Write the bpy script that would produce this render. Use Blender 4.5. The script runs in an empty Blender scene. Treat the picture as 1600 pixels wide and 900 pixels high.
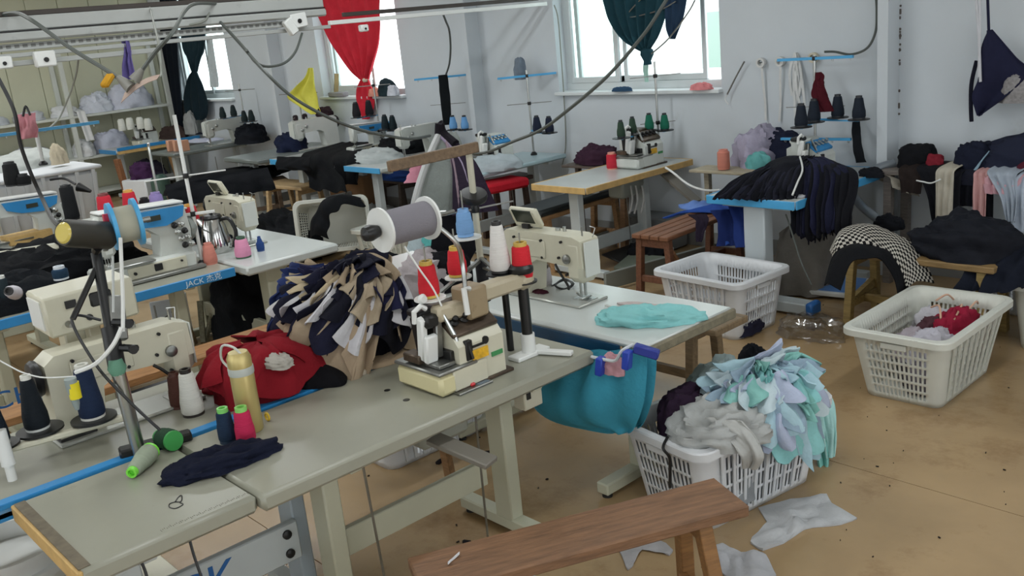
import bpy, bmesh, math, random
from mathutils import Vector, Matrix, noise

# ------------------------------------------------------------------ camera
C = bpy.context.scene.collection
SC = bpy.context.scene
CAM_H = 1.9
FPX = 1480.0
ROWS = [Vector((0.67775563, 0.7288248, -0.09727135)),
        Vector((0.13527707, -0.25362868, -0.9577957)),
        Vector((-0.72273607, 0.63599285, -0.27049155))]
cam_data = bpy.data.cameras.new('camera')
cam_data.sensor_width = 36.0
cam_data.lens = 36.0 * FPX / 1600.0
cam_data.clip_end = 200
cam = bpy.data.objects.new('camera', cam_data)
C.objects.link(cam)
R3 = Matrix((ROWS[0], -ROWS[1], -ROWS[2])).transposed()
cam.matrix_world = Matrix.Translation((0, 0, CAM_H)) @ R3.to_4x4()
SC.camera = cam

# ------------------------------------------------------------------ sky, lamps, exposure
world = bpy.data.worlds.new('world')
SC.world = world
world.use_nodes = True
wn = world.node_tree
bg = wn.nodes['Background']
bg.inputs['Color'].default_value = (0.93, 0.97, 1.0, 1)
bg.inputs['Strength'].default_value = 2.6

def area_lamp(name, loc, sx, sy, power, col=(0.96, 1.0, 1.02), rot=(0, 0, 0)):
    d = bpy.data.lights.new(name, 'AREA')
    d.shape = 'RECTANGLE'; d.size = sx; d.size_y = sy; d.energy = power; d.color = col
    o = bpy.data.objects.new(name, d); C.objects.link(o)
    o.location = loc; o.rotation_euler = rot
    return o
for lx in (-1.2, -4.6, -8.2, -11.8):
    for ly in (0.2, 3.2):
        area_lamp('ceiling_fill_lamp', (lx, ly, 3.28), 0.25, 1.9, 20 if lx > -2 else 33)  # unseen area lights added under the ceiling as fill for the room
SC.view_settings.view_transform = 'Standard'
SC.view_settings.look = 'None'
SC.view_settings.gamma = 1.0
SC.view_settings.use_curve_mapping = False
SC.view_settings.exposure = 0.2

# ------------------------------------------------------------------ helpers
def ray(px, py):
    d = Vector(((px - 800) / FPX, (py - 450) / FPX, 1.0))
    return ROWS[0] * d.x + ROWS[1] * d.y + ROWS[2] * d.z
CO = Vector((0, 0, CAM_H))
def at_z(px, py, z):
    r = ray(px, py); return CO + r * ((z - CAM_H) / r.z)
def at_y(px, py, y):
    r = ray(px, py); return CO + r * (y / r.y)
def at_x(px, py, x):
    r = ray(px, py); return CO + r * (x / r.x)
def at_d(px, py, d):
    return CO + ray(px, py) * d

def s2l(c):
    c = c / 255.0
    return c / 12.92 if c <= 0.04045 else ((c + 0.055) / 1.055) ** 2.4
def hexc(h):
    h = h.lstrip('#')
    return tuple(s2l(int(h[i:i + 2], 16)) for i in (0, 2, 4)) + (1.0,)

MATS = {}
def mat(key, col, rough=0.6, metal=0.0, var=0.0, vs=6.0, bump=0.0, bs=80.0, spec=0.5, dirt=None, ds=3.0, dthr=0.6, wood=False, sheen=0.0, stretch=None, emit=None):
    if key in MATS: return MATS[key]
    m = bpy.data.materials.new(key); m.use_nodes = True
    nt = m.node_tree; b = nt.nodes['Principled BSDF']
    c = hexc(col)
    b.inputs['Roughness'].default_value = rough
    b.inputs['Metallic'].default_value = metal
    b.inputs['Specular IOR Level'].default_value = spec
    b.inputs['Base Color'].default_value = c
    if sheen:
        b.inputs['Sheen Weight'].default_value = sheen
        b.inputs['Sheen Roughness'].default_value = 0.5
    tc = nt.nodes.new('ShaderNodeTexCoord')
    src = tc.outputs['Object']
    if stretch:
        mp = nt.nodes.new('ShaderNodeMapping'); mp.inputs['Scale'].default_value = stretch
        nt.links.new(src, mp.inputs['Vector']); src = mp.outputs['Vector']
    out = None
    if var > 0:
        n = nt.nodes.new('ShaderNodeTexNoise'); n.inputs['Scale'].default_value = vs
        n.inputs['Detail'].default_value = 6 if not wood else 4
        n.inputs['Roughness'].default_value = 0.6
        nt.links.new(src, n.inputs['Vector'])
        r = nt.nodes.new('ShaderNodeValToRGB')
        r.color_ramp.elements[0].position = 0.3; r.color_ramp.elements[1].position = 0.7
        r.color_ramp.elements[0].color = tuple(x * (1 - var) for x in c[:3]) + (1,)
        r.color_ramp.elements[1].color = tuple(min(1, x * (1 + var * 0.7)) for x in c[:3]) + (1,)
        nt.links.new(n.outputs['Fac'], r.inputs['Fac'])
        out = r.outputs['Color']
    if dirt:
        n2 = nt.nodes.new('ShaderNodeTexNoise'); n2.inputs['Scale'].default_value = ds
        n2.inputs['Detail'].default_value = 8; n2.inputs['Roughness'].default_value = 0.7
        nt.links.new(tc.outputs['Object'], n2.inputs['Vector'])
        r2 = nt.nodes.new('ShaderNodeValToRGB')
        r2.color_ramp.elements[0].position = dthr; r2.color_ramp.elements[1].position = min(1, dthr + 0.18)
        r2.color_ramp.elements[0].color = (0, 0, 0, 1); r2.color_ramp.elements[1].color = (1, 1, 1, 1)
        nt.links.new(n2.outputs['Fac'], r2.inputs['Fac'])
        mx = nt.nodes.new('ShaderNodeMixRGB')
        mx.inputs['Color1'].default_value = c
        if out: nt.links.new(out, mx.inputs['Color1'])
        mx.inputs['Color2'].default_value = hexc(dirt)
        nt.links.new(r2.outputs['Color'], mx.inputs['Fac'])
        out = mx.outputs['Color']
    if out: nt.links.new(out, b.inputs['Base Color'])
    if bump > 0:
        n3 = nt.nodes.new('ShaderNodeTexNoise'); n3.inputs['Scale'].default_value = bs; n3.inputs['Detail'].default_value = 3
        nt.links.new(src, n3.inputs['Vector'])
        bp = nt.nodes.new('ShaderNodeBump'); bp.inputs['Strength'].default_value = bump; bp.inputs['Distance'].default_value = 0.01
        nt.links.new(n3.outputs['Fac'], bp.inputs['Height'])
        nt.links.new(bp.outputs['Normal'], b.inputs['Normal'])
    if emit:
        b.inputs['Emission Color'].default_value = hexc(emit[0]); b.inputs['Emission Strength'].default_value = emit[1]
    MATS[key] = m
    return m
def cloth(col, var=0.12):
    return mat('cloth_' + col.strip('#'), col, rough=0.92, var=var, vs=9, bump=0.35, bs=55, spec=0.15)
def paint(col, rough=0.35, var=0.05, dirt=None):
    return mat('paint_' + col.strip('#') + str(rough) + (dirt or ''), col, rough=rough, var=var, vs=7, dirt=dirt, ds=9, dthr=0.62)
def plastic(col, rough=0.4):
    return mat('plastic_' + col.strip('#'), col, rough=rough, var=0.03, vs=10)
def wood(col, key='wood'):
    return mat(key + col.strip('#'), col, rough=0.6, var=0.32, vs=7, wood=True, bump=0.2, bs=16, stretch=(1.2, 9, 9), dirt='#3a2a1c', ds=5, dthr=0.66)
def yarn(col):
    return mat('yarn_' + col.strip('#'), col, rough=0.75, var=0.08, vs=3, bump=0.4, bs=14, stretch=(1, 1, 40), spec=0.25)
METAL = mat('bright_metal', '#b9bbb8', rough=0.28, metal=1.0, var=0.1, vs=12)
STEEL = mat('worn_steel', '#8f908c', rough=0.4, metal=0.9, var=0.2, vs=14)
DARKMETAL = mat('dark_metal', '#2b2b2b', rough=0.4, metal=0.5, var=0.15, vs=10)
BLACKP = plastic('#151617')
OLDBROWN = mat('oily_metal', '#55483c', rough=0.4, metal=0.5, var=0.35, vs=25)
WHITEP = plastic('#dcdedb')
CREAM = mat('machine_cream', '#c9c6b2', rough=0.33, var=0.06, vs=8, dirt='#8a7d62', ds=11, dthr=0.68)
MWHITE = mat('machine_white', '#c8ccc6', rough=0.32, var=0.05, vs=8, dirt='#8f9088', ds=10, dthr=0.7)
BLUE = mat('machine_blue', '#2c86c2', rough=0.4, var=0.1, vs=9, dirt='#1f5f8c', ds=14, dthr=0.62)
LBLUE = mat('light_blue_plastic', '#4aa3d6', rough=0.4, var=0.06, vs=9)

def smooth_mesh(me, ang=40):
    for p in me.polygons: p.use_smooth = True
    try: me.set_sharp_from_angle(angle=math.radians(ang))
    except Exception: pass

def rotm(rx=0, ry=0, rz=0):
    return Matrix.Rotation(rz, 3, 'Z') @ Matrix.Rotation(ry, 3, 'Y') @ Matrix.Rotation(rx, 3, 'X')

class MB:
    def __init__(s): s.v = []; s.f = []
    def add(s, vs, fs):
        o = len(s.v)
        s.v += [tuple(x) for x in vs]; s.f += [tuple(i + o for i in f) for f in fs]
        return s
    def box(s, c, sz, rot=None, bev=0.0, taper=None):
        hx, hy, hz = sz[0] / 2, sz[1] / 2, sz[2] / 2
        c = Vector(c); vs = []; fs = []
        bev = min(bev, hx * 0.9, hy * 0.9, hz * 0.9)
        idx = {}
        for ix in (-1, 1):
            for iy in (-1, 1):
                for iz in (-1, 1):
                    t = taper if (taper and iz < 0) else (1, 1)
                    if bev <= 0:
                        idx[(ix, iy, iz)] = len(vs); vs.append(Vector((ix * hx * t[0], iy * hy * t[1], iz * hz)))
                    else:
                        for k in range(3):
                            p = [ix * hx, iy * hy, iz * hz]
                            for a in range(3):
                                if a != k: p[a] -= (ix, iy, iz)[a] * bev
                            p[0] *= t[0]; p[1] *= t[1]
                            idx[(ix, iy, iz, k)] = len(vs); vs.append(Vector(p))
        def add(loop, out):
            pts = [vs[i] for i in loop]
            n = (pts[1] - pts[0]).cross(pts[2] - pts[0])
            fs.append(tuple(loop) if n.dot(out) > 0 else tuple(reversed(loop)))
        S = ((-1, -1), (1, -1), (1, 1), (-1, 1))
        def key(ax, sg, a, b):
            k = [0, 0, 0]; k[ax] = sg; o = [i for i in range(3) if i != ax]; k[o[0]] = a; k[o[1]] = b
            return tuple(k)
        for ax in range(3):
            for sg in (-1, 1):
                out = Vector([sg if i == ax else 0 for i in range(3)])
                ks = [key(ax, sg, a, b) for a, b in S]
                add([idx[k + (ax,)] if bev > 0 else idx[k] for k in ks], out)
        if bev > 0:
            for ax in range(3):
                o = [i for i in range(3) if i != ax]
                for a, b in S:
                    k0 = [0, 0, 0]; k0[ax] = -1; k0[o[0]] = a; k0[o[1]] = b
                    k1 = list(k0); k1[ax] = 1; k0 = tuple(k0); k1 = tuple(k1)
                    out = Vector((0, 0, 0)); out[o[0]] = a; out[o[1]] = b
                    add([idx[k0 + (o[0],)], idx[k1 + (o[0],)], idx[k1 + (o[1],)], idx[k0 + (o[1],)]], out)
            for ix in (-1, 1):
                for iy in (-1, 1):
                    for iz in (-1, 1):
                        add([idx[(ix, iy, iz, k)] for k in range(3)], Vector((ix, iy, iz)))
        if rot is not None: vs = [rot @ v for v in vs]
        return s.add([v + c for v in vs], fs)
    def bar(s, a, b, w, h, up=(0, 0, 1), bev=0.0):
        a = Vector(a); b = Vector(b); d = b - a; L = d.length; x = d / L
        up = Vector(up)
        if abs(x.dot(up)) > 0.97: up = Vector((1, 0, 0)) if abs(x.x) < 0.9 else Vector((0, 1, 0))
        y = up.cross(x).normalized(); z = x.cross(y)
        R = Matrix((x, y, z)).transposed()
        return s.box((a + b) / 2, (L, w, h), R, bev)
    def tube(s, pts, r, n=8, caps=True, closed=False):
        pts = [Vector(p) for p in pts]; m = len(pts)
        rs = r if isinstance(r, (list, tuple)) else [r] * m
        vs = []; fs = []
        prev = None
        for i, p in enumerate(pts):
            if closed: t = (pts[(i + 1) % m] - pts[i - 1])
            else: t = pts[min(i + 1, m - 1)] - pts[max(i - 1, 0)]
            if t.length < 1e-9: t = Vector((0, 0, 1))
            t.normalize()
            if prev is None:
                a = Vector((0, 0, 1)) if abs(t.z) < 0.9 else Vector((1, 0, 0))
                u = a.cross(t).normalized()
            else:
                u = prev - t * prev.dot(t)
                if u.length < 1e-6: u = Vector((1, 0, 0)).cross(t)
                u.normalize()
            prev = u; w = t.cross(u)
            for k in range(n):
                a = 2 * math.pi * k / n
                vs.append(p + (u * math.cos(a) + w * math.sin(a)) * rs[i])
        for i in range(m - 1 if not closed else m):
            j = (i + 1) % m
            for k in range(n):
                fs.append((i * n + k, i * n + (k + 1) % n, j * n + (k + 1) % n, j * n + k))
        if caps and not closed:
            fs.append(tuple(reversed(range(n)))); fs.append(tuple((m - 1) * n + k for k in range(n)))
        return s.add(vs, fs)
    def lathe(s, prof, base=(0, 0, 0), R=None, n=16, cap=True):
        base = Vector(base); vs = []; fs = []
        for r, z in prof:
            for k in range(n):
                a = 2 * math.pi * k / n
                v = Vector((r * math.cos(a), r * math.sin(a), z))
                if R is not None: v = R @ v
                vs.append(base + v)
        m = len(prof)
        for i in range(m - 1):
            for k in range(n):
                fs.append((i * n + k, i * n + (k + 1) % n, (i + 1) * n + (k + 1) % n, (i + 1) * n + k))
        if cap:
            if prof[0][0] > 1e-6: fs.append(tuple(reversed(range(n))))
            if prof[-1][0] > 1e-6: fs.append(tuple((m - 1) * n + k for k in range(n)))
        return s.add(vs, fs)
    def cyl(s, a, b, r, n=12):
        return s.tube([a, b], r, n)
    def prism(s, poly, a0, a1, axis='y'):
        # poly in the plane orthogonal to axis
        def p3(p, t):
            if axis == 'y': return (p[0], t, p[1])
            if axis == 'x': return (t, p[0], p[1])
            return (p[0], p[1], t)
        n = len(poly)
        ar = sum(poly[i][0] * poly[(i + 1) % n][1] - poly[(i + 1) % n][0] * poly[i][1] for i in range(n))
        flip = (ar < 0) != (axis == 'y')
        if flip: poly = list(reversed(poly))
        vs = [p3(p, a0) for p in poly] + [p3(p, a1) for p in poly]
        lo, hi = (a0, a1)
        fs = [tuple(reversed(range(n))), tuple(range(n, 2 * n))]
        for i in range(n):
            j = (i + 1) % n
            fs.append((i, j, n + j, n + i))
        if a1 < a0: fs = [tuple(reversed(f)) for f in fs]
        return s.add(vs, fs)
    def sheet(s, fn, nu, nv, th=0.004, closed_v=False):
        P = [[Vector(fn(i / nu, j / nv)) for j in range(nv + (0 if closed_v else 1))] for i in range(nu + 1)]
        W = len(P[0]); top = []; bot = []
        for i in range(nu + 1):
            for j in range(W):
                a = P[min(i + 1, nu)][j] - P[max(i - 1, 0)][j]
                if closed_v: b = P[i][(j + 1) % W] - P[i][j - 1]
                else: b = P[i][min(j + 1, W - 1)] - P[i][max(j - 1, 0)]
                nn = a.cross(b)
                nn = nn.normalized() if nn.length > 1e-10 else Vector((0, 0, 1))
                top.append(P[i][j] + nn * th / 2); bot.append(P[i][j] - nn * th / 2)
        o = len(top); fs = []
        for i in range(nu):
            for j in range(W if closed_v else W - 1):
                k = (j + 1) % W
                q = (i * W + j, (i + 1) * W + j, (i + 1) * W + k, i * W + k)
                fs.append(q); fs.append(tuple(o + x for x in reversed(q)))
        for i in range(nu):
            if not closed_v:
                for j, fl in ((0, False), (W - 1, True)):
                    q = (i * W + j, o + i * W + j, o + (i + 1) * W + j, (i + 1) * W + j)
                    fs.append(q if not fl else tuple(reversed(q)))
        for j in range(W if closed_v else W - 1):
            k = (j + 1) % W
            for i, fl in ((0, True), (nu, False)):
                q = (i * W + j, o + i * W + j, o + i * W + k, i * W + k)
                fs.append(q if not fl else tuple(reversed(q)))
        return s.add(top + bot, fs)
    def build(s, name, m, parent=None, smooth=40, kind=None, label=None):
        me = bpy.data.meshes.new(name)
        me.from_pydata(s.v, [], s.f); me.update()
        if smooth: smooth_mesh(me, smooth)
        me.materials.append(m)
        o = bpy.data.objects.new(name, me); C.objects.link(o)
        if parent is not None: o.parent = parent
        if kind: o['kind'] = kind
        if label: o['label'] = label
        return o

def tag(o, label, cat, group=None, kind=None):
    o['label'] = label; o['category'] = cat
    if group: o['group'] = group
    if kind: o['kind'] = kind
    return o
def thing(name, label, cat, loc=(0, 0, 0), rz=0.0, group=None):
    o = bpy.data.objects.new(name, None); C.objects.link(o)
    o.empty_display_size = 0.05
    o.location = loc; o.rotation_euler = (0, 0, rz)
    return tag(o, label, cat, group)
def struct(mb, name, m, smooth=0, parent=None):
    return mb.build(name, m, parent, smooth, 'structure')
def copy_tree(o, parent=None):
    c = o.copy(); C.objects.link(c)
    if parent is not None: c.parent = parent
    for ch in KIDS(o): copy_tree(ch, c)
    return c
def KIDS(o): return [x for x in bpy.data.objects if x.parent == o]
def nz(p, sc=1.0, seed=0):
    return noise.noise(Vector((p[0] * sc + seed * 7.31, p[1] * sc - seed * 3.17, (p[2] if len(p) > 2 else 0) * sc + seed * 1.93)))
def spline(pts, n):
    pts = [Vector(p) for p in pts]; m = len(pts) - 1; out = []
    for i in range(n + 1):
        t = i / n * m; k = min(int(t), m - 1); f = t - k
        p0 = pts[max(k - 1, 0)]; p1 = pts[k]; p2 = pts[k + 1]; p3 = pts[min(k + 2, m)]
        out.append(0.5 * ((2 * p1) + (p2 - p0) * f + (2 * p0 - 5 * p1 + 4 * p2 - p3) * f * f + (3 * p1 - p0 - 3 * p2 + p3) * f ** 3))
    return out
def spl_at(P, u):
    t = u * (len(P) - 1); k = min(int(t), len(P) - 2); f = t - k
    return P[k].lerp(P[k + 1], f)
def cable(name, pts, r, m, label=None, cat='cable', n=40, sides=6, parent=None):
    mb = MB(); mb.tube(spline(pts, n), r, sides)
    o = mb.build(name, m, parent)
    if label: tag(o, label, cat)
    return o
def lettering(name, text, m, size, parent, loc, R, depth=0.001, squash=1.0):
    cu = bpy.data.curves.new(name, 'FONT'); cu.body = text; cu.size = size; cu.extrude = depth
    cu.align_x = 'CENTER'; cu.align_y = 'CENTER'
    t = bpy.data.objects.new(name, cu); C.objects.link(t)
    dg = bpy.context.evaluated_depsgraph_get()
    me = bpy.data.meshes.new_from_object(t.evaluated_get(dg))
    C.objects.unlink(t); bpy.data.objects.remove(t); bpy.data.curves.remove(cu)
    me.materials.clear(); me.materials.append(m)
    o = bpy.data.objects.new(name, me); C.objects.link(o)
    o.parent = parent
    o.matrix_local = Matrix.Translation(loc) @ R.to_4x4() @ Matrix.Diagonal((squash, 1, 1, 1))
    return o
R90 = math.pi / 2
# ------------------------------------------------------------------ structure
YW = 6.1          # face of the back wall
XL = -14.45       # face of the left wall
ZC = 3.3
WALL = mat('wall_paint', '#c5ccd1', rough=0.85, var=0.05, vs=1.2, dirt='#aaaeac', ds=0.9, dthr=0.58, bump=0.05, bs=30)
PANEL = mat('yellow_panel', '#c3c4ac', rough=0.55, var=0.05, vs=1.5)
FLOOR = mat('vinyl_floor', '#a98f6a', rough=0.27, var=0.2, vs=1.1, dirt='#876a48', ds=1.6, dthr=0.52, bump=0.03, bs=40, spec=0.5)
CEIL = mat('ceiling_paint', '#d2d3d0', rough=0.8)
ALU = mat('window_aluminium', '#cdd3d4', rough=0.35, metal=0.2)
SILL = mat('sill_paint', '#d5dbdc', rough=0.6)

fl = struct(MB().box((-5.6, 1.0, -0.06), (18.2, 10.6, 0.1)), 'floor', mat('floor_base', '#5d4a38', rough=0.9))
y0 = -4.0
for i in range(6):
    y1 = min(y0 + 1.83, 6.1)
    MB().box((-5.6, (y0 + y1) / 2, -0.006), (18.0, y1 - y0 - 0.004, 0.012)).build('vinyl_sheet', FLOOR, fl, 0)
    y0 = y1

def wall_mesh(name, a0, a1, z0, z1, t0, t1, axis, holes, m):
    """axis 'y': wall spans x=a0..a1, thickness y=t0..t1; axis 'x': spans y."""
    mb = MB()
    xs = sorted({a0, a1, *[h[0] for h in holes], *[h[1] for h in holes]})
    zs = sorted({z0, z1, *[h[2] for h in holes], *[h[3] for h in holes]})
    for i in range(len(xs) - 1):
        run = None
        for k in range(len(zs) - 1):
            cx = (xs[i] + xs[i + 1]) / 2; cz = (zs[k] + zs[k + 1]) / 2
            solid = not any(h[0] < cx < h[1] and h[2] < cz < h[3] for h in holes)
            if solid and run is None: run = zs[k]
            if run is not None and (not solid or k == len(zs) - 2):
                top = zs[k + 1] if solid else zs[k]
                w = xs[i + 1] - xs[i]; h = top - run
                c = (xs[i] + xs[i + 1]) / 2
                if axis == 'y': mb.box((c, (t0 + t1) / 2, (run + top) / 2), (w, t1 - t0, h))
                else: mb.box(((t0 + t1) / 2, c, (run + top) / 2), (t1 - t0, w, h))
                run = None
    return struct(mb, name, m)
WIN = [(-14.0, -12.22), (-9.95, -8.32), (-6.03, -4.31)]
SZ, TZ = 1.25, 2.75
wall_mesh('wall_back', XL - 0.2, 3.4, -0.02, ZC, YW, YW + 0.24, 'y', [(a, b, SZ, TZ) for a, b in WIN], WALL)
wall_mesh('wall_right', -4.2, YW, -0.02, ZC, 3.2, 3.4, 'x', [(-3.4, -0.6, 0.9, 2.7), (0.4, 2.6, 0.0, 2.7), (3.4, 5.4, 0.9, 2.7)], WALL)
wall_mesh('wall_front', XL - 0.2, 3.4, -0.02, ZC, -4.2, -4.0, 'y', [(-13, -10.5, 0.9, 2.7), (-9.2, -6.2, 0.9, 2.7), (-5, -2, 0.9, 2.7), (-0.8, 2.2, 0.9, 2.7)], WALL)
wl = struct(MB().box((XL - 0.12, 0.95, ZC / 2), (0.2, 10.3, ZC)), 'wall_left', PANEL)
yy = 6.08
while yy > 2.6:
    MB().box((XL - 0.01, yy - 0.213, ZC / 2), (0.03, 0.42, ZC), None, 0.006).build('panel', PANEL, wl, 0)
    yy -= 0.427
struct(MB().box((-5.6, 1.0, ZC + 0.05), (18.4, 10.8, 0.1)), 'ceiling', CEIL)
# pillars on the back wall
for i, xr in enumerate((-2.93, -7.03, -10.8)):
    struct(MB().box((xr - 0.035, YW - 0.08, ZC / 2), (0.07, 0.16, ZC)), 'trim_%d' % (i + 1), WALL)
# mould stain in the corner beside the right pillar: a thin crust that follows the corner
mb = MB()
random.seed(3)
for k in range(46):
    z = 1.0 + random.random() ** 0.8 * 1.5
    r = random.uniform(0.006, 0.017)
    mb.box((-2.928 + random.uniform(-0.004, 0.004), YW - 0.006, z), (r * 1.2, 0.01, r * random.uniform(1, 2.4)), None, 0.003)
tag(mb.build('mould_stain', mat('mould', '#5b5450', rough=0.9)), 'dark mould spots down the corner beside the right pillar', 'stain', kind='stuff')
# skirting
struct(MB().box((-5.6, YW - 0.006, 0.06), (17.6, 0.012, 0.12)), 'baseboard_back', mat('skirting', '#8d8f8e', rough=0.6))

GLASS = bpy.data.materials.new('pane_glass'); GLASS.use_nodes = True
nt = GLASS.node_tree
for n in list(nt.nodes): nt.nodes.remove(n)
o_ = nt.nodes.new('ShaderNodeOutputMaterial'); mx = nt.nodes.new('ShaderNodeMixShader')
tr = nt.nodes.new('ShaderNodeBsdfTransparent'); tr.inputs['Color'].default_value = (0.93, 0.97, 0.96, 1)
gl = nt.nodes.new('ShaderNodeBsdfGlossy'); gl.inputs['Roughness'].default_value = 0.05
mx.inputs[0].default_value = 0.05
nt.links.new(tr.outputs[0], mx.inputs[1]); nt.links.new(gl.outputs[0], mx.inputs[2])
nt.links.new(mx.outputs[0], o_.inputs[0])

def window(n, a, b, mull):
    y = YW + 0.15
    mb = MB()
    for x in (a + 0.025, b - 0.025): mb.box((x, y, (SZ + TZ) / 2), (0.05, 0.07, TZ - SZ))
    mb.box(((a + b) / 2, y, SZ + 0.03), (b - a, 0.09, 0.06)); mb.box(((a + b) / 2, y, TZ - 0.025), (b - a, 0.07, 0.05))
    w = struct(mb, 'window_%d' % n, ALU)
    for (s0, s1, dy, lift) in mull:
        m2 = MB(); z0 = SZ + 0.06 + lift; z1 = TZ - 0.05
        for x in (s0 + 0.02, s1 - 0.02): m2.box((x, y + dy, (z0 + z1) / 2), (0.042, 0.03, z1 - z0), None, 0.004)
        for z in (z0 + 0.025, z1 - 0.025): m2.box(((s0 + s1) / 2, y + dy, z), (s1 - s0, 0.028, 0.05), None, 0.004)
        sa = m2.build('sash', ALU, w, 0)
        MB().box(((s0 + s1) / 2, y + dy, (z0 + z1) / 2), (s1 - s0 - 0.07, 0.005, z1 - z0 - 0.07)).build('pane', GLASS, sa, 0)
    MB().box(((a + b) / 2, YW + 0.05, SZ - 0.012), (b - a + 0.02, 0.22, 0.03), None, 0.005).build('sill', SILL, w, 0)
    return w
window(1, *WIN[0], [(-13.95, -13.1, 0.0, 0), (-13.15, -12.27, 0.03, 0)])
window(2, *WIN[1], [(-9.92, -9.15, -0.015, 0), (-9.86, -9.08, 0.02, 0)])
window(3, *WIN[2], [(-5.99, -5.42, -0.018, 0), (-5.93, -5.36, 0.018, 0), (-5.5, -4.55, 0.018, 0)])
# stuff lying on the sills
def small_heap(name, label, cat, c, rx, ry, h, m, seed, nu=16, nv=34, group=None, fold=1.0, rz=0.0):
    """a crumpled heap of cloth: a rounded mound pushed in and out along soft ridged folds"""
    mb = MB(); c = Vector(c); mn = min(rx, ry, h)
    def fn(u, v):
        a = v * 2 * math.pi; ph = u * math.pi / 2
        r = math.sin(ph) ** 0.72; z = max(0.0, math.cos(ph)) ** 0.72
        k = 1 + 0.26 * nz((math.cos(a) * 1.3, math.sin(a) * 1.3, 0), 1, seed)
        d = Vector((math.cos(a) * r, math.sin(a) * r, z))
        tw = 1.6 + 0.5 * math.sin(seed)
        q = Vector((d.x * 1.7 + d.z * 0.8 * math.sin(seed * 1.7), d.y * 1.7 + d.z * 0.8, d.z * 1.2)) * tw + Vector((seed * 3.1, seed * 1.7, 0))
        e = 0.5 - abs(noise.noise(q)) * 2.2 + 0.5 * (0.4 - abs(noise.noise(q * 2.3)) * 2.0) + 0.3 * noise.noise(q * 0.7)
        e *= 0.2 * fold
        x = math.cos(a) * r * rx * k; y = math.sin(a) * r * ry * k; zz = h * z * (1 + 0.22 * nz((d.x * 1.2, d.y * 1.2, 0), 1, seed + 9))
        p = Vector((x, y, zz)) + Vector((d.x, d.y, d.z * 0.9)) * (e * mn)
        p.z = max(p.z, 0.0)
        return c + Vector((p.x * math.cos(rz) - p.y * math.sin(rz), p.x * math.sin(rz) + p.y * math.cos(rz), p.z))
    P = [[fn(i / nu, j / nv) for j in range(nv)] for i in range(nu + 1)]
    vs = [p for r in P for p in r]; fs = []
    for i in range(nu):
        for j in range(nv):
            k = (j + 1) % nv
            fs.append((i * nv + j, (i + 1) * nv + j, (i + 1) * nv + k, i * nv + k))
    fs.append(tuple(reversed([nu * nv + j for j in range(nv)])))
    mb.add(vs, fs)
    o = mb.build(name, m, None, 70)
    if label: tag(o, label, cat, group)
    return o
small_heap('cloth_scrap', 'small pink cloth scrap lying at the right end of the large window sill', 'scrap', (-4.46, 6.04, SZ + 0.004), 0.1, 0.05, 0.05, cloth('#d98a8c'), 1)
small_heap('cloth_scrap', 'dark blue cloth scrap lying on the middle of the large window sill', 'scrap', (-5.25, 6.04, SZ + 0.004), 0.1, 0.04, 0.035, cloth('#34506b'), 2)
small_heap('cloth_heap', 'dark green and black cloth bundle heaped on the red curtain window sill', 'cloth', (-8.55, 6.03, SZ + 0.004), 0.17, 0.06, 0.17, cloth('#25343a'), 3)
small_heap('cloth_scrap', 'white crumpled cloth at the right end of the red curtain window sill', 'scrap', (-8.4, 6.0, SZ + 0.01), 0.09, 0.05, 0.1, cloth('#c9cdd6'), 4)
small_heap('cloth_scrap', 'orange pink cloth scrap on the sill beside the red curtain', 'scrap', (-8.78, 6.03, SZ + 0.004), 0.1, 0.05, 0.09, cloth('#d7907f'), 5)
tag(MB().box((-9.55, 6.05, SZ + 0.03), (0.32, 0.08, 0.05), None, 0.008).build('flat_box', cloth('#8e8d90')), 'low grey flat box lying on the left of the red curtain sill', 'box')
tag(MB().bar((-9.62, 6.06, SZ), (-9.6, 6.1, SZ + 0.26), 0.05, 0.015).build('cardboard_strip', cloth('#9a8a62')), 'narrow brown cardboard strip standing against the red curtain window', 'cardboard')

# building outside
bo = thing('apartment_building', 'pale grey green building seen through the right edge of the large window', 'building', (-9.0, 16.5, -3.0))
MB().box((0, 0.8, 6), (6.4, 1.5, 12)).build('facade', mat('facade', '#c4d2ca', rough=0.8), bo, 0)
GREENGL = mat('far_window', '#8fa79c', rough=0.2)
for r in range(5):
    for c in range(3):
        f = MB().box((-2.4 + c * 2.0, 0.03, 2.0 + r * 2.1), (1.3, 0.08, 1.3)).build('window', mat('far_frame', '#dfe8e4', rough=0.6), bo, 0)
        for s in (-1, 1): MB().box((-2.4 + c * 2.0 + s * 0.32, -0.01, 2.0 + r * 2.1), (0.55, 0.05, 1.15)).build('pane', GREENGL, f, 0)
tag(MB().box((-9.0, 14.3, -1.8), (9, 1.2, 5.0)).build('roof_annex', mat('annex', '#f2f4f2', rough=0.7)), 'white low annex wall standing below the far building', 'building')

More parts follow.
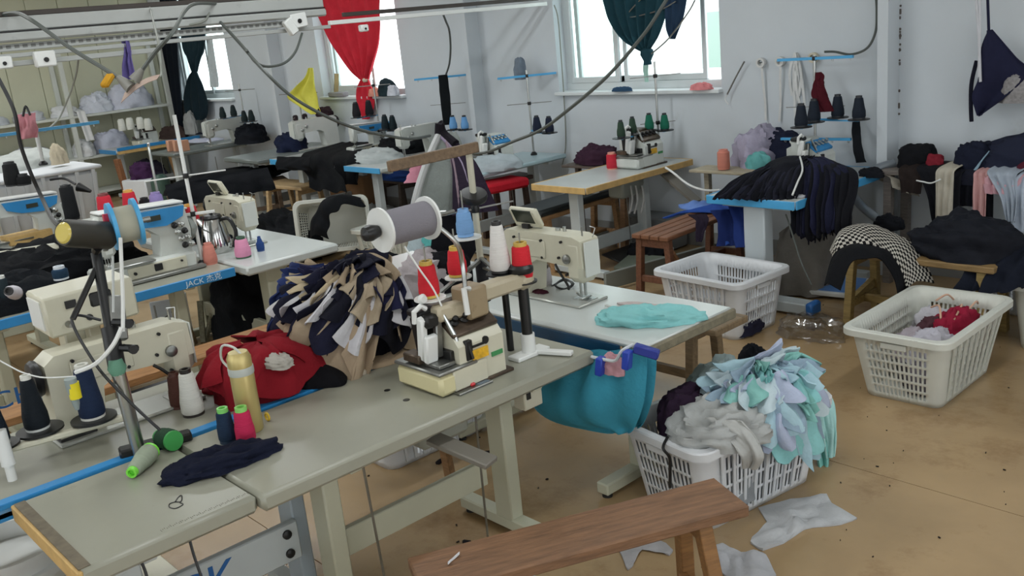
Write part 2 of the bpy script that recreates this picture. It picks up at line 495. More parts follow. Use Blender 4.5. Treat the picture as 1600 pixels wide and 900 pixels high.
# ------------------------------------------------------------------ curtains
def curtain(name, rows, y, m, folds, amp, label=None, parent=None, seed=0, nu=40, nv=36, th=0.004):
    L = spline([at_y(a, py, y) for a, b, py in rows], nu); Rr = spline([at_y(b, py, y) for a, b, py in rows], nu)
    def fn(u, v):
        p = spl_at(L, u).lerp(spl_at(Rr, u), v)
        w = (spl_at(Rr, u) - spl_at(L, u)).length
        p.y += -amp * min(1, w / 0.4 + 0.25) * (0.5 + 0.5 * math.sin(v * folds * 2 * math.pi + 1.3 * math.sin(u * 2.3 + seed))) + 0.012 * nz((u * 3, v * 4, 0), 1, seed)
        return p
    mb = MB(); mb.sheet(fn, nu, nv, th)
    o = mb.build(name, m, parent, 60)
    if label: tag(o, label, 'curtain')
    return o
RED = cloth('#c8313f', 0.1)
rc = curtain('curtain', [(478, 612, -40), (494, 602, 0), (511, 601, 38), (526, 597, 70), (548, 586, 102), (566, 577, 124)], 6.05, RED, 5, 0.07, 'red curtain gathered and tied in the middle before the window', seed=1)
curtain('curtain_tail', [(566, 577, 124), (561, 585, 140), (559, 587, 153), (563, 584, 170), (567, 577, 186)], 6.05, RED, 3, 0.04, None, rc, 2, 16, 20)
MB().lathe([(0.03, -0.02), (0.042, 0), (0.03, 0.02)], at_y(571.5, 125, 6.03), None, 12).build('tie', cloth('#d8cdb8'), rc)
TEAL = cloth('#22424c', 0.15)
tcu = curtain('curtain', [(930, 1052, -40), (943, 1046, 0), (953, 1040, 28), (971, 1031, 55), (993, 1020, 74), (1004, 1014, 80)], 6.02, TEAL, 6, 0.06, 'dark teal curtain bunched up and knotted before the large window', seed=4)
curtain('curtain_lobe', [(1034, 1078, -40), (1037, 1073, 0), (1041, 1068, 30), (1043, 1062, 48), (1047, 1056, 61)], 6.0, cloth('#26394f', 0.15), 3, 0.03, None, tcu, 5, 16, 20)
MB().lathe([(0.005, 0.06), (0.05, 0.035), (0.055, 0.0), (0.03, -0.05), (0.035, -0.08)], at_y(1011, 85, 6.0), None, 12).build('knot', TEAL, tcu)
curtain('curtain_tail', [(1007, 1014, 92), (1006, 1013, 110), (1008, 1014, 128)], 6.04, cloth('#a9cfc4', 0.1), 1, 0.015, 'pale green curtain tail hanging below the dark teal knot', None, 6, 8, 8)
BLK = cloth('#121820', 0.2)
curtain('curtain', [(254, 278, -20), (256, 282, 70), (262, 285, 120), (268, 288, 170), (272, 289, 205)], 6.03, BLK, 3, 0.05, 'black curtain hanging straight at the left of the left window', None, 7, 20, 18)
gcu = curtain('curtain', [(283, 330, -20), (290, 324, 68), (297, 316, 90), (302, 309, 112)], 6.0, cloth('#1d3038'), 4, 0.06, 'dark green curtain tied in the middle before the left window', None, 8, 24, 20)
curtain('curtain_tail', [(302, 309, 112), (293, 318, 132), (288, 324, 155), (291, 325, 175), (300, 321, 187)], 5.99, cloth('#17262d'), 3, 0.05, None, gcu, 9, 20, 20)
curtain('sheer_curtain', [(323, 332, 60), (326, 338, 100), (330, 343, 136)], 6.02, cloth('#b9c3c6'), 2, 0.03, 'pale grey sheer cloth strip hanging in the left window', None, 10, 10, 10)
small_heap('cloth_bag', 'grey triangular cloth hanging below the dark green curtain', 'bag', at_y(298, 196, 5.9) - Vector((0, 0, 0.12)), 0.16, 0.07, 0.32, cloth('#9b9d9c'), 6)

# ------------------------------------------------------------------ shelf rack at the left wall
rk = thing('shelf_rack', 'white steel shelf rack against the pale yellow left wall', 'shelf', (XL + 0.24, 4.4, 0))
RACK = paint('#c9cdc6', 0.4)
for y in (-1.5, 0.12, 1.55):
    for x in (-0.2, 0.2): MB().box((x, y, 1.05), (0.045, 0.06, 2.1)).build('post', RACK, rk, 0)
for z in (0.12, 0.62, 1.2): MB().box((0, 0.03, z), (0.45, 3.1, 0.035), None, 0.004).build('shelf', RACK, rk, 0)
def cloth_mound(label, c, rx, ry, h, col, seed, group=None, name='cloth_pile', cat='cloth', nu=16, nv=32):
    return small_heap(name, label, cat, c, rx, ry, h, cloth(col), seed, nu, nv, group)
XS = XL + 0.25
for i, (y, z, ry, h, col, lab) in enumerate([
    (5.45, 1.22, 0.34, 0.34, '#c6c9d6', 'largest white garment heap on the upper rack shelf beside the dark curtain'),
    (4.95, 1.22, 0.24, 0.26, '#ced2dc', 'white garment heap on the upper rack shelf behind the ochre tag'),
    (4.5, 1.22, 0.17, 0.15, '#d2d4d6', 'small white garment heap on the upper shelf beside the rack post'),
    (4.02, 1.22, 0.2, 0.12, '#c3c6cb', 'flat grey white garment heap on the upper shelf left of the rack post'),
    (3.5, 1.22, 0.26, 0.12, '#bfc3c9', 'low pale garment heap at the left end of the upper rack shelf'),
    (5.05, 0.64, 0.26, 0.3, '#c0c3d2', 'white blue garment heap on the middle rack shelf right of the post'),
    (4.65, 0.64, 0.16, 0.22, '#cfd1d2', 'white garment heap on the middle rack shelf at the post'),
    (3.9, 0.64, 0.3, 0.2, '#bcbfc4', 'pale garment heap on the middle rack shelf left of the post'),
    (3.4, 0.64, 0.26, 0.2, '#c4c6c2', 'pale garment heap at the left end of the middle rack shelf'),
    (5.5, 0.14, 0.24, 0.3, '#5d5a70', 'dim violet garment heap on the bottom rack shelf')]):
    cloth_mound(lab, (XS, y, z), 0.19, ry, h, col, 20 + i)
# a long white sleeve hanging off the upper shelf
mb = MB(); mb.sheet(lambda u, v: spl_at([Vector((XS + 0.05, 4.62, 1.3)), Vector((XS + 0.24, 4.64, 1.27)), Vector((XS + 0.26, 4.66, 1.05)), Vector((XS + 0.27, 4.68, 0.86))], u) + Vector((0.01 * math.sin(v * 9), (v - 0.5) * 0.11, 0)), 12, 6, 0.006)
tag(mb.build('white_sleeve', cloth('#d6d8d8'), None, 60), 'white sleeve hanging down over the upper rack shelf edge', 'garment')
# ------------------------------------------------------------------ builders
TZ0 = 0.72
TOPM = mat('table_laminate', '#98988a', rough=0.3, var=0.07, vs=3, dirt='#7d7a6a', ds=7, dthr=0.64)
TOPW = mat('table_laminate_pale', '#c0c5c2', rough=0.24, var=0.04, vs=3, dirt='#9b9c94', ds=7, dthr=0.68)
EDGEWOOD = mat('bare_board_edge', '#c6a468', rough=0.7, var=0.15, vs=20)
LEGM = mat('leg_cream', '#bcbca6', rough=0.42, var=0.05, vs=5, dirt='#8f8d78', ds=6, dthr=0.66)
LEGW = mat('leg_grey', '#b9c0c0', rough=0.42, var=0.05, vs=5, dirt='#8b8f8d', ds=6, dthr=0.68)
RUBBER = mat('rubber', '#1c1c1c', rough=0.85)

def table(label, xa, xb, ya, yb, rot, topm=TOPM, edgem=None, legm=LEGM, legs=(0.16, 0.16), endm=None, z=TZ0, motor=True, pedal=True, name='sewing_table', beam=0.2, group=None, text=None, th=0.036, leg=True):
    along_y = rot in (90, -90)
    L, D = (yb - ya, xb - xa) if along_y else (xb - xa, yb - ya)
    t = thing(name, label, 'table', ((xa + xb) / 2, (ya + yb) / 2, 0), math.radians(rot), group)
    MB().box((0, 0, z - th / 2), (L, D, th), None, 0.012).build('table_top', topm, t)
    if edgem:
        for s in ((-1,) if not endm else (-1, 1)):
            MB().box((0, s * (D / 2 + 0.002), z - th / 2 - 0.002), (L - 0.01, 0.012, th + 0.006), None, 0.003).build('edge_band', edgem, t, 0)
    if endm:
        for s in (-1, 1):
            MB().box((s * (L / 2 + 0.002), 0, z - th / 2 - 0.002), (0.012, D - 0.01, th + 0.006), None, 0.003).build('edge_band', endm, t, 0)
    if leg:
        lx = (-L / 2 + legs[0], L / 2 - legs[1])
        for x in lx:
            m = MB(); m.box((x, 0, (z - th - 0.03 + 0.06) / 2 + 0.0), (0.062, 0.095, z - th - 0.09), None, 0.006)
            lg = m.build('leg', legm, t)
            MB().box((x, 0, z - th - 0.016), (0.05, D * 0.8, 0.03), None, 0.003).build('top_bracket', legm, lg, 0)
            MB().box((x, 0, 0.043), (0.062, D * 0.95, 0.05), None, 0.006).build('foot_bar', legm, lg, 0)
            for s in (-1, 1): MB().lathe([(0.022, 0.0), (0.02, 0.02)], (x, s * D * 0.42, 0), None, 10).build('foot_pad', RUBBER, lg)
        MB().box((0, 0.03, beam), (lx[1] - lx[0] - 0.06, 0.03, 0.1), None, 0.004).build('cross_beam', legm, t, 0)
        if motor:
            m = MB(); m.box((L * 0.1, 0.02, z - 0.14), (0.22, 0.16, 0.16), None, 0.02); m.tube([(L * 0.1 + 0.1, 0.02, z - 0.14), (L * 0.1 + 0.2, 0.02, z - 0.14)], 0.06, 14)
            m.build('motor_box', mat('motor_grey', '#8f9288', rough=0.4), t)
        if pedal:
            m = MB(); m.box((0, -0.06, 0.075), (0.34, 0.2, 0.014), rotm(0.22), 0.005)
            p = m.build('pedal', DARKMETAL, t)
            MB().tube([(0.1, -0.04, 0.09), (0.1, -0.02, z - 0.16)], 0.005, 6).build('pedal_rod', STEEL, p)
    return t

def lockstitch(label, loc, rot, m=CREAM, panel=True, group=None, scale=1.0):
    t = thing('lockstitch_machine', label, 'sewing machine', loc, math.radians(rot), group)
    MB().box((0, 0, 0.006), (0.5, 0.18, 0.012), None, 0.004).build('bed', mat('bed_metal', '#b3b5ae', rough=0.25, metal=0.4), t)
    MB().box((-0.19, -0.01, 0.0135), (0.09, 0.06, 0.003)).build('needle_plate', METAL, t, 0)
    m1 = MB()
    m1.prism([(0.09, 0.012), (0.235, 0.012), (0.235, 0.27), (0.2, 0.295), (-0.2, 0.295), (-0.245, 0.28), (-0.25, 0.165), (-0.15, 0.165), (0.02, 0.175), (0.07, 0.15)], -0.055, 0.055, 'y')
    m1.build('arm', m, t, 30)
    MB().box((-0.2, 0.0, 0.19), (0.11, 0.118, 0.19), None, 0.028).build('head', m, t)
    MB().box((-0.257, 0.0, 0.2), (0.006, 0.09, 0.15), None, 0.002).build('face_plate', MWHITE, t)
    MB().box((0.06, 0.058, 0.225), (0.2, 0.006, 0.075), None, 0.003).build('back_cover', m, t)
    mm = MB()
    for x, z in ((-0.02, 0.19), (-0.02, 0.265), (0.15, 0.265), (0.15, 0.19), (-0.12, 0.2), (-0.16, 0.13), (-0.14, 0.27)): mm.tube([(x, 0.05, z), (x, 0.064, z)], 0.006, 8)
    mm.build('screws', DARKMETAL, t, 40, 'stuff')
    MB().lathe([(0.02, 0), (0.02, 0.012), (0.009, 0.02)], (-0.17, 0.058, 0.2), rotm(-R90), 14).build('adjusting_dial', STEEL, t)
    MB().tube([(-0.2, -0.005, 0.1), (-0.2, -0.005, 0.03)], 0.006, 8).build('needle_bar', METAL, t)
    m2 = MB(); m2.tube([(-0.2, 0.022, 0.1), (-0.2, 0.022, 0.03)], 0.005, 8); m2.box((-0.2, 0.0, 0.022), (0.022, 0.06, 0.008), None, 0.002); m2.tube([(-0.2, 0.03, 0.035), (-0.21, 0.06, 0.06)], 0.004, 6)
    m2.build('presser_foot', METAL, t)
    m2 = MB(); m2.tube(spline([(-0.1, 0.062, 0.17), (-0.13, 0.07, 0.14), (-0.17, 0.066, 0.085), (-0.17, 0.066, 0.07)], 10), 0.006, 6); m2.build('knee_lever', DARKMETAL, t)
    MB().lathe([(0.03, 0), (0.058, 0.006), (0.062, 0.018), (0.055, 0.03), (0.03, 0.036)], (0.238, 0, 0.225), rotm(0, R90), 24).build('hand_wheel', BLACKP, t)
    m2 = MB(); m2.tube([(-0.21, 0, 0.29), (-0.21, 0, 0.33)], 0.004, 6); m2.tube([(-0.09, -0.02, 0.29), (-0.09, -0.02, 0.315)], 0.008, 8); m2.tube([(-0.05, -0.02, 0.29), (-0.05, -0.02, 0.305)], 0.012, 10); m2.tube([(-0.24, -0.03, 0.28), (-0.25, -0.04, 0.32), (-0.22, -0.04, 0.325)], 0.0025, 5)
    m2.build('thread_guide', METAL, t)
    for k, x in enumerate((-0.17, -0.12)): MB().lathe([(0.018, 0), (0.02, 0.006), (0.008, 0.012), (0.008, 0.025)], (x, -0.056, 0.2 + 0.03 * k), rotm(R90), 12).build('tension_disc', METAL, t)
    if panel:
        pb = MB().box((0.12, 0.0, 0.345), (0.17, 0.03, 0.1), rotm(-0.45), 0.01).build('control_panel', m, t)
        MB().box((0.12, 0.018, 0.35), (0.12, 0.006, 0.068), rotm(-0.45), 0.002).build('screen', mat('dull_screen', '#33382f', rough=0.25), pb)
        MB().box((0.12, 0, 0.3), (0.04, 0.03, 0.03)).build('panel_bracket', DARKMETAL, t, 0)
    if scale != 1: t.scale = (scale,) * 3
    return t

def overlock(label, loc, rot, m=CREAM, plate=CREAM, blue=False, detail=True, group=None, scale=1.0):
    t = thing('overlock_machine', label, 'sewing machine', loc, math.radians(rot), group)
    MB().box((-0.145, -0.01, 0.042), (0.165, 0.25, 0.075), None, 0.014).build('cloth_plate_box', plate, t)
    MB().box((-0.145, -0.01, 0.086), (0.172, 0.256, 0.013), None, 0.005).build('cloth_plate', STEEL, t)
    m1 = MB(); m1.prism([(-0.125, 0.004), (0.11, 0.004), (0.11, 0.2), (0.04, 0.235), (-0.02, 0.235), (-0.105, 0.175), (-0.125, 0.15)], -0.13, 0.07, 'x')
    m1.build('body', m, t, 30)
    MB().box((-0.03, 0.0, 0.006), (0.26, 0.27, 0.012), None, 0.003).build('base_plate', OLDBROWN, t)
    MB().box((-0.095, -0.13, 0.047), (0.15, 0.014, 0.075), None, 0.005).build('front_cover', m, t)
    m2 = MB(); m2.box((-0.03, -0.066, 0.211), (0.2, 0.1, 0.02), rotm(0.62), 0.005); m2.build('tension_panel', BLUE if blue else OLDBROWN, t)
    for k in range(4):
        R = rotm(0.62)
        MB().lathe([(0.017, 0), (0.019, 0.006), (0.01, 0.012), (0.012, 0.026), (0.006, 0.03)], (-0.095 + 0.044 * k, -0.07, 0.222), R, 12).build('tension_disc', DARKMETAL if not blue else METAL, t)
    MB().box((-0.03, 0.04, 0.245), (0.19, 0.11, 0.025), None, 0.008).build('top_cover', OLDBROWN if not blue else MWHITE, t)
    h = MB().box((-0.165, 0.01, 0.19), (0.055, 0.06, 0.14), rotm(0, -0.1), 0.008).build('head', MWHITE if not detail else DARKMETAL, t)
    MB().box((-0.205, -0.035, 0.19), (0.026, 0.034, 0.16), rotm(0.2, -0.06), 0.006).build('needle_arm', WHITEP, h)
    MB().box((-0.19, -0.055, 0.155), (0.05, 0.024, 0.1), rotm(0.15), 0.006).build('arm_cover', WHITEP, h)
    MB().box((-0.155, -0.055, 0.18), (0.026, 0.022, 0.13), rotm(0.1), 0.004).build('needle_clamp', STEEL, h)
    MB().box((-0.168, 0.0, 0.272), (0.08, 0.075, 0.024), None, 0.006).build('head_cap', DARKMETAL, h)
    m2 = MB(); m2.tube([(-0.225, -0.03, 0.25), (-0.225, -0.035, 0.29), (-0.2, -0.04, 0.305), (-0.18, -0.04, 0.29)], 0.009, 8); m2.build('guide_loop', WHITEP, h)
    MB().tube([(-0.14, -0.075, 0.27), (-0.12, -0.1, 0.19), (-0.105, -0.11, 0.105)], [0.006, 0.009, 0.007], 8).build('presser_lever', METAL, t)
    m2 = MB(); m2.box((-0.17, -0.07, 0.1), (0.07, 0.08, 0.014), None, 0.003); m2.build('presser_foot', STEEL, t)
    MB().box((-0.135, -0.07, 0.118), (0.022, 0.06, 0.04), None, 0.003).build('foot_holder', DARKMETAL, t)
    MB().box((-0.2, 0.02, 0.115), (0.05, 0.09, 0.03), None, 0.004).build('feed_guard', OLDBROWN, t)
    m2 = MB(); m2.box((-0.085, -0.12, 0.13), (0.03, 0.02, 0.07), None, 0.003); m2.tube([(-0.085, -0.125, 0.15), (-0.08, -0.135, 0.1)], 0.006, 6); m2.build('looper_guard', DARKMETAL, t)
    MB().lathe([(0.02, 0), (0.05, 0.004), (0.056, 0.014), (0.05, 0.03), (0.02, 0.034)], (0.072, 0.02, 0.12), rotm(0, R90), 20).build('hand_wheel', BLACKP, t)
    if detail:
        MB().lathe([(0.014, 0), (0.014, 0.006)], (-0.01, -0.122, 0.145), rotm(R90), 14).build('oil_window', DARKMETAL, t)
        MB().box((-0.04, -0.1275, 0.107), (0.07, 0.006, 0.036)).build('warning_label', mat('yellow_label', '#d9a927', rough=0.5, var=0.3, vs=50), t, 0)
        MB().box((0.035, -0.1265, 0.085), (0.05, 0.004, 0.016)).build('maker_label', mat('green_label', '#3d8a52', rough=0.5), t, 0)
        MB().box((-0.045, -0.127, 0.138), (0.05, 0.006, 0.008)).build('slot', DARKMETAL, t, 0)
    if scale != 1: t.scale = (scale,) * 3
    return t

def coverstitch(label, loc, rot, m=MWHITE, group=None, scale=1.0, bluepanel=True):
    t = thing('coverstitch_machine', label, 'sewing machine', loc, math.radians(rot), group)
    MB().box((-0.02, 0, 0.05), (0.5, 0.16, 0.085), None, 0.012).build('bed', m, t)
    MB().box((-0.12, -0.05, 0.096), (0.26, 0.11, 0.01), None, 0.003).build('bed_plate', METAL, t)
    MB().box((0.02, -0.083, 0.05), (0.3, 0.01, 0.06), None, 0.004).build('looper_cover', CREAM, t)
    m2 = MB(); m2.box((0.02, -0.09, 0.055), (0.04, 0.012, 0.035), None, 0.003); m2.tube([(-0.1, -0.09, 0.05), (-0.1, -0.1, 0.05)], 0.008, 8); m2.tube([(0.14, -0.09, 0.06), (0.14, -0.098, 0.06)], 0.006, 8); m2.build('latch', DARKMETAL, t)
    MB().box((-0.02, -0.1, 0.012), (0.54, 0.05, 0.018), None, 0.004).build('rail', STEEL, t)
    m1 = MB(); m1.prism([(0.06, 0.09), (0.22, 0.09), (0.235, 0.2), (0.22, 0.33), (-0.2, 0.35), (-0.21, 0.25), (0.02, 0.24), (0.07, 0.2)], -0.05, 0.06, 'y')
    m1.build('arm', m, t, 30)
    if bluepanel:
        m1 = MB(); m1.prism([(-0.12, 0.335), (0.215, 0.325), (0.2, 0.275), (0.11, 0.243), (-0.02, 0.255), (-0.1, 0.285)], -0.068, -0.05, 'y')
        p = m1.build('blue_panel', BLUE, t, 20)
        MB().box((0.05, -0.071, 0.292), (0.07, 0.006, 0.026)).build('display', mat('dull_screen', '#33382f', rough=0.25), p, 0)
        MB().box((0.01, 0.0, 0.352), (0.42, 0.12, 0.012), rotm(0, 0.045), 0.004).build('top_cover', WHITEP, t)
    MB().box((-0.185, 0.0, 0.245), (0.075, 0.105, 0.2), None, 0.02).build('head', m, t)
    m2 = MB()
    for k in (-0.012, 0, 0.012): m2.tube([(-0.19 + k, -0.02, 0.16), (-0.19 + k, -0.02, 0.105)], 0.003, 5)
    m2.box((-0.19, -0.02, 0.15), (0.04, 0.025, 0.02), None, 0.003); m2.build('needle_bar', METAL, t)
    MB().box((-0.19, -0.02, 0.105), (0.03, 0.06, 0.01), None, 0.002).build('presser_foot', METAL, t)
    random.seed(5)
    for k in range(8):
        R = rotm(R90)
        MB().lathe([(0.014, 0), (0.017, 0.006), (0.008, 0.012), (0.009, 0.03), (0.004, 0.034)], (0.15 + 0.035 * (k % 2) + 0.012 * (k // 2), -0.055, 0.235 - 0.036 * (k // 2)), R, 10).build('tension_disc', METAL if k % 3 else DARKMETAL, t)
    MB().lathe([(0.03, 0), (0.062, 0.006), (0.066, 0.02), (0.055, 0.04), (0.02, 0.046)], (0.232, 0.01, 0.2), rotm(0, R90), 20).build('hand_wheel', mat('wheel_grey', '#8d938f', rough=0.35), t)
    if scale != 1: t.scale = (scale,) * 3
    return t

# thread cones: shared meshes, one object per cone and per part
CONE = {}
def cone(label, loc, col, h=0.165, r0=0.035, r1=0.02, tip='#3a3a38', group=None, cat='thread cone', tilt=None, base=None):
    key = (col, h, r0, r1, tip, base)
    if key not in CONE:
        y = MB().lathe([(r0 * 0.9, 0.008), (r0, 0.016), (r0 * 0.985, 0.05), ((r0 + r1) / 2, h * 0.55), (r1 * 1.03, h - 0.02), (r1 * 0.9, h - 0.014)], n=18).build('thread_cone', yarn(col))
        a = MB().lathe([(r1 * 0.8, h - 0.02), (r1 * 0.78, h), (r1 * 0.5, h), (r1 * 0.5, h - 0.012)], n=14).build('cone_tip', plastic(tip))
        b = MB().lathe([(r0 * 0.8, 0.0), (r0 * 0.93, 0.0), (r0 * 0.93, 0.009), (r0 * 0.8, 0.009)], n=18).build('cone_base', plastic(base or tip))
        CONE[key] = (y.data, a.data, b.data)
        for o in (y, a, b): bpy.data.objects.remove(o)
    ms = CONE[key]
    o = bpy.data.objects.new('thread_cone', ms[0]); C.objects.link(o); o.location = loc
    if tilt: o.rotation_euler = tilt
    tag(o, label, cat, group)
    for nm, me in (('cone_tip', ms[1]), ('cone_base', ms[2])):
        c = bpy.data.objects.new(nm, me); C.objects.link(c); c.parent = o
    return o

def thread_stand(label, loc, h, bars, discs=(), polem=METAL, rz=0.0, group=None, base=True, r=0.009):
    """bars: (z, half length, angle, material, thickness); discs: (dx, dy, z, radius)"""
    t = thing('thread_stand', label, 'thread stand', loc, rz, group)
    MB().tube([(0, 0, 0), (0, 0, h)], r, 10).build('pole', polem, t)
    if base: MB().lathe([(0.03, 0), (0.03, 0.012), (0.014, 0.03)], n=14).build('base_nut', BLACKP, t)
    for (z, l, a, bm, th) in bars:
        b = MB()
        d = Vector((math.cos(a), math.sin(a), 0))
        b.bar(d * -l + Vector((0, 0, z)), d * l + Vector((0, 0, z)), th, th * 0.7, bev=0.001)
        bo_ = b.build('cross_bar', bm, t, 0)
        MB().lathe([(0.016, -0.014), (0.018, 0), (0.016, 0.014)], (0, 0, z), None, 10).build('clamp', DARKMETAL, t)
        if th > 0.014:
            for s in (-0.9, -0.45, 0.45, 0.9):
                g = MB(); p = d * l * s + Vector((0, 0, z))
                g.tube([p + Vector((0, 0, -0.004)), p + Vector((0, 0, -0.02)), p + Vector((0.012, 0, -0.024)), p + Vector((0.012, 0, -0.01))], 0.0022, 5)
                g.build('thread_eye', METAL, bo_)
    for (dx, dy, z, rr) in discs:
        d = MB(); d.lathe([(0.006, -0.004), (rr, -0.001), (rr, 0.004), (0.012, 0.008)], (dx, dy, z), None, 20)
        do = d.build('cone_disc', BLACKP, t)
        m = MB(); m.bar((0, 0, z - 0.008), (dx, dy, z - 0.008), 0.014, 0.008); m.build('disc_arm', LBLUE if rr > 0.05 else STEEL, t, 0)
        MB().tube([(dx, dy, z), (dx, dy, z + 0.13)], 0.003, 6).build('pin', METAL, do)
    return t

def ring_pts(L, W, r, nslot_l, nslot_w, bar=0.0105, slot=0.0135):
    """rounded rectangle ring from the middle of a corner; returns [(x, y, slot_after)]"""
    out = []
    def side(p0, p1, nsl):
        p0 = Vector(p0); p1 = Vector(p1); d = p1 - p0; ln = d.length; d /= ln
        used = nsl * slot + (nsl - 1) * bar; m0 = (ln - used) / 2; t = m0
        out.append((p0.x, p0.y, False))
        for i in range(nsl):
            a = p0 + d * t; out.append((a.x, a.y, True)); t += slot
            b = p0 + d * t; out.append((b.x, b.y, False)); t += bar
        out.append((p1.x, p1.y, False))
    def arc(cx, cy, a0):
        for k in (1, 2, 3):
            a = a0 + k * (math.pi / 2) / 4
            out.append((cx + r * math.cos(a), cy + r * math.sin(a), False))
    hl, hw = L / 2, W / 2
    side((-hl + r, -hw), (hl - r, -hw), nslot_l); arc(hl - r, -hw + r, -math.pi / 2)
    side((hl, -hw + r), (hl, hw - r), nslot_w); arc(hl - r, hw - r, 0)
    side((hl - r, hw), (-hl + r, hw), nslot_l); arc(-hl + r, hw - r, math.pi / 2)
    side((-hl, hw - r), (-hl, -hw + r), nslot_w); arc(-hl + r, -hw + r, math.pi)
    return out
CRM = mat('crate_plastic', '#cdcfc6', rough=0.42, var=0.05, vs=5, dirt='#a8a48f', ds=5, dthr=0.66)
CRW = mat('crate_plastic_white', '#d6d9dc', rough=0.4, var=0.04, vs=5, dirt='#b4b3a8', ds=5, dthr=0.7)
def crate(label, loc, rz, L=0.72, W=0.46, H=0.36, m=CRM, group=None, taper=0.82, nl=20, nw=12, ribs=9, rows=4, tilt=None):
    t = thing('basket', label, 'basket', loc, rz, group)
    if tilt: t.rotation_euler = tilt
    ring = ring_pts(L, W, 0.06, nl, nw)
    zs = [(0.0, False), (0.03, True)]
    hh = (H - 0.10 - 0.012 * (rows - 1)) / rows; z = 0.03
    for k in range(rows):
        z += hh; zs.append((z, False))
        if k < rows - 1: z += 0.012; zs.append((z, True))
    zs.append((H, False))
    n = len(ring); mb = MB(); vs = []; fs = []
    for z, _ in zs:
        k = taper + (1 - taper) * (z / H)
        vs += [(x * k, y * k, z) for x, y, s in ring]
    for i in range(len(zs) - 1):
        for j in range(n):
            if ring[j][2] and zs[i][1]: continue
            k = (j + 1) % n
            fs.append((i * n + j, i * n + k, (i + 1) * n + k, (i + 1) * n + j))
    mb.add(vs, fs); w = mb.build('basket_wall', m, t, 40)
    so = w.modifiers.new('thick', 'SOLIDIFY'); so.thickness = 0.005; so.offset = -1
    b = MB(); b.add([(x * taper, y * taper, 0.006) for x, y, s in ring] + [(x * taper, y * taper, 0.0) for x, y, s in ring], [tuple(range(n)), tuple(range(2 * n - 1, n - 1, -1))] + [(n + j, n + (j + 1) % n, (j + 1) % n, j) for j in range(n)])
    b.build('basket_floor', m, t, 0)
    base = ring_pts(L, W, 0.06, 1, 1)
    prof = [(0.0, H), (0.022, H), (0.026, H - 0.006), (0.026, H - 0.034), (0.021, H - 0.034), (0.021, H - 0.006), (0.0, H - 0.008)]
    b = MB(); vs = []; q = len(base)
    for off, z in prof:
        vs += [(x * (1 + off / (L / 2)), y * (1 + off / (W / 2)), z) for x, y, s in base]
    fs = []
    for i in range(len(prof)):
        i2 = (i + 1) % len(prof)
        for j in range(q):
            k = (j + 1) % q
            fs.append((i * q + j, i2 * q + j, i2 * q + k, i * q + k))
    b.add(vs, fs); b.build('rim', m, t, 30)
    for s in (-1, 1):
        for i in range(ribs):
            x = (i / (ribs - 1) - 0.5) * (L - 0.2)
            b = MB(); b.bar((x * taper, s * (W / 2 * taper + 0.006), 0.02), (x, s * (W / 2 + 0.006), H - 0.03), 0.006, 0.012, (1, 0, 0))
            b.build('rib', m, t, 0)
        b = MB(); b.bar((s * (L / 2 + 0.004), -0.06, H - 0.06), (s * (L / 2 + 0.004), 0.06, H - 0.06), 0.012, 0.03, (0, 0, 1), 0.004)
        b.build('handle_lip', m, t, 0)
    return t

def bench(label, loc, rz, L, W, H, m, legm=None, th=0.035, planks=1, cushion=None, splay=0.08, group=None, stretcher=True, name='bench', cat='bench', inset=0.12):
    t = thing(name, label, cat, loc, rz, group)
    legm = legm or m
    for k in range(planks):
        w = W / planks
        MB().box((0, (k - (planks - 1) / 2) * w, H - th / 2), (L, w - (0.006 if planks > 1 else 0), th), None, 0.005).build('plank', m, t, 0)
    for sx in (-1, 1):
        for sy in (-1, 1):
            b = MB(); b.bar((sx * (L / 2 - inset + splay * 0.3), sy * (W / 2 - 0.01 + splay * 0.3), 0.0), (sx * (L / 2 - inset), sy * (W / 2 - 0.04), H - th), 0.045, 0.045, (0, 1, 0), 0.003)
            b.build('leg', legm, t, 0)
        MB().box((sx * (L / 2 - inset), 0, H - th - 0.03), (0.03, W - 0.05, 0.06), None, 0.003).build('apron', legm, t, 0)
        if stretcher: MB().box((sx * (L / 2 - inset), 0, H * 0.3), (0.028, W - 0.03, 0.045), None, 0.003).build('stretcher', legm, t, 0)
    if stretcher:
        b = MB(); b.bar((-L / 2 + inset, 0, H * 0.3), (L / 2 - inset, 0, H * 0.3), 0.03, 0.045, bev=0.003); b.build('stretcher', legm, t, 0)
    if cushion: MB().box((0, 0, H + 0.025), (L + 0.02, W + 0.02, 0.06), None, 0.022).build('cushion', cushion, t)
    return t

def drape(name, label, cat, path, wv, m, amp=0.012, folds=3, th=0.006, nrm=(0, 0, 1), wfn=None, seed=0, nu=26, nv=22, group=None, ragged=0.0):
    P = spline(path, nu); wv = Vector(wv); nrm = Vector(nrm).normalized()
    def fn(u, v):
        k = wfn(u) if wfn else 1.0
        uu = u
        if ragged: uu = min(1.0, max(0, u * (1 - ragged * (0.5 + 0.5 * nz((v * 9, 0, 0), 1, seed + 3)))))
        p = spl_at(P, uu) + wv * ((v - 0.5) * k)
        p += nrm * (amp * math.sin(v * folds * 2 * math.pi + seed + 1.7 * math.sin(u * 3 + seed)) * (0.35 + 0.65 * u) + amp * 1.2 * nz((u * 4, v * 5, 0), 1, seed))
        return p
    mb = MB(); mb.sheet(fn, nu, nv, th)
    o = mb.build(name, m, None, 60)
    if label: tag(o, label, cat, group)
    return o

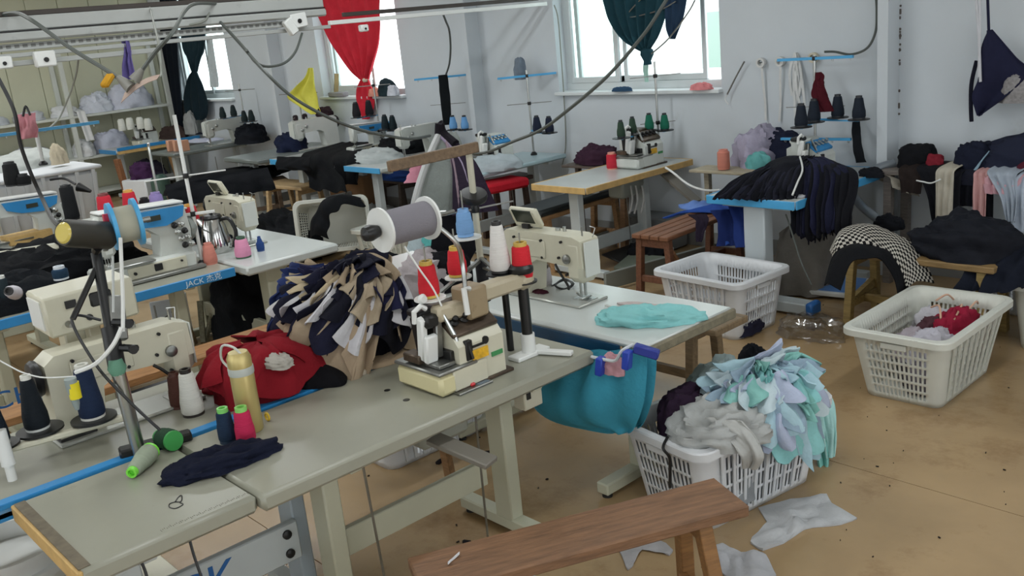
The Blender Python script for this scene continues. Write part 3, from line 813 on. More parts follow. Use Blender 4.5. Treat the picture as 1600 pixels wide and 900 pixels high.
def dome_pt(dm, a, s):
    c, rx, ry, h, rot, seed = dm
    ph = s * math.pi / 2
    r = math.sin(ph) ** 0.66; z = max(0.0, math.cos(min(ph, math.pi / 2))) ** 0.66
    k = 1 + 0.14 * nz((math.cos(a) * 1.5, math.sin(a) * 1.5, s * 2), 1, seed)
    x = math.cos(a) * r * rx * k; y = math.sin(a) * r * ry * k
    return Vector((c[0] + x * math.cos(rot) - y * math.sin(rot), c[1] + x * math.sin(rot) + y * math.cos(rot), c[2] + h * z * (1 + 0.12 * nz((x * 6, y * 6, 0), 1, seed))))
def flap(dm, a0, da, s0, s1, lift, m, seed, name, label, cat, group=None, folds=1.5, amp=0.014, nu=9, nv=12, th=0.005, curl=0.03, slant=0.0):
    c = Vector(dm[0])
    def fn(u, v):
        s = s0 + (s1 - s0) * u * (1 - 0.22 * (2 * v - 1) ** 2 + 0.06 * nz((v * 3, seed, 0), 1, seed))
        a = a0 + slant * u + da * (v - 0.5) * (1 + 0.35 * math.sin(u * 3 + seed)) + 0.15 * nz((u * 2, seed, 0), 1, seed)
        p = dome_pt(dm, a, max(0.0, min(s, 1.0)))
        if s > 1.0: p.z -= (s - 1.0) * 0.3
        n = (p - c - Vector((0, 0, dm[3] * 0.1))).normalized()
        return p + n * (lift + curl * u * u + amp * math.sin(v * folds * 2 * math.pi + seed * 1.3) * (0.3 + u) + 0.012 * nz((u * 3, v * 4, 0), 1, seed))
    mb = MB(); mb.sheet(fn, nu, nv, th)
    o = mb.build(name, m, None, 60)
    return tag(o, label, cat, group)
def dome_core(dm, m, label, name='cloth_heap', nu=14, nv=28, kind='stuff', shrink=0.96, cat='cloth'):
    mb = MB(); vs = []; fs = []
    d2 = (dm[0], dm[1] * shrink, dm[2] * shrink, dm[3] * shrink, dm[4], dm[5])
    for i in range(nu + 1):
        for j in range(nv): vs.append(dome_pt(d2, 2 * math.pi * j / nv, i / nu))
    for i in range(nu):
        for j in range(nv):
            k = (j + 1) % nv; fs.append((i * nv + j, (i + 1) * nv + j, (i + 1) * nv + k, i * nv + k))
    fs.append(tuple(nu * nv + j for j in range(nv - 1, -1, -1)))
    mb.add(vs, fs); o = mb.build(name, m, None, 60)
    return tag(o, label, cat, None, kind)
def flat_cloth(name, label, cat, c, rx, ry, m, seed, z=0.012, rz=0.0, lobes=0.35, group=None, h=0.03, nu=9, nv=30):
    """a crumpled flat piece lying on a surface at c.z"""
    c = Vector(c); ca, sa = math.cos(rz), math.sin(rz)
    def P(u, a):
        k = 1 + lobes * nz((math.cos(a) * 1.3, math.sin(a) * 1.3, 0), 1, seed)
        x = math.cos(a) * u * rx * k; y = math.sin(a) * u * ry * k
        e = 0.006 + h * abs(nz((x * 9, y * 9, 0), 1, seed)) * (1.15 - u * 0.7) + z * (1 - u * u)
        return Vector((c.x + x * ca - y * sa, c.y + x * sa + y * ca, c.z + e))
    vs = [P(i / nu, 2 * math.pi * j / nv) for i in range(nu + 1) for j in range(nv)]
    fs = []
    for i in range(nu):
        for j in range(nv):
            k = (j + 1) % nv; fs.append((i * nv + j, (i + 1) * nv + j, (i + 1) * nv + k, i * nv + k))
    o2 = len(vs)
    vs += [Vector((v.x, v.y, c.z + 0.001)) for v in vs[nu * nv:]]
    for j in range(nv):
        k = (j + 1) % nv; fs.append((nu * nv + j, o2 + j, o2 + k, nu * nv + k))
    fs.append(tuple(o2 + j for j in range(nv - 1, -1, -1)))
    o = MB().add(vs, fs).build(name, m, None, 60)
    return tag(o, label, cat, group)

def band(name, label, cat, upper, lower, m, bulge=0.03, amp=0.012, folds=3.0, seed=0, nu=30, nv=16, th=0.006, group=None, direction=(0, -0.5, 0.6)):
    """a cloth between two edge curves, bulging out and rippling along its length"""
    U = spline(upper, nu); L = spline(lower, nu); dr = Vector(direction).normalized()
    def fn(u, v):
        p = spl_at(U, u).lerp(spl_at(L, u), v)
        return p + dr * (bulge * math.sin(math.pi * v) + amp * math.sin(u * folds * 2 * math.pi + seed + 1.5 * v) * (0.3 + 0.7 * v) + amp * nz((u * 5, v * 3, 0), 1, seed))
    mb = MB(); mb.sheet(fn, nu, nv, th)
    o = mb.build(name, m, None, 60)
    if label: tag(o, label, cat, group)
    return o
ORD = ['first', 'second', 'third', 'fourth', 'fifth', 'sixth', 'seventh', 'eighth', 'ninth', 'tenth', 'eleventh', 'twelfth', 'thirteenth', 'fourteenth', 'fifteenth', 'sixteenth']
# ------------------------------------------------------------------ foreground tables
fg1 = table('plain grey table end with bare wooden edge at the lower left, no machine on it', -2.83, -2.28, 0.52, 1.0, 90, TOPM, None, LEGW, legs=(0.1, 0.3), motor=False, pedal=False, th=0.055)
MB().box((-0.237, 0, TZ0 - 0.028), (0.014, 0.55, 0.05), None, 0.003).build('bare_edge', EDGEWOOD, fg1, 0)
MB().box((-0.222, 0, TZ0 + 0.0008), (0.03, 0.53, 0.002)).build('worn_strip', mat('worn_brown', '#6b6250', rough=0.7, var=0.3, vs=30), fg1, 0)
random.seed(8)
fg2 = table('long grey sewing table in the foreground carrying the cream overlock machine', -2.83, -2.26, 1.004, 2.36, 90, TOPM, None, LEGM, legs=(0.34, 0.25), th=0.055, beam=0.27, pedal=False)
m = MB()
for px, py, r in ((605, 610, .011), (635, 625, .012), (790, 577, .012)): m.lathe([(r, 0), (r, 0.0012)], Vector((at_z(px, py, TZ0).y - 1.682, -(at_z(px, py, TZ0).x + 2.545), TZ0)), None, 14)
m.build('cable_hole', BLACKP, fg2)
m = MB(); m.bar((-0.03, -0.2, TZ0 - 0.1), (0.03, -0.42, TZ0 - 0.15), 0.07, 0.02, bev=0.004); m.build('waste_chute', mat('chute_grey', '#77736a', rough=0.5), fg2)
m = MB(); m.box((0.44, -0.16, TZ0 - 0.11), (0.09, 0.06, 0.11), None, 0.004); m.build('switch_box', CREAM, fg2)
m = MB(); m.box((0.415, -0.192, TZ0 - 0.11), (0.018, 0.006, 0.026)); m.build('switch', BLACKP, fg2)
for x, a in ((-0.33, 0.05), (0.12, 0.03)):
    m = MB(); m.tube([(x, -0.25, TZ0 - 0.06), (x + a, -0.2, 0.1)], 0.004, 6); m.build('pedal_rod', STEEL, fg2)
# ink doodle on the plain table end
def doodle(pts, parent):
    return MB().tube(spline([Vector((at_z(a, b, TZ0).y - 0.76, -(at_z(a, b, TZ0).x + 2.555), TZ0 + 0.001)) for a, b in pts], 40), 0.0016, 5).build('ink_mark', BLACKP, parent)
doodle([(274, 784), (279, 777), (284, 775), (283, 784), (273, 785), (265, 788), (265, 793), (274, 795), (283, 791), (286, 788), (281, 786)], fg1)
m = MB()
for k in range(46): m.box((-0.02 + 0.0055 * k, -0.247 + 0.003 * (k % 3), TZ0 + 0.0004), (0.0012, 0.006 + 0.006 * (k % 5 == 0), 0.0008))
m.build('printed_scale', mat('faded_print', '#77776a', rough=0.6), fg1, 0, 'stuff')
# metal gauge tray beside the overlock
g = thing('metal_gauge', 'flat metal plate with a red clip lying in front of the overlock', 'gauge', at_z(738, 606, TZ0), math.radians(90))
MB().box((0, 0, 0.004), (0.15, 0.05, 0.008), None, 0.002).build('plate', STEEL, g, 0)
MB().box((0.04, 0, 0.0085), (0.05, 0.035, 0.002)).build('slide', mat('slate_slide', '#6d7a86', rough=0.4), g, 0)
MB().box((0.0, -0.005, 0.014), (0.02, 0.012, 0.012), None, 0.004).build('clip', plastic('#c22f36'), g, 0)

overlock('cream overlock machine with yellow label on the foreground table', (-2.5, 1.955, TZ0), 90, CREAM, mat('cream_yellow', '#d3cba0', rough=0.35, var=0.05, dirt='#a39a72', ds=9, dthr=0.7))

# ---- pneumatic feeder mounted over the overlock
fd = thing('elastic_feeder', 'beige feeder arm on a black post clamped beside the foreground overlock', 'feeder', (-2.43, 2.19, TZ0))
m = MB(); m.box((0.0, 0.0, 0.008), (0.06, 0.16, 0.016), None, 0.003); m.box((0.08, 0.05, 0.012), (0.14, 0.03, 0.016), rotm(0, 0, 0.4), 0.003); m.build('bracket', WHITEP, fd, 0)
MB().tube([(0, 0, 0.01), (0, 0, 0.085)], 0.026, 16).build('socket', WHITEP, fd)
MB().tube([(0, 0, 0.085), (0, 0, 0.3)], 0.02, 14).build('post', BLACKP, fd)
MB().lathe([(0.042, 0), (0.045, 0.006), (0.045, 0.02), (0.036, 0.03)], (0, 0, 0.315), None, 20).build('post_cap', BLACKP, fd)
AR = mat('feeder_beige', '#b5ab93', rough=0.45, var=0.1, dirt='#7b6a50', ds=10, dthr=0.6)
m = MB(); m.box((-0.005, -0.1, 0.29), (0.07, 0.28, 0.055), None, 0.01); m.box((0, 0.0, 0.285), (0.075, 0.07, 0.06), None, 0.02); m.build('arm', AR, fd)
m = MB(); m.box((-0.01, -0.24, 0.275), (0.095, 0.09, 0.11), None, 0.008); m.build('gear_housing', mat('housing_brown', '#958468', rough=0.45, var=0.12, dirt='#6a573c', ds=12), fd)
m = MB(); m.box((-0.015, -0.335, 0.262), (0.055, 0.12, 0.055), rotm(-0.08), 0.01); m.build('nose', AR, fd)
m = MB(); m.tube([(0.03, -0.27, 0.33), (0.04, -0.3, 0.34), (0.045, -0.3, 0.25)], 0.01, 8); m.build('yoke', WHITEP, fd)
m = MB(); m.box((-0.02, -0.415, 0.25), (0.05, 0.06, 0.045), rotm(-0.1), 0.01); m.build('feed_head', DARKMETAL, fd)
m = MB(); m.tube([(-0.1, 0.0, 0.0), (-0.1, 0.0, 0.27)], 0.013, 10); m.build('rear_post', BLACKP, fd)
m = MB(); m.bar((-0.1, 0, 0.27), (0, -0.05, 0.28), 0.03, 0.02); m.build('rear_link', DARKMETAL, fd)
MB().lathe([(0.012, -0.012), (0.018, 0), (0.012, 0.012)], (-0.035, -0.42, 0.325), rotm(0, R90), 12).build('guide_wheel', WHITEP, fd)

# ---- thread stand behind the overlock
PALEPOLE = mat('pale_pole', '#b9b6a4', rough=0.4)
st = thread_stand('tall pale pole stand with a wooden top bar behind the overlock cones', (-2.77, 2.29, TZ0), 0.75, [(0.5, 0.17, 1.35, STEEL, 0.008)], (), PALEPOLE, 0, None, True, 0.013)
m = MB(); m.bar((0.02, 0.03, 0.735), (-0.05, -0.34, 0.72), 0.022, 0.04, bev=0.003); m.build('wooden_bar', wood('#6f5b45', 'dull_wood'), st)
MB().lathe([(0.02, -0.016), (0.05, -0.014), (0.055, 0), (0.05, 0.014), (0.02, 0.016)], (0.0, 0.0, 0.55), rotm(0.15, 0.35), 22).build('foam_wheel', BLACKP, st)
MB().tube([(0, 0, 0.13), (0.0, 0, 0.3)], 0.024, 12).build('foam_sleeve', mat('black_foam', '#17181c', rough=0.95), st)
for (px, py, d, rr, mm_) in ((672, 466, 3.2, 0.055, WHITEP), (716, 433, 3.45, 0.05, WHITEP), (783, 427, 3.4, 0.055, BLACKP), (818, 440, 3.4, 0.05, BLACKP), (728, 371, 3.6, 0.06, WHITEP)):
    p = at_d(px, py, d) - Vector(st.location)
    dd = MB().lathe([(0.008, -0.006), (rr, -0.002), (rr, 0.003), (0.01, 0.004)], p, None, 22).build('cone_disc', mm_, st)
    a = MB(); a.bar((0, 0, p.z - 0.008), (p.x, p.y, p.z - 0.008), 0.014, 0.008); a.build('disc_arm', STEEL, st, 0)
    MB().tube([p, p + Vector((0, 0, 0.18))], 0.003, 6).build('pin', METAL, dd)
REDY = '#d02a35'
cone('red thread cone nearest the navy heap, on a white disc above the overlock', at_d(672, 465, 3.2) + Vector((0, 0, .004)), REDY, 0.125, 0.036, 0.028, '#c8a94e', base='#c8a94e')
cone('small red thread cone behind the bent metal rod above the overlock', at_d(716, 432, 3.45) + Vector((0, 0, .004)), REDY, 0.11, 0.036, 0.028, '#c8a94e', base='#c8a94e')
cone('tall white thread cone standing above the overlock', at_d(783, 426, 3.4) + Vector((0, 0, .004)), '#dcdad6', 0.185, 0.038, 0.022, '#2b2b2b')
cone('red thread cone right of the tall white cone beside the feeder post', at_d(818, 439, 3.4) + Vector((0, 0, .004)), REDY, 0.14, 0.038, 0.031, '#c8a94e')
cone('light blue thread cone on the pale pole stand behind the overlock', at_d(728, 370, 3.6) + Vector((0, 0, .004)), '#7aa6d6', 0.105, 0.034, 0.027, '#7aa6d6')

# ---- bent rod and the big reel of grey elastic
rl = thing('elastic_reel', 'large reel of grey elastic with white flanges above the navy heap', 'reel', at_d(632, 350, 2.95))
ax = Vector((0.0, 1.0, 0.0)); RR = rotm(-R90)
def fl_(y, r0, r1, th): return [(r0, y - th), (r1, y - th), (r1, y + th), (r0, y + th)]
MB().lathe([(0.055, -0.085), (0.056, 0.085)], n=28, R=RR).build('elastic_roll', mat('grey_elastic', '#8d8a92', rough=0.9, bump=0.6, bs=20, stretch=(60, 4, 60)), rl)
for s in (-1, 1): MB().lathe(fl_(s * 0.09, 0.012, 0.07, 0.004), n=30, R=RR).build('flange', WHITEP, rl)
MB().tube([(0, -0.15, 0), (0, 0.2, 0)], 0.006, 8).build('spindle', STEEL, rl)
MB().lathe([(0.0, -0.16), (0.022, -0.15), (0.026, -0.13), (0.018, -0.1)], n=12, R=RR).build('knob', BLACKP, rl)
m = MB(); q = Vector(rl.location)
m.tube(spline([Vector((0, 0.17, 0)), at_d(668, 338, 3.1) - q, at_d(712, 378, 3.15) - q, at_d(722, 410, 3.2) - q, at_d(727, 450, 3.2) - q], 24), 0.008, 8); m.build('bent_rod', METAL, rl)
cable('elastic_strand', [at_d(632, 385, 2.93), at_d(655, 420, 2.95), at_d(676, 450, 2.98), at_d(690, 478, 3.0)], 0.0032, WHITEP, 'white elastic strand running from the grey reel down to the overlock', 'elastic')

# ---- table with blue edge behind the foreground table, with its back-turned machine
S = table('grey table with a thin blue edge running behind the foreground table', -3.43, -2.842, -0.35, 1.8, -90, TOPM, None, LEGW, legs=(0.2, 0.2), motor=False, pedal=False, th=0.05, leg=False)
MB().box((0, 0.272, TZ0 + 0.001), (2.14, 0.04, 0.003)).build('blue_strip', BLUE, S, 0)
MB().box((0, 0.291, TZ0 - 0.024), (2.14, 0.006, 0.05)).build('blue_edge', BLUE, S, 0)
# its frame stands out below the foreground table: column, foot and lettered beam
SB = thing('table_frame', 'grey blue steel table frame with lettered beam below the foreground table', 'table frame', (-2.75, 0.9, 0))
MB().box((0.0, 0.42, 0.35), (0.1, 0.055, 0.6), None, 0.006).build('column', mat('frame_bluegrey', '#9fabb2', rough=0.4, var=0.06), SB)
MB().box((0.02, 0.42, 0.035), (0.5, 0.06, 0.06), None, 0.006).build('foot_bar', LEGW, SB)
MB().box((0.28, 0.42, 0.035), (0.03, 0.066, 0.066), None, 0.01).build('foot_cap', BLUE, SB)
bm_ = MB().box((0.06, -0.13, 0.3), (0.03, 1.05, 0.14), None, 0.005).build('cross_beam', LEGW, SB)
for z in (0.265, 0.335): MB().lathe([(0.016, 0), (0.016, 0.008), (0.008, 0.012)], (0.075, 0.35, z), rotm(0, R90), 12).build('bolt', DARKMETAL, bm_)
LB = mat('letter_blue', '#1e5d9c', rough=0.5)
RX = Matrix(((0, 0, 1), (1, 0, 0), (0, 1, 0)))
lettering('lettering', 'JACK', LB, 0.14, bm_, (0.0765, -0.02, 0.295), RX, 0.0008, 1.15)
lockstitch('cream lockstitch machine seen from behind, on the blue edged table behind the bottle', (-3.2, 1.0, TZ0), -90, CREAM, False)
mb = MB(); mb.lathe([(0.05, 0), (0.052, 0.05), (0.045, 0.1), (0.02, 0.13), (0, 0.135)], n=18)
tag(mb.build('motor_cap', mat('cap_greygreen', '#7e8a84', rough=0.4)), 'grey rounded motor cap beside the black thread cone', 'motor').location = at_z(92, 668, TZ0)
# cone bar with discs
cb = thing('cone_rack', 'white bar rack on clamp posts holding the black and navy cones', 'cone rack', at_z(100, 690, TZ0))
q = Vector(cb.location)
A_ = at_z(-25, 712, 0.8) - q; B_ = at_z(195, 652, 0.8) - q
m = MB(); m.bar(A_, B_, 0.03, 0.018, bev=0.004); m.build('bar', CREAM, cb)
m = MB(); pz = at_z(20, 750, TZ0) - q
m.tube([pz, pz + Vector((0, 0, 0.05))], 0.014, 10); m.tube([pz + Vector((0, 0, .05)), pz + Vector((-0.01, 0, 0.16))], 0.02, 10); m.build('clamp_post', WHITEP, cb)
m = MB(); pz = at_z(122, 685, TZ0) - q; m.tube([pz, pz + Vector((0, 0, 0.08))], 0.012, 8); m.box(pz + Vector((0, 0, 0.01)), (0.05, 0.12, 0.02), None, 0.004); m.build('clamp_foot', DARKMETAL, cb)
for k, (px, py, rr) in enumerate(((-2, 697, 0.06), (63, 672, 0.07), (147, 654, 0.07))):
    p = at_z(px, py, 0.815) - q
    d = MB().lathe([(0.008, -0.006), (rr, -0.002), (rr, 0.005), (0.01, 0.008)], p, None, 26).build('cone_disc', BLACKP, cb)
    MB().tube([p, p + Vector((0, 0, 0.16))], 0.003, 6).build('pin', METAL, d)
cone('dark cone cut by the left frame edge on the white bar rack', at_z(-2, 695, 0.82), '#16202a', 0.17, 0.036, 0.022, '#dcdcd4')
cone('black thread cone with white tip on the left disc of the bar rack', at_z(60, 670, 0.82), '#161d24', 0.18, 0.038, 0.02, '#dcdcd4', base='#c9ccc8')
cone('navy thread cone on the right disc of the bar rack', at_z(146, 652, 0.82), '#1d2c48', 0.18, 0.04, 0.027, '#dcdcd4')
tag(MB().lathe([(0.006, 0), (0.011, 0.02), (0.018, 0.075), (0.018, 0.1)], at_d(121, 640, 2.85), None, 12).build('glue_tube', plastic('#8d9998')), 'grey nozzle with a yellow label left of the navy cone', 'nozzle')
o = bpy.data.objects[-1] if False else None
tag(MB().lathe([(0.0175, 0), (0.0182, 0.05)], at_d(119, 622, 2.84), None, 12).build('yellow_sleeve', plastic('#e0d022')), 'bright yellow label sleeve left of the navy cone', 'label')

# tall pole with lamp and blue reel
pl = thing('machine_pole', 'silver and black pole clamped at the blue strip, carrying lamp and reel', 'pole', (-2.85, 0.9, TZ0))
q = Vector(pl.location)
p1 = at_d(183, 575, 2.86) - q; p2 = at_d(150, 395, 2.9) - q
m = MB(); m.tube([(0, 0, 0.0), p1], 0.021, 14); m.build('lower_tube', METAL, pl)
m = MB(); m.tube([p1, p1.lerp(p2, 0.35)], 0.026, 14); m.build('sleeve', BLACKP, pl)
m = MB(); m.tube([p1.lerp(p2, 0.35), p2], 0.016, 12); m.build('upper_tube', BLACKP, pl)
m = MB(); m.bar(p1.lerp(p2, 0.22) + Vector((0, 0.02, 0)), p1.lerp(p2, 0.6) + Vector((0, 0.03, 0)), 0.05, 0.03, (1, 0, 0), 0.004); m.build('bracket', STEEL, pl)
m = MB(); m.bar((-0.03, -0.05, 0.012), (0.03, 0.16, 0.012), 0.05, 0.03, bev=0.006); m.build('clamp', BLACKP, pl)
m = MB(); m.tube([p1.lerp(p2, 0.9), p1.lerp(p2, 0.5) + Vector((0.0, -0.1, 0))], 0.009, 8); m.build('strut', BLACKP, pl)
for k, py in enumerate((505, 545)):
    p = at_d(198 + 8 * k, py, 2.84) - q
    m = MB(); m.tube([p + Vector((-0.05, -0.02, 0)), p + Vector((0.01, 0.01, 0))], 0.012, 8); m.lathe([(0.006, 0), (0.014, 0.004), (0.014, 0.016)], p, rotm(0, R90), 12); m.build('knob', BLACKP, pl)
m = MB(); m.lathe([(0.02, -0.02), (0.028, 0.0), (0.02, 0.03)], p1, None, 14); m.build('green_tie', mat('green_tie', '#5f8f78', rough=0.6), pl)
# lamp
lm = thing('work_lamp', 'dark work lamp with a yellow lens at the top of the machine pole', 'lamp', at_d(130, 368, 2.82))
q = Vector(lm.location); a = at_d(99, 364, 2.75) - q; b = at_d(168, 368, 2.9) - q; dr = (b - a).normalized()
m = MB(); m.tube([a, a.lerp(b, 0.1), b], [0.036, 0.041, 0.043], 22); m.build('housing', mat('lamp_olive', '#2f2d26', rough=0.5, var=0.1), lm)
m = MB(); m.tube([a - dr * 0.006, a + dr * 0.002], [0.026, 0.034], 20); m.build('lens', mat('lens_yellow', '#cdbb62', rough=0.2), lm)
m = MB(); c_ = at_d(150, 392, 2.88) - q; m.tube([b.lerp(a, 0.3) - Vector((0, 0, 0.04)), c_], 0.014, 8); m.build('lamp_bracket', BLACKP, lm)
# blue flanged reel
br = thing('tape_reel', 'reel of beige tape between two blue flanges on the machine pole', 'reel', at_d(196, 352, 2.95))
q = Vector(br.location); a = at_d(176, 354, 2.92) - q; b = at_d(214, 346, 2.955) - q; dr = (b - a).normalized()
m = MB(); m.tube([a, b], 0.056, 26); m.build('tape_roll', mat('beige_tape', '#a8a694', rough=0.8), br)
for p in (a, b):
    m = MB(); m.tube([p - dr * 0.006, p + dr * 0.006], 0.074, 28); m.build('flange', LBLUE, br)
m = MB(); m.tube([a - dr * 0.03, b + dr * 0.04], 0.009, 10); m.build('spindle', STEEL, br)
m = MB(); m.tube([a - dr * 0.03, at_d(165, 392, 2.9) - q], 0.009, 8); m.build('arm', STEEL, br)
MB().box(a - dr * 0.012 + Vector((0, 0, 0.02)), (0.012, 0.02, 0.045)).build('red_tab', plastic('#c93a4e'), br)
cable('white_hose', [at_d(188, 372, 2.85), at_d(190, 420, 2.83), at_d(192, 470, 2.82), at_d(192, 518, 2.82)], 0.006, WHITEP, 'white hose hanging straight down from the blue flanged reel', 'hose')
cable('white_hose', [at_d(190, 512, 2.8), at_d(176, 540, 2.79), at_d(150, 568, 2.8), at_d(118, 582, 2.82)], 0.0065, WHITEP, 'white corrugated hose bowing left to the navy cone', 'hose')
cable('thin_hose', [at_d(176, 400, 2.86), at_d(177, 450, 2.85), at_d(177, 488, 2.85)], 0.004, plastic('#b9bdbb'), 'thin grey hose beside the white hose below the blue reel', 'hose')
cable('cord', [at_d(158, 500, 2.9), at_d(112, 497, 2.87), at_d(150, 570, 2.85), at_d(200, 625, 2.85), at_d(250, 672, 2.85)], 0.0045, BLACKP, 'black cord crossing diagonally behind the silver pole', 'cord')
cable('white_string', [at_d(-10, 558, 2.8), at_d(15, 572, 2.8), at_d(38, 583, 2.8), at_d(70, 590, 2.82), at_d(118, 588, 2.84)], 0.0022, WHITEP, 'white string running from the left frame edge over the black cone', 'string')
# control box on its column
cx = thing('control_box', 'cream control box with a power socket, on a column left of the black pole', 'control box', (-3.5, 0.98, 0))
q = Vector(cx.location)
p = at_d(130, 473, 3.3) - q
R_ = rotm(0, 0, math.radians(60))
m = MB(); m.box(p, (0.3, 0.2, 0.14), rotm(0, -0.02, R90 * 0.98), 0.008); m.build('case', CREAM, cx)
mm_ = MB(); 
fx = p.x + 0.1
mm_.box((fx, p.y - 0.07, p.z + 0.03), (0.01, 0.035, 0.026)); mm_.box((fx, p.y + 0.03, p.z + 0.025), (0.014, 0.075, 0.05), None, 0.006)
mm_.build('sockets', BLACKP, cx, 40, 'stuff')
MB().lathe([(0.011, 0), (0.011, 0.008)], (fx, p.y - 0.02, p.z - 0.03), rotm(0, R90), 12).build('dial', BLACKP, cx)
for yy_ in (-0.09, 0.05): MB().lathe([(0.012, 0), (0.008, 0.03)], (fx, p.y + yy_, p.z - 0.035), rotm(0, R90), 12).build('connector', STEEL, cx)
m = MB(); m.box((p.x - 0.01, p.y - 0.153, p.z), (0.13, 0.006, 0.1)); m.build('vent_plate', WHITEP, cx, 0)
m = MB(); m.box((p.x, p.y - 0.06, p.z / 2 - 0.04), (0.08, 0.07, p.z - 0.08), None, 0.006); m.build('column', CREAM, cx)
m = MB(); m.box((p.x, p.y - 0.06, 0.02), (0.3, 0.3, 0.04), None, 0.006); m.build('foot', CREAM, cx)

# ---- things on the blue edged and foreground tables
cone('white thread cone standing left of the red cloth and gold bottle', at_z(303, 647, TZ0), '#d9d8d0', 0.165, 0.039, 0.024, '#2b2623')
cone('brown thread cone half hidden behind the white cone', at_z(281, 636, TZ0), '#54342c', 0.13, 0.03, 0.022, '#54342c')
cone('navy thread cone with a green tip before the gold bottle', at_z(357, 690, TZ0), '#1c3048', 0.115, 0.028, 0.022, '#7fcf6b', base='#1c3048')
cone('magenta thread cone with a green tip before the gold bottle', at_z(386, 691, TZ0), '#c22a54', 0.12, 0.031, 0.024, '#8ccf6b', base='#c22a54')
bt = thing('drink_bottle', 'gold metal drink bottle with a grey band on the foreground table', 'bottle', at_z(394, 672, TZ0))
GOLD = mat('brushed_gold', '#c6b478', rough=0.34, metal=0.45, var=0.06)
MB().lathe([(0.0, 0), (0.034, 0.0), (0.038, 0.006), (0.038, 0.2), (0.037, 0.205)], n=24).build('body', GOLD, bt)
MB().lathe([(0.037, 0.205), (0.038, 0.21), (0.038, 0.25), (0.03, 0.268), (0.0, 0.27)], n=24).build('lid', GOLD, bt)
MB().lathe([(0.0395, 0.195), (0.0405, 0.2), (0.0405, 0.215), (0.0395, 0.22)], n=24).build('band', plastic('#b6bab4'), bt)
m = MB(); m.tube(spline([(-0.03, -0.02, 0.21), (-0.06, -0.03, 0.24), (-0.035, -0.03, 0.29), (0.0, -0.01, 0.285), (0.03, 0, 0.26)], 16), 0.004, 6); m.build('strap', plastic('#c4c6bf'), bt)
tag(MB().tube([(0.012 * math.cos(k * math.pi / 8), 0, 0.012 * math.sin(k * math.pi / 8)) for k in range(16)], 0.004, 6, closed=True).build('yellow_ring', plastic('#d8b42a')), 'small yellow ring standing beside the gold bottle', 'ring').location = at_z(419, 658, TZ0) + Vector((0, 0, 0.016))
def lying_cone(label, px0, py0, px1, py1, col, r0, r1, tip, h):
    a = at_z(px0, py0, TZ0 + r1); b = at_z(px1, py1, TZ0 + r0); d = (b - a); d.normalize()
    o = cone(label, (0, 0, 0), col, h, r0, r1, tip, base=tip)
    o.rotation_euler = (-d).to_track_quat('Z', 'Y').to_euler(); o.location = b
    return o
lying_cone('pale green thread cone lying on its side on the plain table end', 208, 736, 236, 704, '#9aa591', 0.03, 0.021, '#7fe04a', 0.13)
lying_cone('dark green thread cone lying beside the silver pole base', 252, 683, 272, 689, '#22402c', 0.034, 0.03, '#3f9a4e', 0.09)
small_heap('cloth_scrap', 'dark navy curved fabric piece lying on the plain table end', 'fabric piece', at_z(342, 727, TZ0 + .001), 0.18, 0.075, 0.045, cloth('#171b2c', 0.25), 12, 18, 44, None, 1.6, math.radians(84))
# red cloth and the big heap
HR = (at_z(415, 604, TZ0), 0.16, 0.2, 0.16, 0.3, 5)
dome_core(HR, cloth('#64131c', 0.2), 'dark red folded cloth heap behind the gold bottle', kind='stuff')
for i, (a0, da, s0, s1) in enumerate([(-1.2, 1.5, 0.0, 1.0), (-0.3, 1.3, 0.1, 1.0), (0.6, 1.4, 0.0, 0.95), (-2.2, 1.4, 0.1, 0.9), (2.2, 1.5, 0.0, 0.9)]):
    flap(HR, a0, da, s0, s1, 0.01 + 0.004 * i, cloth('#7d1822', 0.15), 3.1 * i + 1, 'red_cloth', '%s dark red cloth fold of the pile behind the gold bottle' % ['front left', 'front', 'right', 'left', 'rear'][i], 'cloth', 'red cloth pieces behind the gold bottle', folds=2.5, amp=0.014, curl=0.02)
small_heap('cloth_scrap', 'grey white cloth strap lying on top of the dark red cloth', 'scrap', at_z(432, 568, TZ0 + .12), 0.08, 0.05, 0.04, cloth('#a7a39a'), 140)
flat_cloth('cloth_scrap', 'dark red corner of cloth lying before the white thread cone', 'fabric piece', at_z(338, 608, TZ0), 0.06, 0.05, cloth('#7d1822'), 3, 0.02, 0.4)
HP = (at_z(552, 558, TZ0) + Vector((-0.03, 0.0, 0)), 0.225, 0.225, 0.36, 0.0, 9)
dome_core(HP, cloth('#15141c', 0.3), 'dark inner bulk of the big garment heap behind the overlock', shrink=0.93)
NAVY = ['#1d1e30', '#191a28', '#232440', '#171822']; BEIGE = ['#b3a488', '#a89a84', '#bfb4a0', '#9c8c76']; WH = ['#c9c8cc', '#b9b8ba']
random.seed(21)
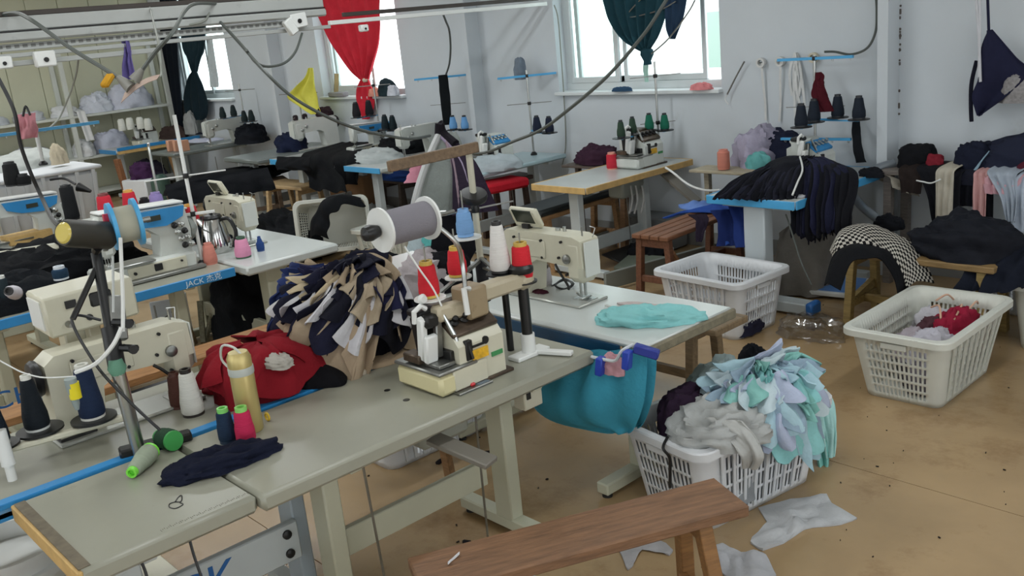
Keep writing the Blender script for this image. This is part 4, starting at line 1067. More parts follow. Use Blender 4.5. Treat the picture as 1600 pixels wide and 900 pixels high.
# rows of flaps around the visible side of the dome; the camera side is towards +x -y
ROWN = ['lowest', 'second lowest', 'third lowest', 'middle', 'upper', 'second highest', 'top']
for row, (s0, s1, n) in enumerate(((0.62, 1.0, 8), (0.5, 0.9, 9), (0.36, 0.78, 9), (0.24, 0.66, 8), (0.12, 0.54, 7), (0.04, 0.42, 6), (0.0, 0.26, 4))):
    for k in range(n):
        a0 = -2.5 + 3.9 * (k + 0.5 * (row % 2)) / n
        i = (k + row) % 2
        if a0 < -1.7 and 0 < row < 6: col, nm = ('#27345f' if k % 2 else '#202b52'), 'blue'
        elif row == 0: col, nm = ('#a39079', 'beige') if k % 3 else ('#18181f', 'black')
        elif row >= 5 and k > 1: col, nm = random.choice(NAVY), 'navy'
        elif i: col, nm = random.choice(NAVY), 'navy'
        else:
            col, nm = random.choice(BEIGE), 'beige'
            if random.random() < 0.14: col, nm = random.choice(WH), 'white'
        flap(HP, a0 + 0.25, 0.6 + random.uniform(-.1, .15), s0 + random.uniform(-.03, .03), s1 + random.uniform(-.03, 0.05), 0.004 + 0.007 * (row % 3) + random.uniform(0, 0.012), cloth(col, 0.1), row * 7 + k * 1.7, 'garment_piece', '%s garment piece in the %s row of the big heap, %s from left' % (nm, ROWN[row], ORD[k]), 'garment', 'garment pieces in the big heap', folds=random.choice((1.1, 1.8, 2.3)), amp=0.016, curl=0.03, nu=12, nv=16, slant=-0.5)
# pieces spilling on the table in front of the heap
flat_cloth('garment_piece', 'beige garment piece spilling on the table at the right foot of the heap', 'garment', at_z(590, 566, TZ0), 0.16, 0.07, cloth('#a8937a'), 15, 0.03, 1.2, 0.3, h=0.05)
flat_cloth('garment_piece', 'black garment piece spilling from the heap beside the red cloth', 'garment', at_z(505, 597, TZ0), 0.09, 0.08, cloth('#101014'), 16, 0.05, 0.3, 0.3, h=0.05)
flat_cloth('garment_piece', 'white and beige garment piece between the black piece and the heap foot', 'garment', at_z(535, 585, TZ0), 0.1, 0.05, cloth('#bdb3a2'), 17, 0.04, 0.9, 0.3, h=0.05)

# ---- middle table with the lockstitch machine
MID = table('pale topped sewing table with dark blue side, carrying the lockstitch machine with the teal cloth', -4.25, -2.12, 2.49, 3.03, 180, TOPW, None, LEGM, legs=(0.3, 0.9), th=0.03, motor=False, beam=0.33, pedal=False)
DBLUE = mat('dark_blue_panel', '#1d4c6e', rough=0.4, var=0.1)
MB().box((-0.37, 0.262, TZ0 - 0.055), (1.1, 0.014, 0.065), None, 0.003).build('side_panel', DBLUE, MID, 0)
MB().box((-1.07, 0.0, TZ0 - 0.022), (0.02, 0.53, 0.04), None, 0.006).build('worn_edge', mat('worn_edge', '#7b7460', rough=0.6, var=0.3, vs=30), MID, 0)
m = MB(); m.box((-1.03, 0.235, TZ0 - 0.05), (0.07, 0.04, 0.03), None, 0.003); m.build('corner_bracket', STEEL, MID, 0)
lk = lockstitch('cream lockstitch machine with a tilted screen on the pale middle table', at_z(915, 472, TZ0) - Vector((0.2, 0, 0)), 180, CREAM, True)
small_heap('fabric_piece', 'teal cloth piece lying across the right end of the pale middle table', 'fabric piece', at_z(1012, 502, TZ0 + .001), 0.22, 0.085, 0.055, cloth('#86c2c2', 0.08), 31, 18, 44, None, 1.6, 0.55)
flat_cloth('fabric_piece', 'pale grey pink scrap lying behind the teal cloth on the pale table', 'fabric piece', at_z(1005, 479, TZ0), 0.11, 0.03, cloth('#b9aeac'), 32, 0.006, 0.2, 0.3, h=0.02)
m = MB(); m.sheet(lambda u, v: at_z(945 + 32 * u, 475 + 13 * u + 3 * v, TZ0 + 0.012 - 0.006 * u), 8, 2, 0.003)
tag(m.build('fabric_strip', cloth('#c0c2bd')), 'narrow pale fabric strip left of the teal cloth', 'fabric strip')
cable('cord', [at_z(862, 448, TZ0 + .01), at_z(880, 438, TZ0 + .02), at_z(896, 443, TZ0 + .015), at_z(884, 452, TZ0 + .01), at_z(868, 446, TZ0 + .025), at_z(882, 436, TZ0 + .03), at_z(894, 445, TZ0 + .02), at_z(875, 455, TZ0 + .008), at_z(858, 460, TZ0 + .006)], 0.005, BLACKP, 'coiled black cord lying behind the lockstitch head', 'cord', 60)
cone('grey white tape cone standing left of the lockstitch machine bed', at_z(850, 447, TZ0), '#a8a4a6', 0.1, 0.04, 0.035, '#3a302a')
o = small_heap('cloth_scrap', 'small dark red rag beside the coiled black cord', 'scrap', at_z(845, 460, TZ0 + .002), 0.05, 0.03, 0.02, cloth('#3a1822'), 8)
# wall screws etc. teal bag clipped to the table end
BAGM = cloth('#3d90a8', 0.1)
rows_ = [(812, 1008, 552), (816, 1008, 580), (820, 1006, 605), (826, 1003, 628), (838, 997, 648), (865, 990, 664), (915, 981, 677), (940, 972, 682)]
Lr = spline([at_y(a, y, 2.40) for a, b, y in rows_], 24); Rr_ = spline([at_y(b, y, 2.40) for a, b, y in rows_], 24)
def bagf(u, v):
    p = spl_at(Lr, u).lerp(spl_at(Rr_, u), v)
    p.y -= 0.1 * math.sin(math.pi * v) * math.sin(math.pi * min(1, u * 1.1 + 0.1)) - 0.035 * u
    p.y += 0.016 * math.sin((v - 0.75) * 26 * (1.2 - u * 0.7)) * max(0, 1 - abs(v - 0.75) * 2.2)
    return p
bg_ = thing('cloth_bag', 'large teal cloth bag clipped with blue clips to the pale table corner', 'bag', (0, 0, 0))
m = MB(); m.sheet(bagf, 24, 34, 0.005); m.build('front_panel', BAGM, bg_, 60)
m = MB(); m.sheet(lambda u, v: bagf(u, v) + Vector((0, 0.05 + 0.02 * math.sin(v * 3), 0)) * 1.0, 16, 20, 0.004); m.build('back_panel', BAGM, bg_, 60)
for px, py in ((938, 572), (980, 562)):
    p = at_y(px, py, 2.33)
    k = MB(); k.box(p, (0.028, 0.035, 0.07), rotm(0, 0.15, 0.2), 0.004); k.build('clip', plastic('#2440a8'), bg_)
p = at_y(1010, 549, 2.38); k = MB(); k.box(p, (0.09, 0.03, 0.035), rotm(0, 0.3, 0.5), 0.005); k.build('clip', plastic('#26358a'), bg_)
m = MB(); m.tube(spline([at_y(918, 556, 2.34), at_y(945, 562, 2.33), at_y(962, 563, 2.33), at_y(972, 548, 2.33), at_y(990, 538, 2.36)], 16), 0.006, 6); m.build('white_hem', cloth('#c9cfd2'), bg_)
small_heap('cloth_scrap', 'pink cloth showing in the mouth of the teal bag', 'scrap', at_y(957, 562, 2.37) - Vector((0, 0, 0.05)), 0.05, 0.03, 0.07, cloth('#b78c93'), 9)
# bench behind the middle table
bench('wooden bench whose end shows right of the pale middle table', (-3.15, 3.52, 0), 0, 1.35, 0.26, 0.45, wood('#7d6a50', 'dull_wood'), splay=0.02, inset=0.17)

# ---- low plank bench along the lettered table
pb_ = bench('long bare plank bench between the white cone and the lettered blue table', (-4.5, 1.6, 0), math.radians(90), 2.1, 0.2, 0.45, wood('#9c7248'), th=0.04, stretcher=False)
tag(MB().bar((-3.05, 2.22, 0.0), (-3.08, 2.2, 0.5), 0.05, 0.03, (0, 1, 0), 0.003).build('wooden_prop', wood('#8f6d4a')), 'upright wooden prop standing under the foreground table', 'prop')
# ---- front bench
bench('dark wooden bench with a splayed trestle leg at the bottom of the picture', (-1.77, 1.73, 0), math.radians(65.5), 1.0, 0.205, 0.45, mat('bench_plank', '#7d5c42', rough=0.62, var=0.35, vs=6, wood=True, bump=0.3, bs=14, stretch=(1.2, 9, 9), dirt='#4c3828', ds=4, dthr=0.6), wood('#8c653c', 'leg_wood'), th=0.038, splay=0.12, inset=0.14)
m = MB(); m.sheet(lambda u, v: at_z(700 + 18 * u, 878 - 16 * u + 4 * v, 0.456 + 0.004 * math.sin(u * 9)), 6, 2, 0.002)
tag(m.build('paper_strip', plastic('#cfcfd2')), 'small white paper strip lying on the dark wooden bench', 'paper')

# ---- floor pieces in front
def floor_piece(label, outline, col, seed, z=0.006, amp=0.06):
    cx_ = sum(p[0] for p in outline) / len(outline); cy_ = sum(p[1] for p in outline) / len(outline)
    pts = [at_z(a, b, 0.0) for a, b in outline]; cc = at_z(cx_, cy_, 0.0)
    n = 36; ringp = []
    for i in range(n):
        t = i / n * len(pts); k = int(t); f = t - k
        ringp.append(pts[k].lerp(pts[(k + 1) % len(pts)], f))
    vs = []; fs = []; nu = 8
    for u in range(nu + 1):
        for i in range(n):
            p = cc.lerp(ringp[i], u / nu)
            p.z = z + amp * abs(nz((p.x * 11, p.y * 11, 0), 1, seed)) * (1.1 - 0.75 * (u / nu) ** 2)
            vs.append(p)
    for u in range(nu):
        for i in range(n):
            j = (i + 1) % n; fs.append((u * n + i, u * n + j, (u + 1) * n + j, (u + 1) * n + i))
    o = MB().add(vs, fs)
    o2 = len(o.v); o.add([Vector((v[0], v[1], 0.001)) for v in vs[nu * n:]], [])
    for i in range(n):
        j = (i + 1) % n; o.f.append((nu * n + i, nu * n + j, o2 + j, o2 + i))
    ob = o.build('fabric_piece', cloth(col), None, 60)
    bmm = bmesh.new(); bmm.from_mesh(ob.data); bmesh.ops.recalc_face_normals(bmm, faces=bmm.faces); bmm.to_mesh(ob.data); bmm.free()
    return tag(ob, label, 'fabric piece')
floor_piece('large grey white fabric piece on the floor right of the full basket', [(1185, 795), (1240, 783), (1290, 775), (1303, 795), (1340, 812), (1310, 822), (1260, 826), (1225, 850), (1190, 862), (1170, 848), (1200, 820)], '#b7b9bb', 41)
floor_piece('pale fabric piece on the floor at the foot of the bench, cut by the frame', [(1112, 856), (1130, 852), (1160, 868), (1195, 866), (1215, 905), (1150, 915), (1120, 890)], '#b3b4b8', 42)
floor_piece('grey strap shaped fabric piece on the floor below the dark bench', [(960, 850), (985, 846), (1010, 838), (1040, 850), (1052, 862), (1045, 870), (1015, 850), (990, 858), (990, 885), (980, 893), (972, 870)], '#a9a7a8', 43, amp=0.02)
floor_piece('white paper corner on the floor at the lower end of the bench', [(765, 893), (815, 880), (840, 905), (770, 925)], '#aeb4ba', 44, amp=0.008)
# ------------------------------------------------------------------ baskets on the right
def fill_bits(kind, c, items):
    pass
bA = crate('empty looking cream basket with red and white garments at its far end, right foreground', (-1.92, 4.34, 0.0), math.radians(91), 0.76, 0.46, 0.36, CRM, None, 0.78, nl=22, nw=13, rows=6)
INK = mat('marker_ink', '#23282a', rough=0.6)
RF = lambda a: Matrix(((math.cos(a), 0, math.sin(a)), (math.sin(a), 0, -math.cos(a)), (0, 1, 0)))
RE = Matrix(((0, 0, -1), (-1, 0, 0), (0, 1, 0)))
lettering('lettering', 'XL', INK, 0.035, bA, (-0.405, -0.11, 0.342), RE, 0.0006)
lettering('lettering', 'LXM', mat('faded_ink', '#7f8681', rough=0.6), 0.026, bA, (-0.405, 0.16, 0.342), RE, 0.0006, 1.2)
small_heap('cloth_heap', 'dim garment bulk filling the far end of the cream basket', 'cloth', (-1.91, 4.4, 0.01), 0.155, 0.25, 0.2, cloth('#6e686e'), 51)
small_heap('garment', 'deep red garment lying at the far right end inside the cream basket', 'garment', (-1.86, 4.47, 0.16), 0.12, 0.16, 0.17, cloth('#8e2038'), 52)
small_heap('garment', 'white ribbed garment in front of the red one inside the cream basket', 'garment', (-1.86, 4.28, 0.14), 0.12, 0.12, 0.15, cloth('#bcbac4'), 53)
small_heap('garment', 'white and brown garment at the left inside the cream basket', 'garment', (-1.98, 4.36, 0.13), 0.1, 0.14, 0.13, cloth('#a59da4'), 54)
small_heap('garment', 'white garment against the back left corner inside the cream basket', 'garment', (-2.0, 4.57, 0.16), 0.09, 0.1, 0.14, cloth('#b8b6bc'), 55)
small_heap('garment', 'dark brown trimmed garment between the white ones in the cream basket', 'garment', (-1.94, 4.43, 0.18), 0.07, 0.09, 0.12, cloth('#4e343a'), 56)
for i, (a, b, lab) in enumerate((((1455, 480), (1470, 498), 'left'), ((1500, 478), (1490, 500), 'middle'), ((1462, 470), (1490, 468), 'rear'), ((1512, 485), (1528, 474), 'right'))):
    p = at_z(a[0], a[1], 0.325); q = at_z(b[0], b[1], 0.32)
    cable('drawstring', [p, p.lerp(q, 0.4) + Vector((0.015, 0.01, 0.03)), q], 0.005, cloth('#c9a58e'), 'flesh coloured drawstring lying %s on the garments in the cream basket' % lab, 'drawstring', 12)

bB = crate('white basket overflowing with pale blue and grey garments beside the bench', (-2.07, 2.87, 0.0), math.radians(82), 0.72, 0.44, 0.36, CRW, None, 0.82, nl=22, nw=13)
cable('black_tie', [at_z(1043, 683, 0.37), at_z(1036, 700, 0.35), at_z(1046, 715, 0.31), at_z(1047, 740, 0.24), at_z(1047, 762, 0.18)], 0.006, BLACKP, 'black strap tied over the rim of the overflowing basket', 'strap', 20)
small_heap('cloth_heap', 'grey garment bulk filling the overflowing basket', 'cloth', (-2.06, 2.85, 0.05), 0.185, 0.32, 0.36, cloth('#8f9396'), 56, 14, 28)
HB = ((-2.0, 2.98, 0.3), 0.2, 0.22, 0.2, 0.2, 61)
dome_core(HB, cloth('#8fb3bd', 0.2), 'pale blue bulk of the overflowing garments', shrink=0.95)
random.seed(61)
PB = [('#a9c8d3', 'pale blue'), ('#8cc4c4', 'aqua'), ('#adb6cc', 'lavender blue'), ('#bccdd3', 'whitish blue'), ('#84b9b2', 'mint green'), ('#93a9ba', 'grey blue')]
for r_, (s0, s1, n) in enumerate(((0.72, 1.08, 10), (0.5, 0.92, 10), (0.3, 0.72, 9), (0.12, 0.5, 7), (0.0, 0.28, 5))):
    for k in range(n):
        a0 = -2.3 + 3.8 * (k + 0.5 * (r_ % 2)) / n
        if r_ == 0 and a0 < -1.3: continue
        col, nm = PB[(k * 5 + r_ * 3) % 6]
        flap(HB, a0 + random.uniform(-.1, .1), random.uniform(0.4, 0.85), s0 + random.uniform(-.06, .05), s1 + random.uniform(-.1, .08) + (random.uniform(0.1, 0.35) if (r_ == 0 and -0.7 < a0 < 0.9) else 0), 0.004 + 0.009 * (r_ % 3) + random.uniform(0, 0.02), cloth(col, 0.1), 40 + r_ * 9 + k * 1.9, 'garment_piece', '%s garment piece overflowing the white basket, %s row, %s from left' % (nm, ['lowest', 'second', 'middle', 'fourth', 'top'][r_], ORD[k]), 'garment', 'garment pieces overflowing the white basket', folds=random.choice((1.2, 1.8, 2.4)), amp=0.022, curl=0.035)
small_heap('garment', 'large pale grey garment draped over the front rim of the overflowing basket', 'garment', (-1.98, 2.7, 0.34), 0.19, 0.19, 0.1, cloth('#aeb0ae'), 62, 20, 44, None, 1.9)
drape('garment', 'grey garment tip hanging over the front right corner of the overflowing basket', 'garment', [at_z(1130, 655, 0.44), at_z(1155, 680, 0.40), at_z(1168, 705, 0.34) + Vector((0.03, -0.02, 0)), at_z(1165, 725, 0.27) + Vector((0.03, -0.02, 0))], (0.13, 0.05, 0.0), cloth('#b4b5b2'), 0.012, 1.5, nrm=(0.4, -1, 0.3), wfn=lambda u: 1 - 0.65 * u, seed=2)
small_heap('garment', 'dark plum garment at the left rim of the overflowing basket', 'garment', (-2.15, 2.72, 0.33), 0.08, 0.14, 0.13, cloth('#2d1f30'), 63)
small_heap('garment', 'grey and green crumpled garment at the back left of the overflowing basket', 'garment', (-2.17, 2.98, 0.32), 0.1, 0.17, 0.17, cloth('#8d9c9c'), 64)
small_heap('garment', 'small black garment at the back rim of the overflowing basket', 'garment', (-2.12, 3.16, 0.34), 0.08, 0.07, 0.16, cloth('#14161a'), 65)

for k, (px, py, px2, py2, col, nm) in enumerate(((1262, 640, 1268, 712, '#8cc4c4', 'aqua'), (1276, 636, 1284, 700, '#a9c8d3', 'pale blue'), (1288, 634, 1296, 742, '#84c4bc', 'mint'), (1300, 632, 1306, 715, '#a6d0cc', 'whitish mint'))):
    drape('garment_piece', '%s garment end hanging lowest at the right side of the overflowing basket' % nm, 'garment', [at_d(px - 30, py - 22, 4.12 - 0.02 * k), at_d(px - 12, py, 4.04 - 0.02 * k), at_d((px + px2) / 2 - 8, (py + py2) / 2, 3.99 - 0.02 * k), at_d(px2 - 8, py2, 3.98 - 0.02 * k)], (0.07, 0.07, 0), cloth(col), 0.012, 1.6, nrm=(.7, -.7, 0.2), wfn=lambda u: 1.15 - 0.8 * u, seed=k)
bC = crate('empty white basket standing between the middle table and the red brown bench', (-3.28, 4.56, 0.0), math.radians(-4), 0.62, 0.47, 0.36, CRW, None, 0.84, nl=18, nw=12)
small_heap('cloth_heap', 'dark cloth lying in the bottom of the empty white basket', 'cloth', (-3.12, 4.5, 0.012), 0.13, 0.14, 0.1, cloth('#2a2a3c'), 66)
# plastic film bag on the floor
FILM = bpy.data.materials.new('clear_film'); FILM.use_nodes = True
nt = FILM.node_tree
for n in list(nt.nodes): nt.nodes.remove(n)
o_ = nt.nodes.new('ShaderNodeOutputMaterial'); mx = nt.nodes.new('ShaderNodeMixShader'); tr = nt.nodes.new('ShaderNodeBsdfTransparent')
tr.inputs['Color'].default_value = (0.95, 0.95, 0.95, 1)
gl = nt.nodes.new('ShaderNodeBsdfGlossy'); gl.inputs['Roughness'].default_value = 0.12; mx.inputs[0].default_value = 0.16
nt.links.new(tr.outputs[0], mx.inputs[1]); nt.links.new(gl.outputs[0], mx.inputs[2]); nt.links.new(mx.outputs[0], o_.inputs[0])
f_ = small_heap('plastic_film', 'crumpled clear plastic film on the floor left of the cream basket', 'plastic film', at_z(1275, 522, 0.0) + Vector((0, 0, .003)), 0.22, 0.15, 0.09, FILM, 67, 14, 36, None, 2.0)

bD = crate('white basket at the right edge below the hanging clothes', (-1.9, 5.7, 0.0), math.radians(2), 0.7, 0.44, 0.38, CRW, None, 0.84, nl=20, nw=12)
bD2 = crate('grey shaded basket cut by the right frame edge behind the cream basket', (-1.48, 5.2, 0.0), math.radians(3), 0.64, 0.42, 0.36, CRM, None, 0.86, nl=18, nw=12)
small_heap('cloth_heap', 'black cloth bulk in the basket at the right frame edge', 'cloth', (-1.48, 5.2, 0.05), 0.25, 0.15, 0.36, cloth('#15181f'), 68)
drape('garment', 'black navy garment draped across the two right hand baskets', 'garment', [at_d(1608, 372, 5.15), at_d(1570, 385, 5.05), at_d(1546, 420, 4.95), at_d(1528, 455, 4.92)], (0.18, 0.3, 0.1), cloth('#191d28'), 0.02, 2, nrm=(-.5, -.6, .6), seed=3, nu=20, nv=20)
drape('garment', 'black navy garment hanging down the front of the right frame edge basket', 'garment', [at_d(1612, 380, 4.9), at_d(1590, 405, 4.85), at_d(1575, 440, 4.82), at_d(1568, 462, 4.8)], (0.22, 0.08, 0.05), cloth('#171b26'), 0.02, 2.4, nrm=(-.3, -1, .2), seed=5, nu=20, nv=20, ragged=0.25)

# ---- clothes rail and benches at the right wall
rt = thing('side_table', 'low wooden side table under the heaped clothes at the right wall', 'table', (-1.75, 5.93, 0))
MB().box((0, 0, 0.735), (2.3, 0.3, 0.03), None, 0.004).build('table_top', wood('#77706a', 'dull_wood'), rt, 0)
for sx in (-1.1, 1.1):
    for sy in (-0.12, 0.12): MB().box((sx, sy, 0.36), (0.05, 0.05, 0.72)).build('leg', wood('#77706a', 'dull_wood'), rt, 0)
YR = 5.755
def wp(px, py, y=YR): return at_y(px, py, y)
def hang(label, pts, w, col, wdir=(1, 0, 0), seed=0, folds=2.0, amp=0.018, name='garment', group=None, wfn=None, nrm=(0, -1, 0.25), ragged=0.0, cat='garment'):
    return drape(name, label, cat, pts, Vector(wdir) * w, cloth(col), amp, folds, nrm=nrm, seed=seed, wfn=wfn, ragged=ragged, group=group)
def over(label, xl, xr, bot, col, seed=0, point=1.0, y=0.0, amp=0.012, folds=2.0, lean=0):
    """cloth laid over the side table top and hanging down its front, between two pixel columns"""
    yf = 5.765 - 0.012 * (seed % 5) - y
    a = at_y(xl, 268, yf).x; b = at_y(xr, 268, yf).x; zb = at_y((xl + xr) / 2, bot, yf).z; c = (a + b) / 2; t = 0.756 + 0.007 * (seed % 5)
    return drape('garment', label, 'garment', [(c, 6.03, t), (c, 5.9, t + 0.01), (c, yf + 0.02, t), (c + lean * .3, yf - 0.005, t - 0.05), (c + lean, yf - 0.01, (t + zb) / 2), (c + lean * 1.3, yf - 0.005, zb)], (b - a, 0, 0), cloth(col), amp, folds, nrm=(0, -0.8, 0.3), seed=seed, wfn=lambda u: 1 - (1 - point) * max(0, u - 0.35) / 0.65, nu=30, nv=20)
over('wide navy cloth covering the side table top at the right wall', 1478, 1640, 292, '#20222e', 1, 1, 0, 0.006, 6)
over('brown and black cloth bunch at the left end of the side table', 1404, 1446, 302, '#2b2422', 2, 0.7)
over('black garment leg hanging to a point left of the cream cloth at the right wall', 1430, 1480, 346, '#17181d', 3, 0.3, 0.0, 0.012, 1.5, 0.04)
over('cream cloth hanging straight over the side table at the right wall', 1462, 1492, 345, '#b9b3a4', 4, 0.85, 0.01, 0.01, 3)
over('broad black cloth right of the cream cloth at the right wall', 1488, 1532, 322, '#16171e', 5, 0.95)
over('narrow black strip hanging beside the cream cloth at the right wall', 1489, 1503, 346, '#191a20', 6, 1, 0.02, 0.005, 1)
over('black garment leg hanging below the pink cloth at the right wall', 1534, 1556, 358, '#15161b', 7, 0.9)
over('pink cloth hanging in the middle of the right wall clothes', 1522, 1545, 363, '#c79a98', 8, 0.75, 0.02)
over('pale grey garment hanging to a point at the right wall', 1540, 1592, 345, '#a6b0bc', 9, 0.25, 0.03, 0.014, 3, 0.05)
over('pale pink garment lying over the top of the right wall clothes', 1536, 1600, 304, '#d3a6ae', 11, 0.85, 0.05, 0.016, 4)
over('light blue grey garment hanging at the right frame edge', 1584, 1620, 363, '#b3bdca', 12, 0.9, 0.04)
over('dark cloth tip between the two pale garments at the right frame edge', 1576, 1592, 364, '#20262b', 13, 0.5, 0.01)
small_heap('cloth_pile', 'long navy cloth heap on top of the right wall side table', 'cloth', (-1.98, 5.93, 0.765), 0.42, 0.13, 0.2, cloth('#25293a'), 71, 12, 26)
small_heap('cloth_pile', 'dark wine cloth under the navy heap at the right wall', 'cloth', (-1.93, 5.83, 0.765), 0.16, 0.06, 0.12, cloth('#56222f'), 72)
small_heap('cloth_pile', 'black cloth bundle beside the red pouch on the right wall side table', 'cloth', (-2.72, 5.93, 0.76), 0.12, 0.1, 0.15, cloth('#15161a'), 73)
small_heap('pouch', 'dark red pouch behind the white mask cord at the right wall', 'pouch', (-2.58, 5.86, 0.76), 0.06, 0.05, 0.09, cloth('#7a2430'), 74)
small_heap('cloth_pile', 'dark navy cloth below the pale blue mask at the right wall', 'cloth', (-2.36, 5.92, 0.765), 0.13, 0.1, 0.15, cloth('#1c2030'), 75)
hang('pale blue face mask leaning on the dark heap at the right wall', [wp(1540, 243, 5.84), wp(1530, 256, 5.82), wp(1520, 272, 5.8)], 0.07, '#93aebf', wdir=(0.6, 0, 0.8), seed=12, folds=0.5, amp=0.004, name='face_mask', cat='mask')
cable('mask_cord', [wp(1432, 282, 5.7), wp(1442, 284, 5.69), wp(1455, 286, 5.69), wp(1470, 280, 5.69)], 0.005, WHITEP, 'white cord across the black sleeve at the right wall', 'cord', 14)
hang('beige cloth lying on the left end of the side table by the pillar', [wp(1385, 285, 5.9), wp(1400, 280, 5.85), wp(1412, 285, 5.78), wp(1415, 300, 5.75)], 0.2, '#9c9689', wdir=(0.7, 0.3, -0.3), seed=13)
cable('grey_tube', [at_y(1322, 285, 5.7), at_y(1345, 275, 5.75), at_y(1375, 262, 5.85), at_y(1398, 255, 5.92)], 0.03, mat('grey_tube', '#7d858c', rough=0.35, metal=0.4), 'thick grey tube arm running right from the dark garments to the wall', 'tube', 14, 12)
cable('grey_tube', [at_y(1322, 290, 5.68), at_y(1340, 315, 5.6), at_y(1358, 332, 5.5), at_y(1385, 352, 5.45)], 0.028, mat('grey_tube', '#7d858c', rough=0.35, metal=0.4), 'grey tube brace slanting down from the tube arm behind the houndstooth cloth', 'tube', 14, 12)
small_heap('cloth_scrap', 'black rag hanging on the grey tube arm', 'scrap', at_y(1362, 272, 5.72) - Vector((0, 0, 0.02)), 0.08, 0.04, 0.06, cloth('#1b1d22'), 76)
small_heap('cloth_scrap', 'black rag lying at the foot of the slanting grey tube', 'scrap', at_y(1388, 352, 5.4) - Vector((0, 0, 0.02)), 0.09, 0.06, 0.08, cloth('#1b1d22'), 77)
# bench with houndstooth cloth
hb = bench('rough wooden trestle bench under the houndstooth and black cloth', (-2.27, 5.06, 0), 0.0, 0.86, 0.34, 0.45, wood('#8a7048', 'rough_wood'), wood('#9a8350', 'rough_leg'), splay=0.03, inset=0.07)
MB().bar((-0.37, -0.16, 0.13), (-0.37, 0.16, 0.2), 0.03, 0.05).build('brace', wood('#9a8350', 'rough_leg'), hb, 0)
CH = bpy.data.materials.new('houndstooth'); CH.use_nodes = True
nt = CH.node_tree; b = nt.nodes['Principled BSDF']; b.inputs['Roughness'].default_value = 0.9; b.inputs['Specular IOR Level'].default_value = 0.1
uvn = nt.nodes.new('ShaderNodeUVMap'); ck = nt.nodes.new('ShaderNodeTexChecker'); ck.inputs['Scale'].default_value = 1.0
ck.inputs['Color1'].default_value = hexc('#1c1b1d'); ck.inputs['Color2'].default_value = hexc('#cfcabf')
w1 = nt.nodes.new('ShaderNodeTexWave'); w1.wave_type = 'BANDS'; w1.bands_direction = 'DIAGONAL'; w1.inputs['Scale'].default_value = 0.9
mxx = nt.nodes.new('ShaderNodeMixRGB'); mxx.blend_type = 'MULTIPLY'; mxx.inputs['Fac'].default_value = 0.35
nt.links.new(uvn.outputs['UV'], ck.inputs['Vector']); nt.links.new(uvn.outputs['UV'], w1.inputs['Vector'])
nt.links.new(ck.outputs['Color'], mxx.inputs['Color1']); nt.links.new(w1.outputs['Color'], mxx.inputs['Color2']); nt.links.new(mxx.outputs['Color'], b.inputs['Base Color'])
def uv_sheet(o, nu, nv, su, sv, closed=False):
    me = o.data; uv = me.uv_layers.new(name='UVMap'); W = nv + 1; N = (nu + 1) * W
    for l in me.loops:
        i = l.vertex_index % N
        uv.data[l.index].uv = ((i // W) / nu * su, (i % W) / nv * sv)
def D_(pts, d0): return [at_d(x, y, d0 + dd) for x, y, dd in pts]
ht = band('houndstooth_cloth', 'black and white houndstooth cloth draped over the trestle bench', 'cloth', D_([(1298, 392, -.02), (1316, 362, 0.1), (1335, 349, 0.2), (1358, 351, 0.22), (1392, 362, 0.15), (1424, 380, 0.05), (1447, 412, -.03), (1460, 444, -.06)], 5.2), D_([(1302, 404, -.05), (1318, 388, -.1), (1342, 382, -.12), (1368, 386, -.12), (1388, 396, -.14), (1402, 412, -.16), (1412, 434, -.18), (1418, 452, -.18)], 5.2), CH, 0.04, 0.014, 3.5, 4, 44, 20)
uv_sheet(ht, 44, 20, 34, 15)
band('garment', 'black garment arching over the near end of the trestle bench under the houndstooth', 'garment', D_([(1288, 446, -.12), (1300, 404, -.02), (1318, 386, 0), (1345, 380, 0), (1372, 386, 0), (1395, 398, -.04), (1412, 430, -.08), (1416, 470, -.1)], 5.13), D_([(1312, 452, -.2), (1322, 426, -.2), (1335, 408, -.2), (1352, 402, -.2), (1370, 404, -.2), (1384, 414, -.2), (1398, 438, -.2), (1406, 476, -.2)], 5.13), cloth('#131417'), 0.03, 0.01, 2.5, 9)
small_heap('cloth_pile', 'big black shiny garment heap on the far half of the trestle bench', 'cloth', (-2.08, 5.14, 0.45), 0.3, 0.21, 0.2, mat('black_padded', '#1a1c23', rough=0.7, var=0.3, vs=18, bump=0.5, bs=24, spec=0.12), 79, 18, 40)
small_heap('cloth_scrap', 'pale grey rag bundle on the floor under the trestle bench', 'scrap', (-2.3, 5.1, 0.012), 0.16, 0.12, 0.16, cloth('#8d8f8a'), 120)
small_heap('cloth_scrap', 'cream rag heap on the floor at the right under the trestle bench', 'scrap', (-2.08, 5.1, 0.012), 0.13, 0.14, 0.2, cloth('#a39a86'), 121)
# blue tray
bk = thing('blue_tray', 'shallow blue and white tray tipped on the floor under the trestle bench', 'tray', at_z(1310, 452, 0.03), 0.3)
MB().box((0, 0, 0.02), (0.34, 0.3, 0.03), rotm(0.1, 0.05), 0.005).build('tray', WHITEP, bk); MB().box((0, 0, 0.037), (0.3, 0.26, 0.004), rotm(0.1, 0.05)).build('blue_mat', mat('mat_blue', '#5b86c2', rough=0.5), bk, 0)
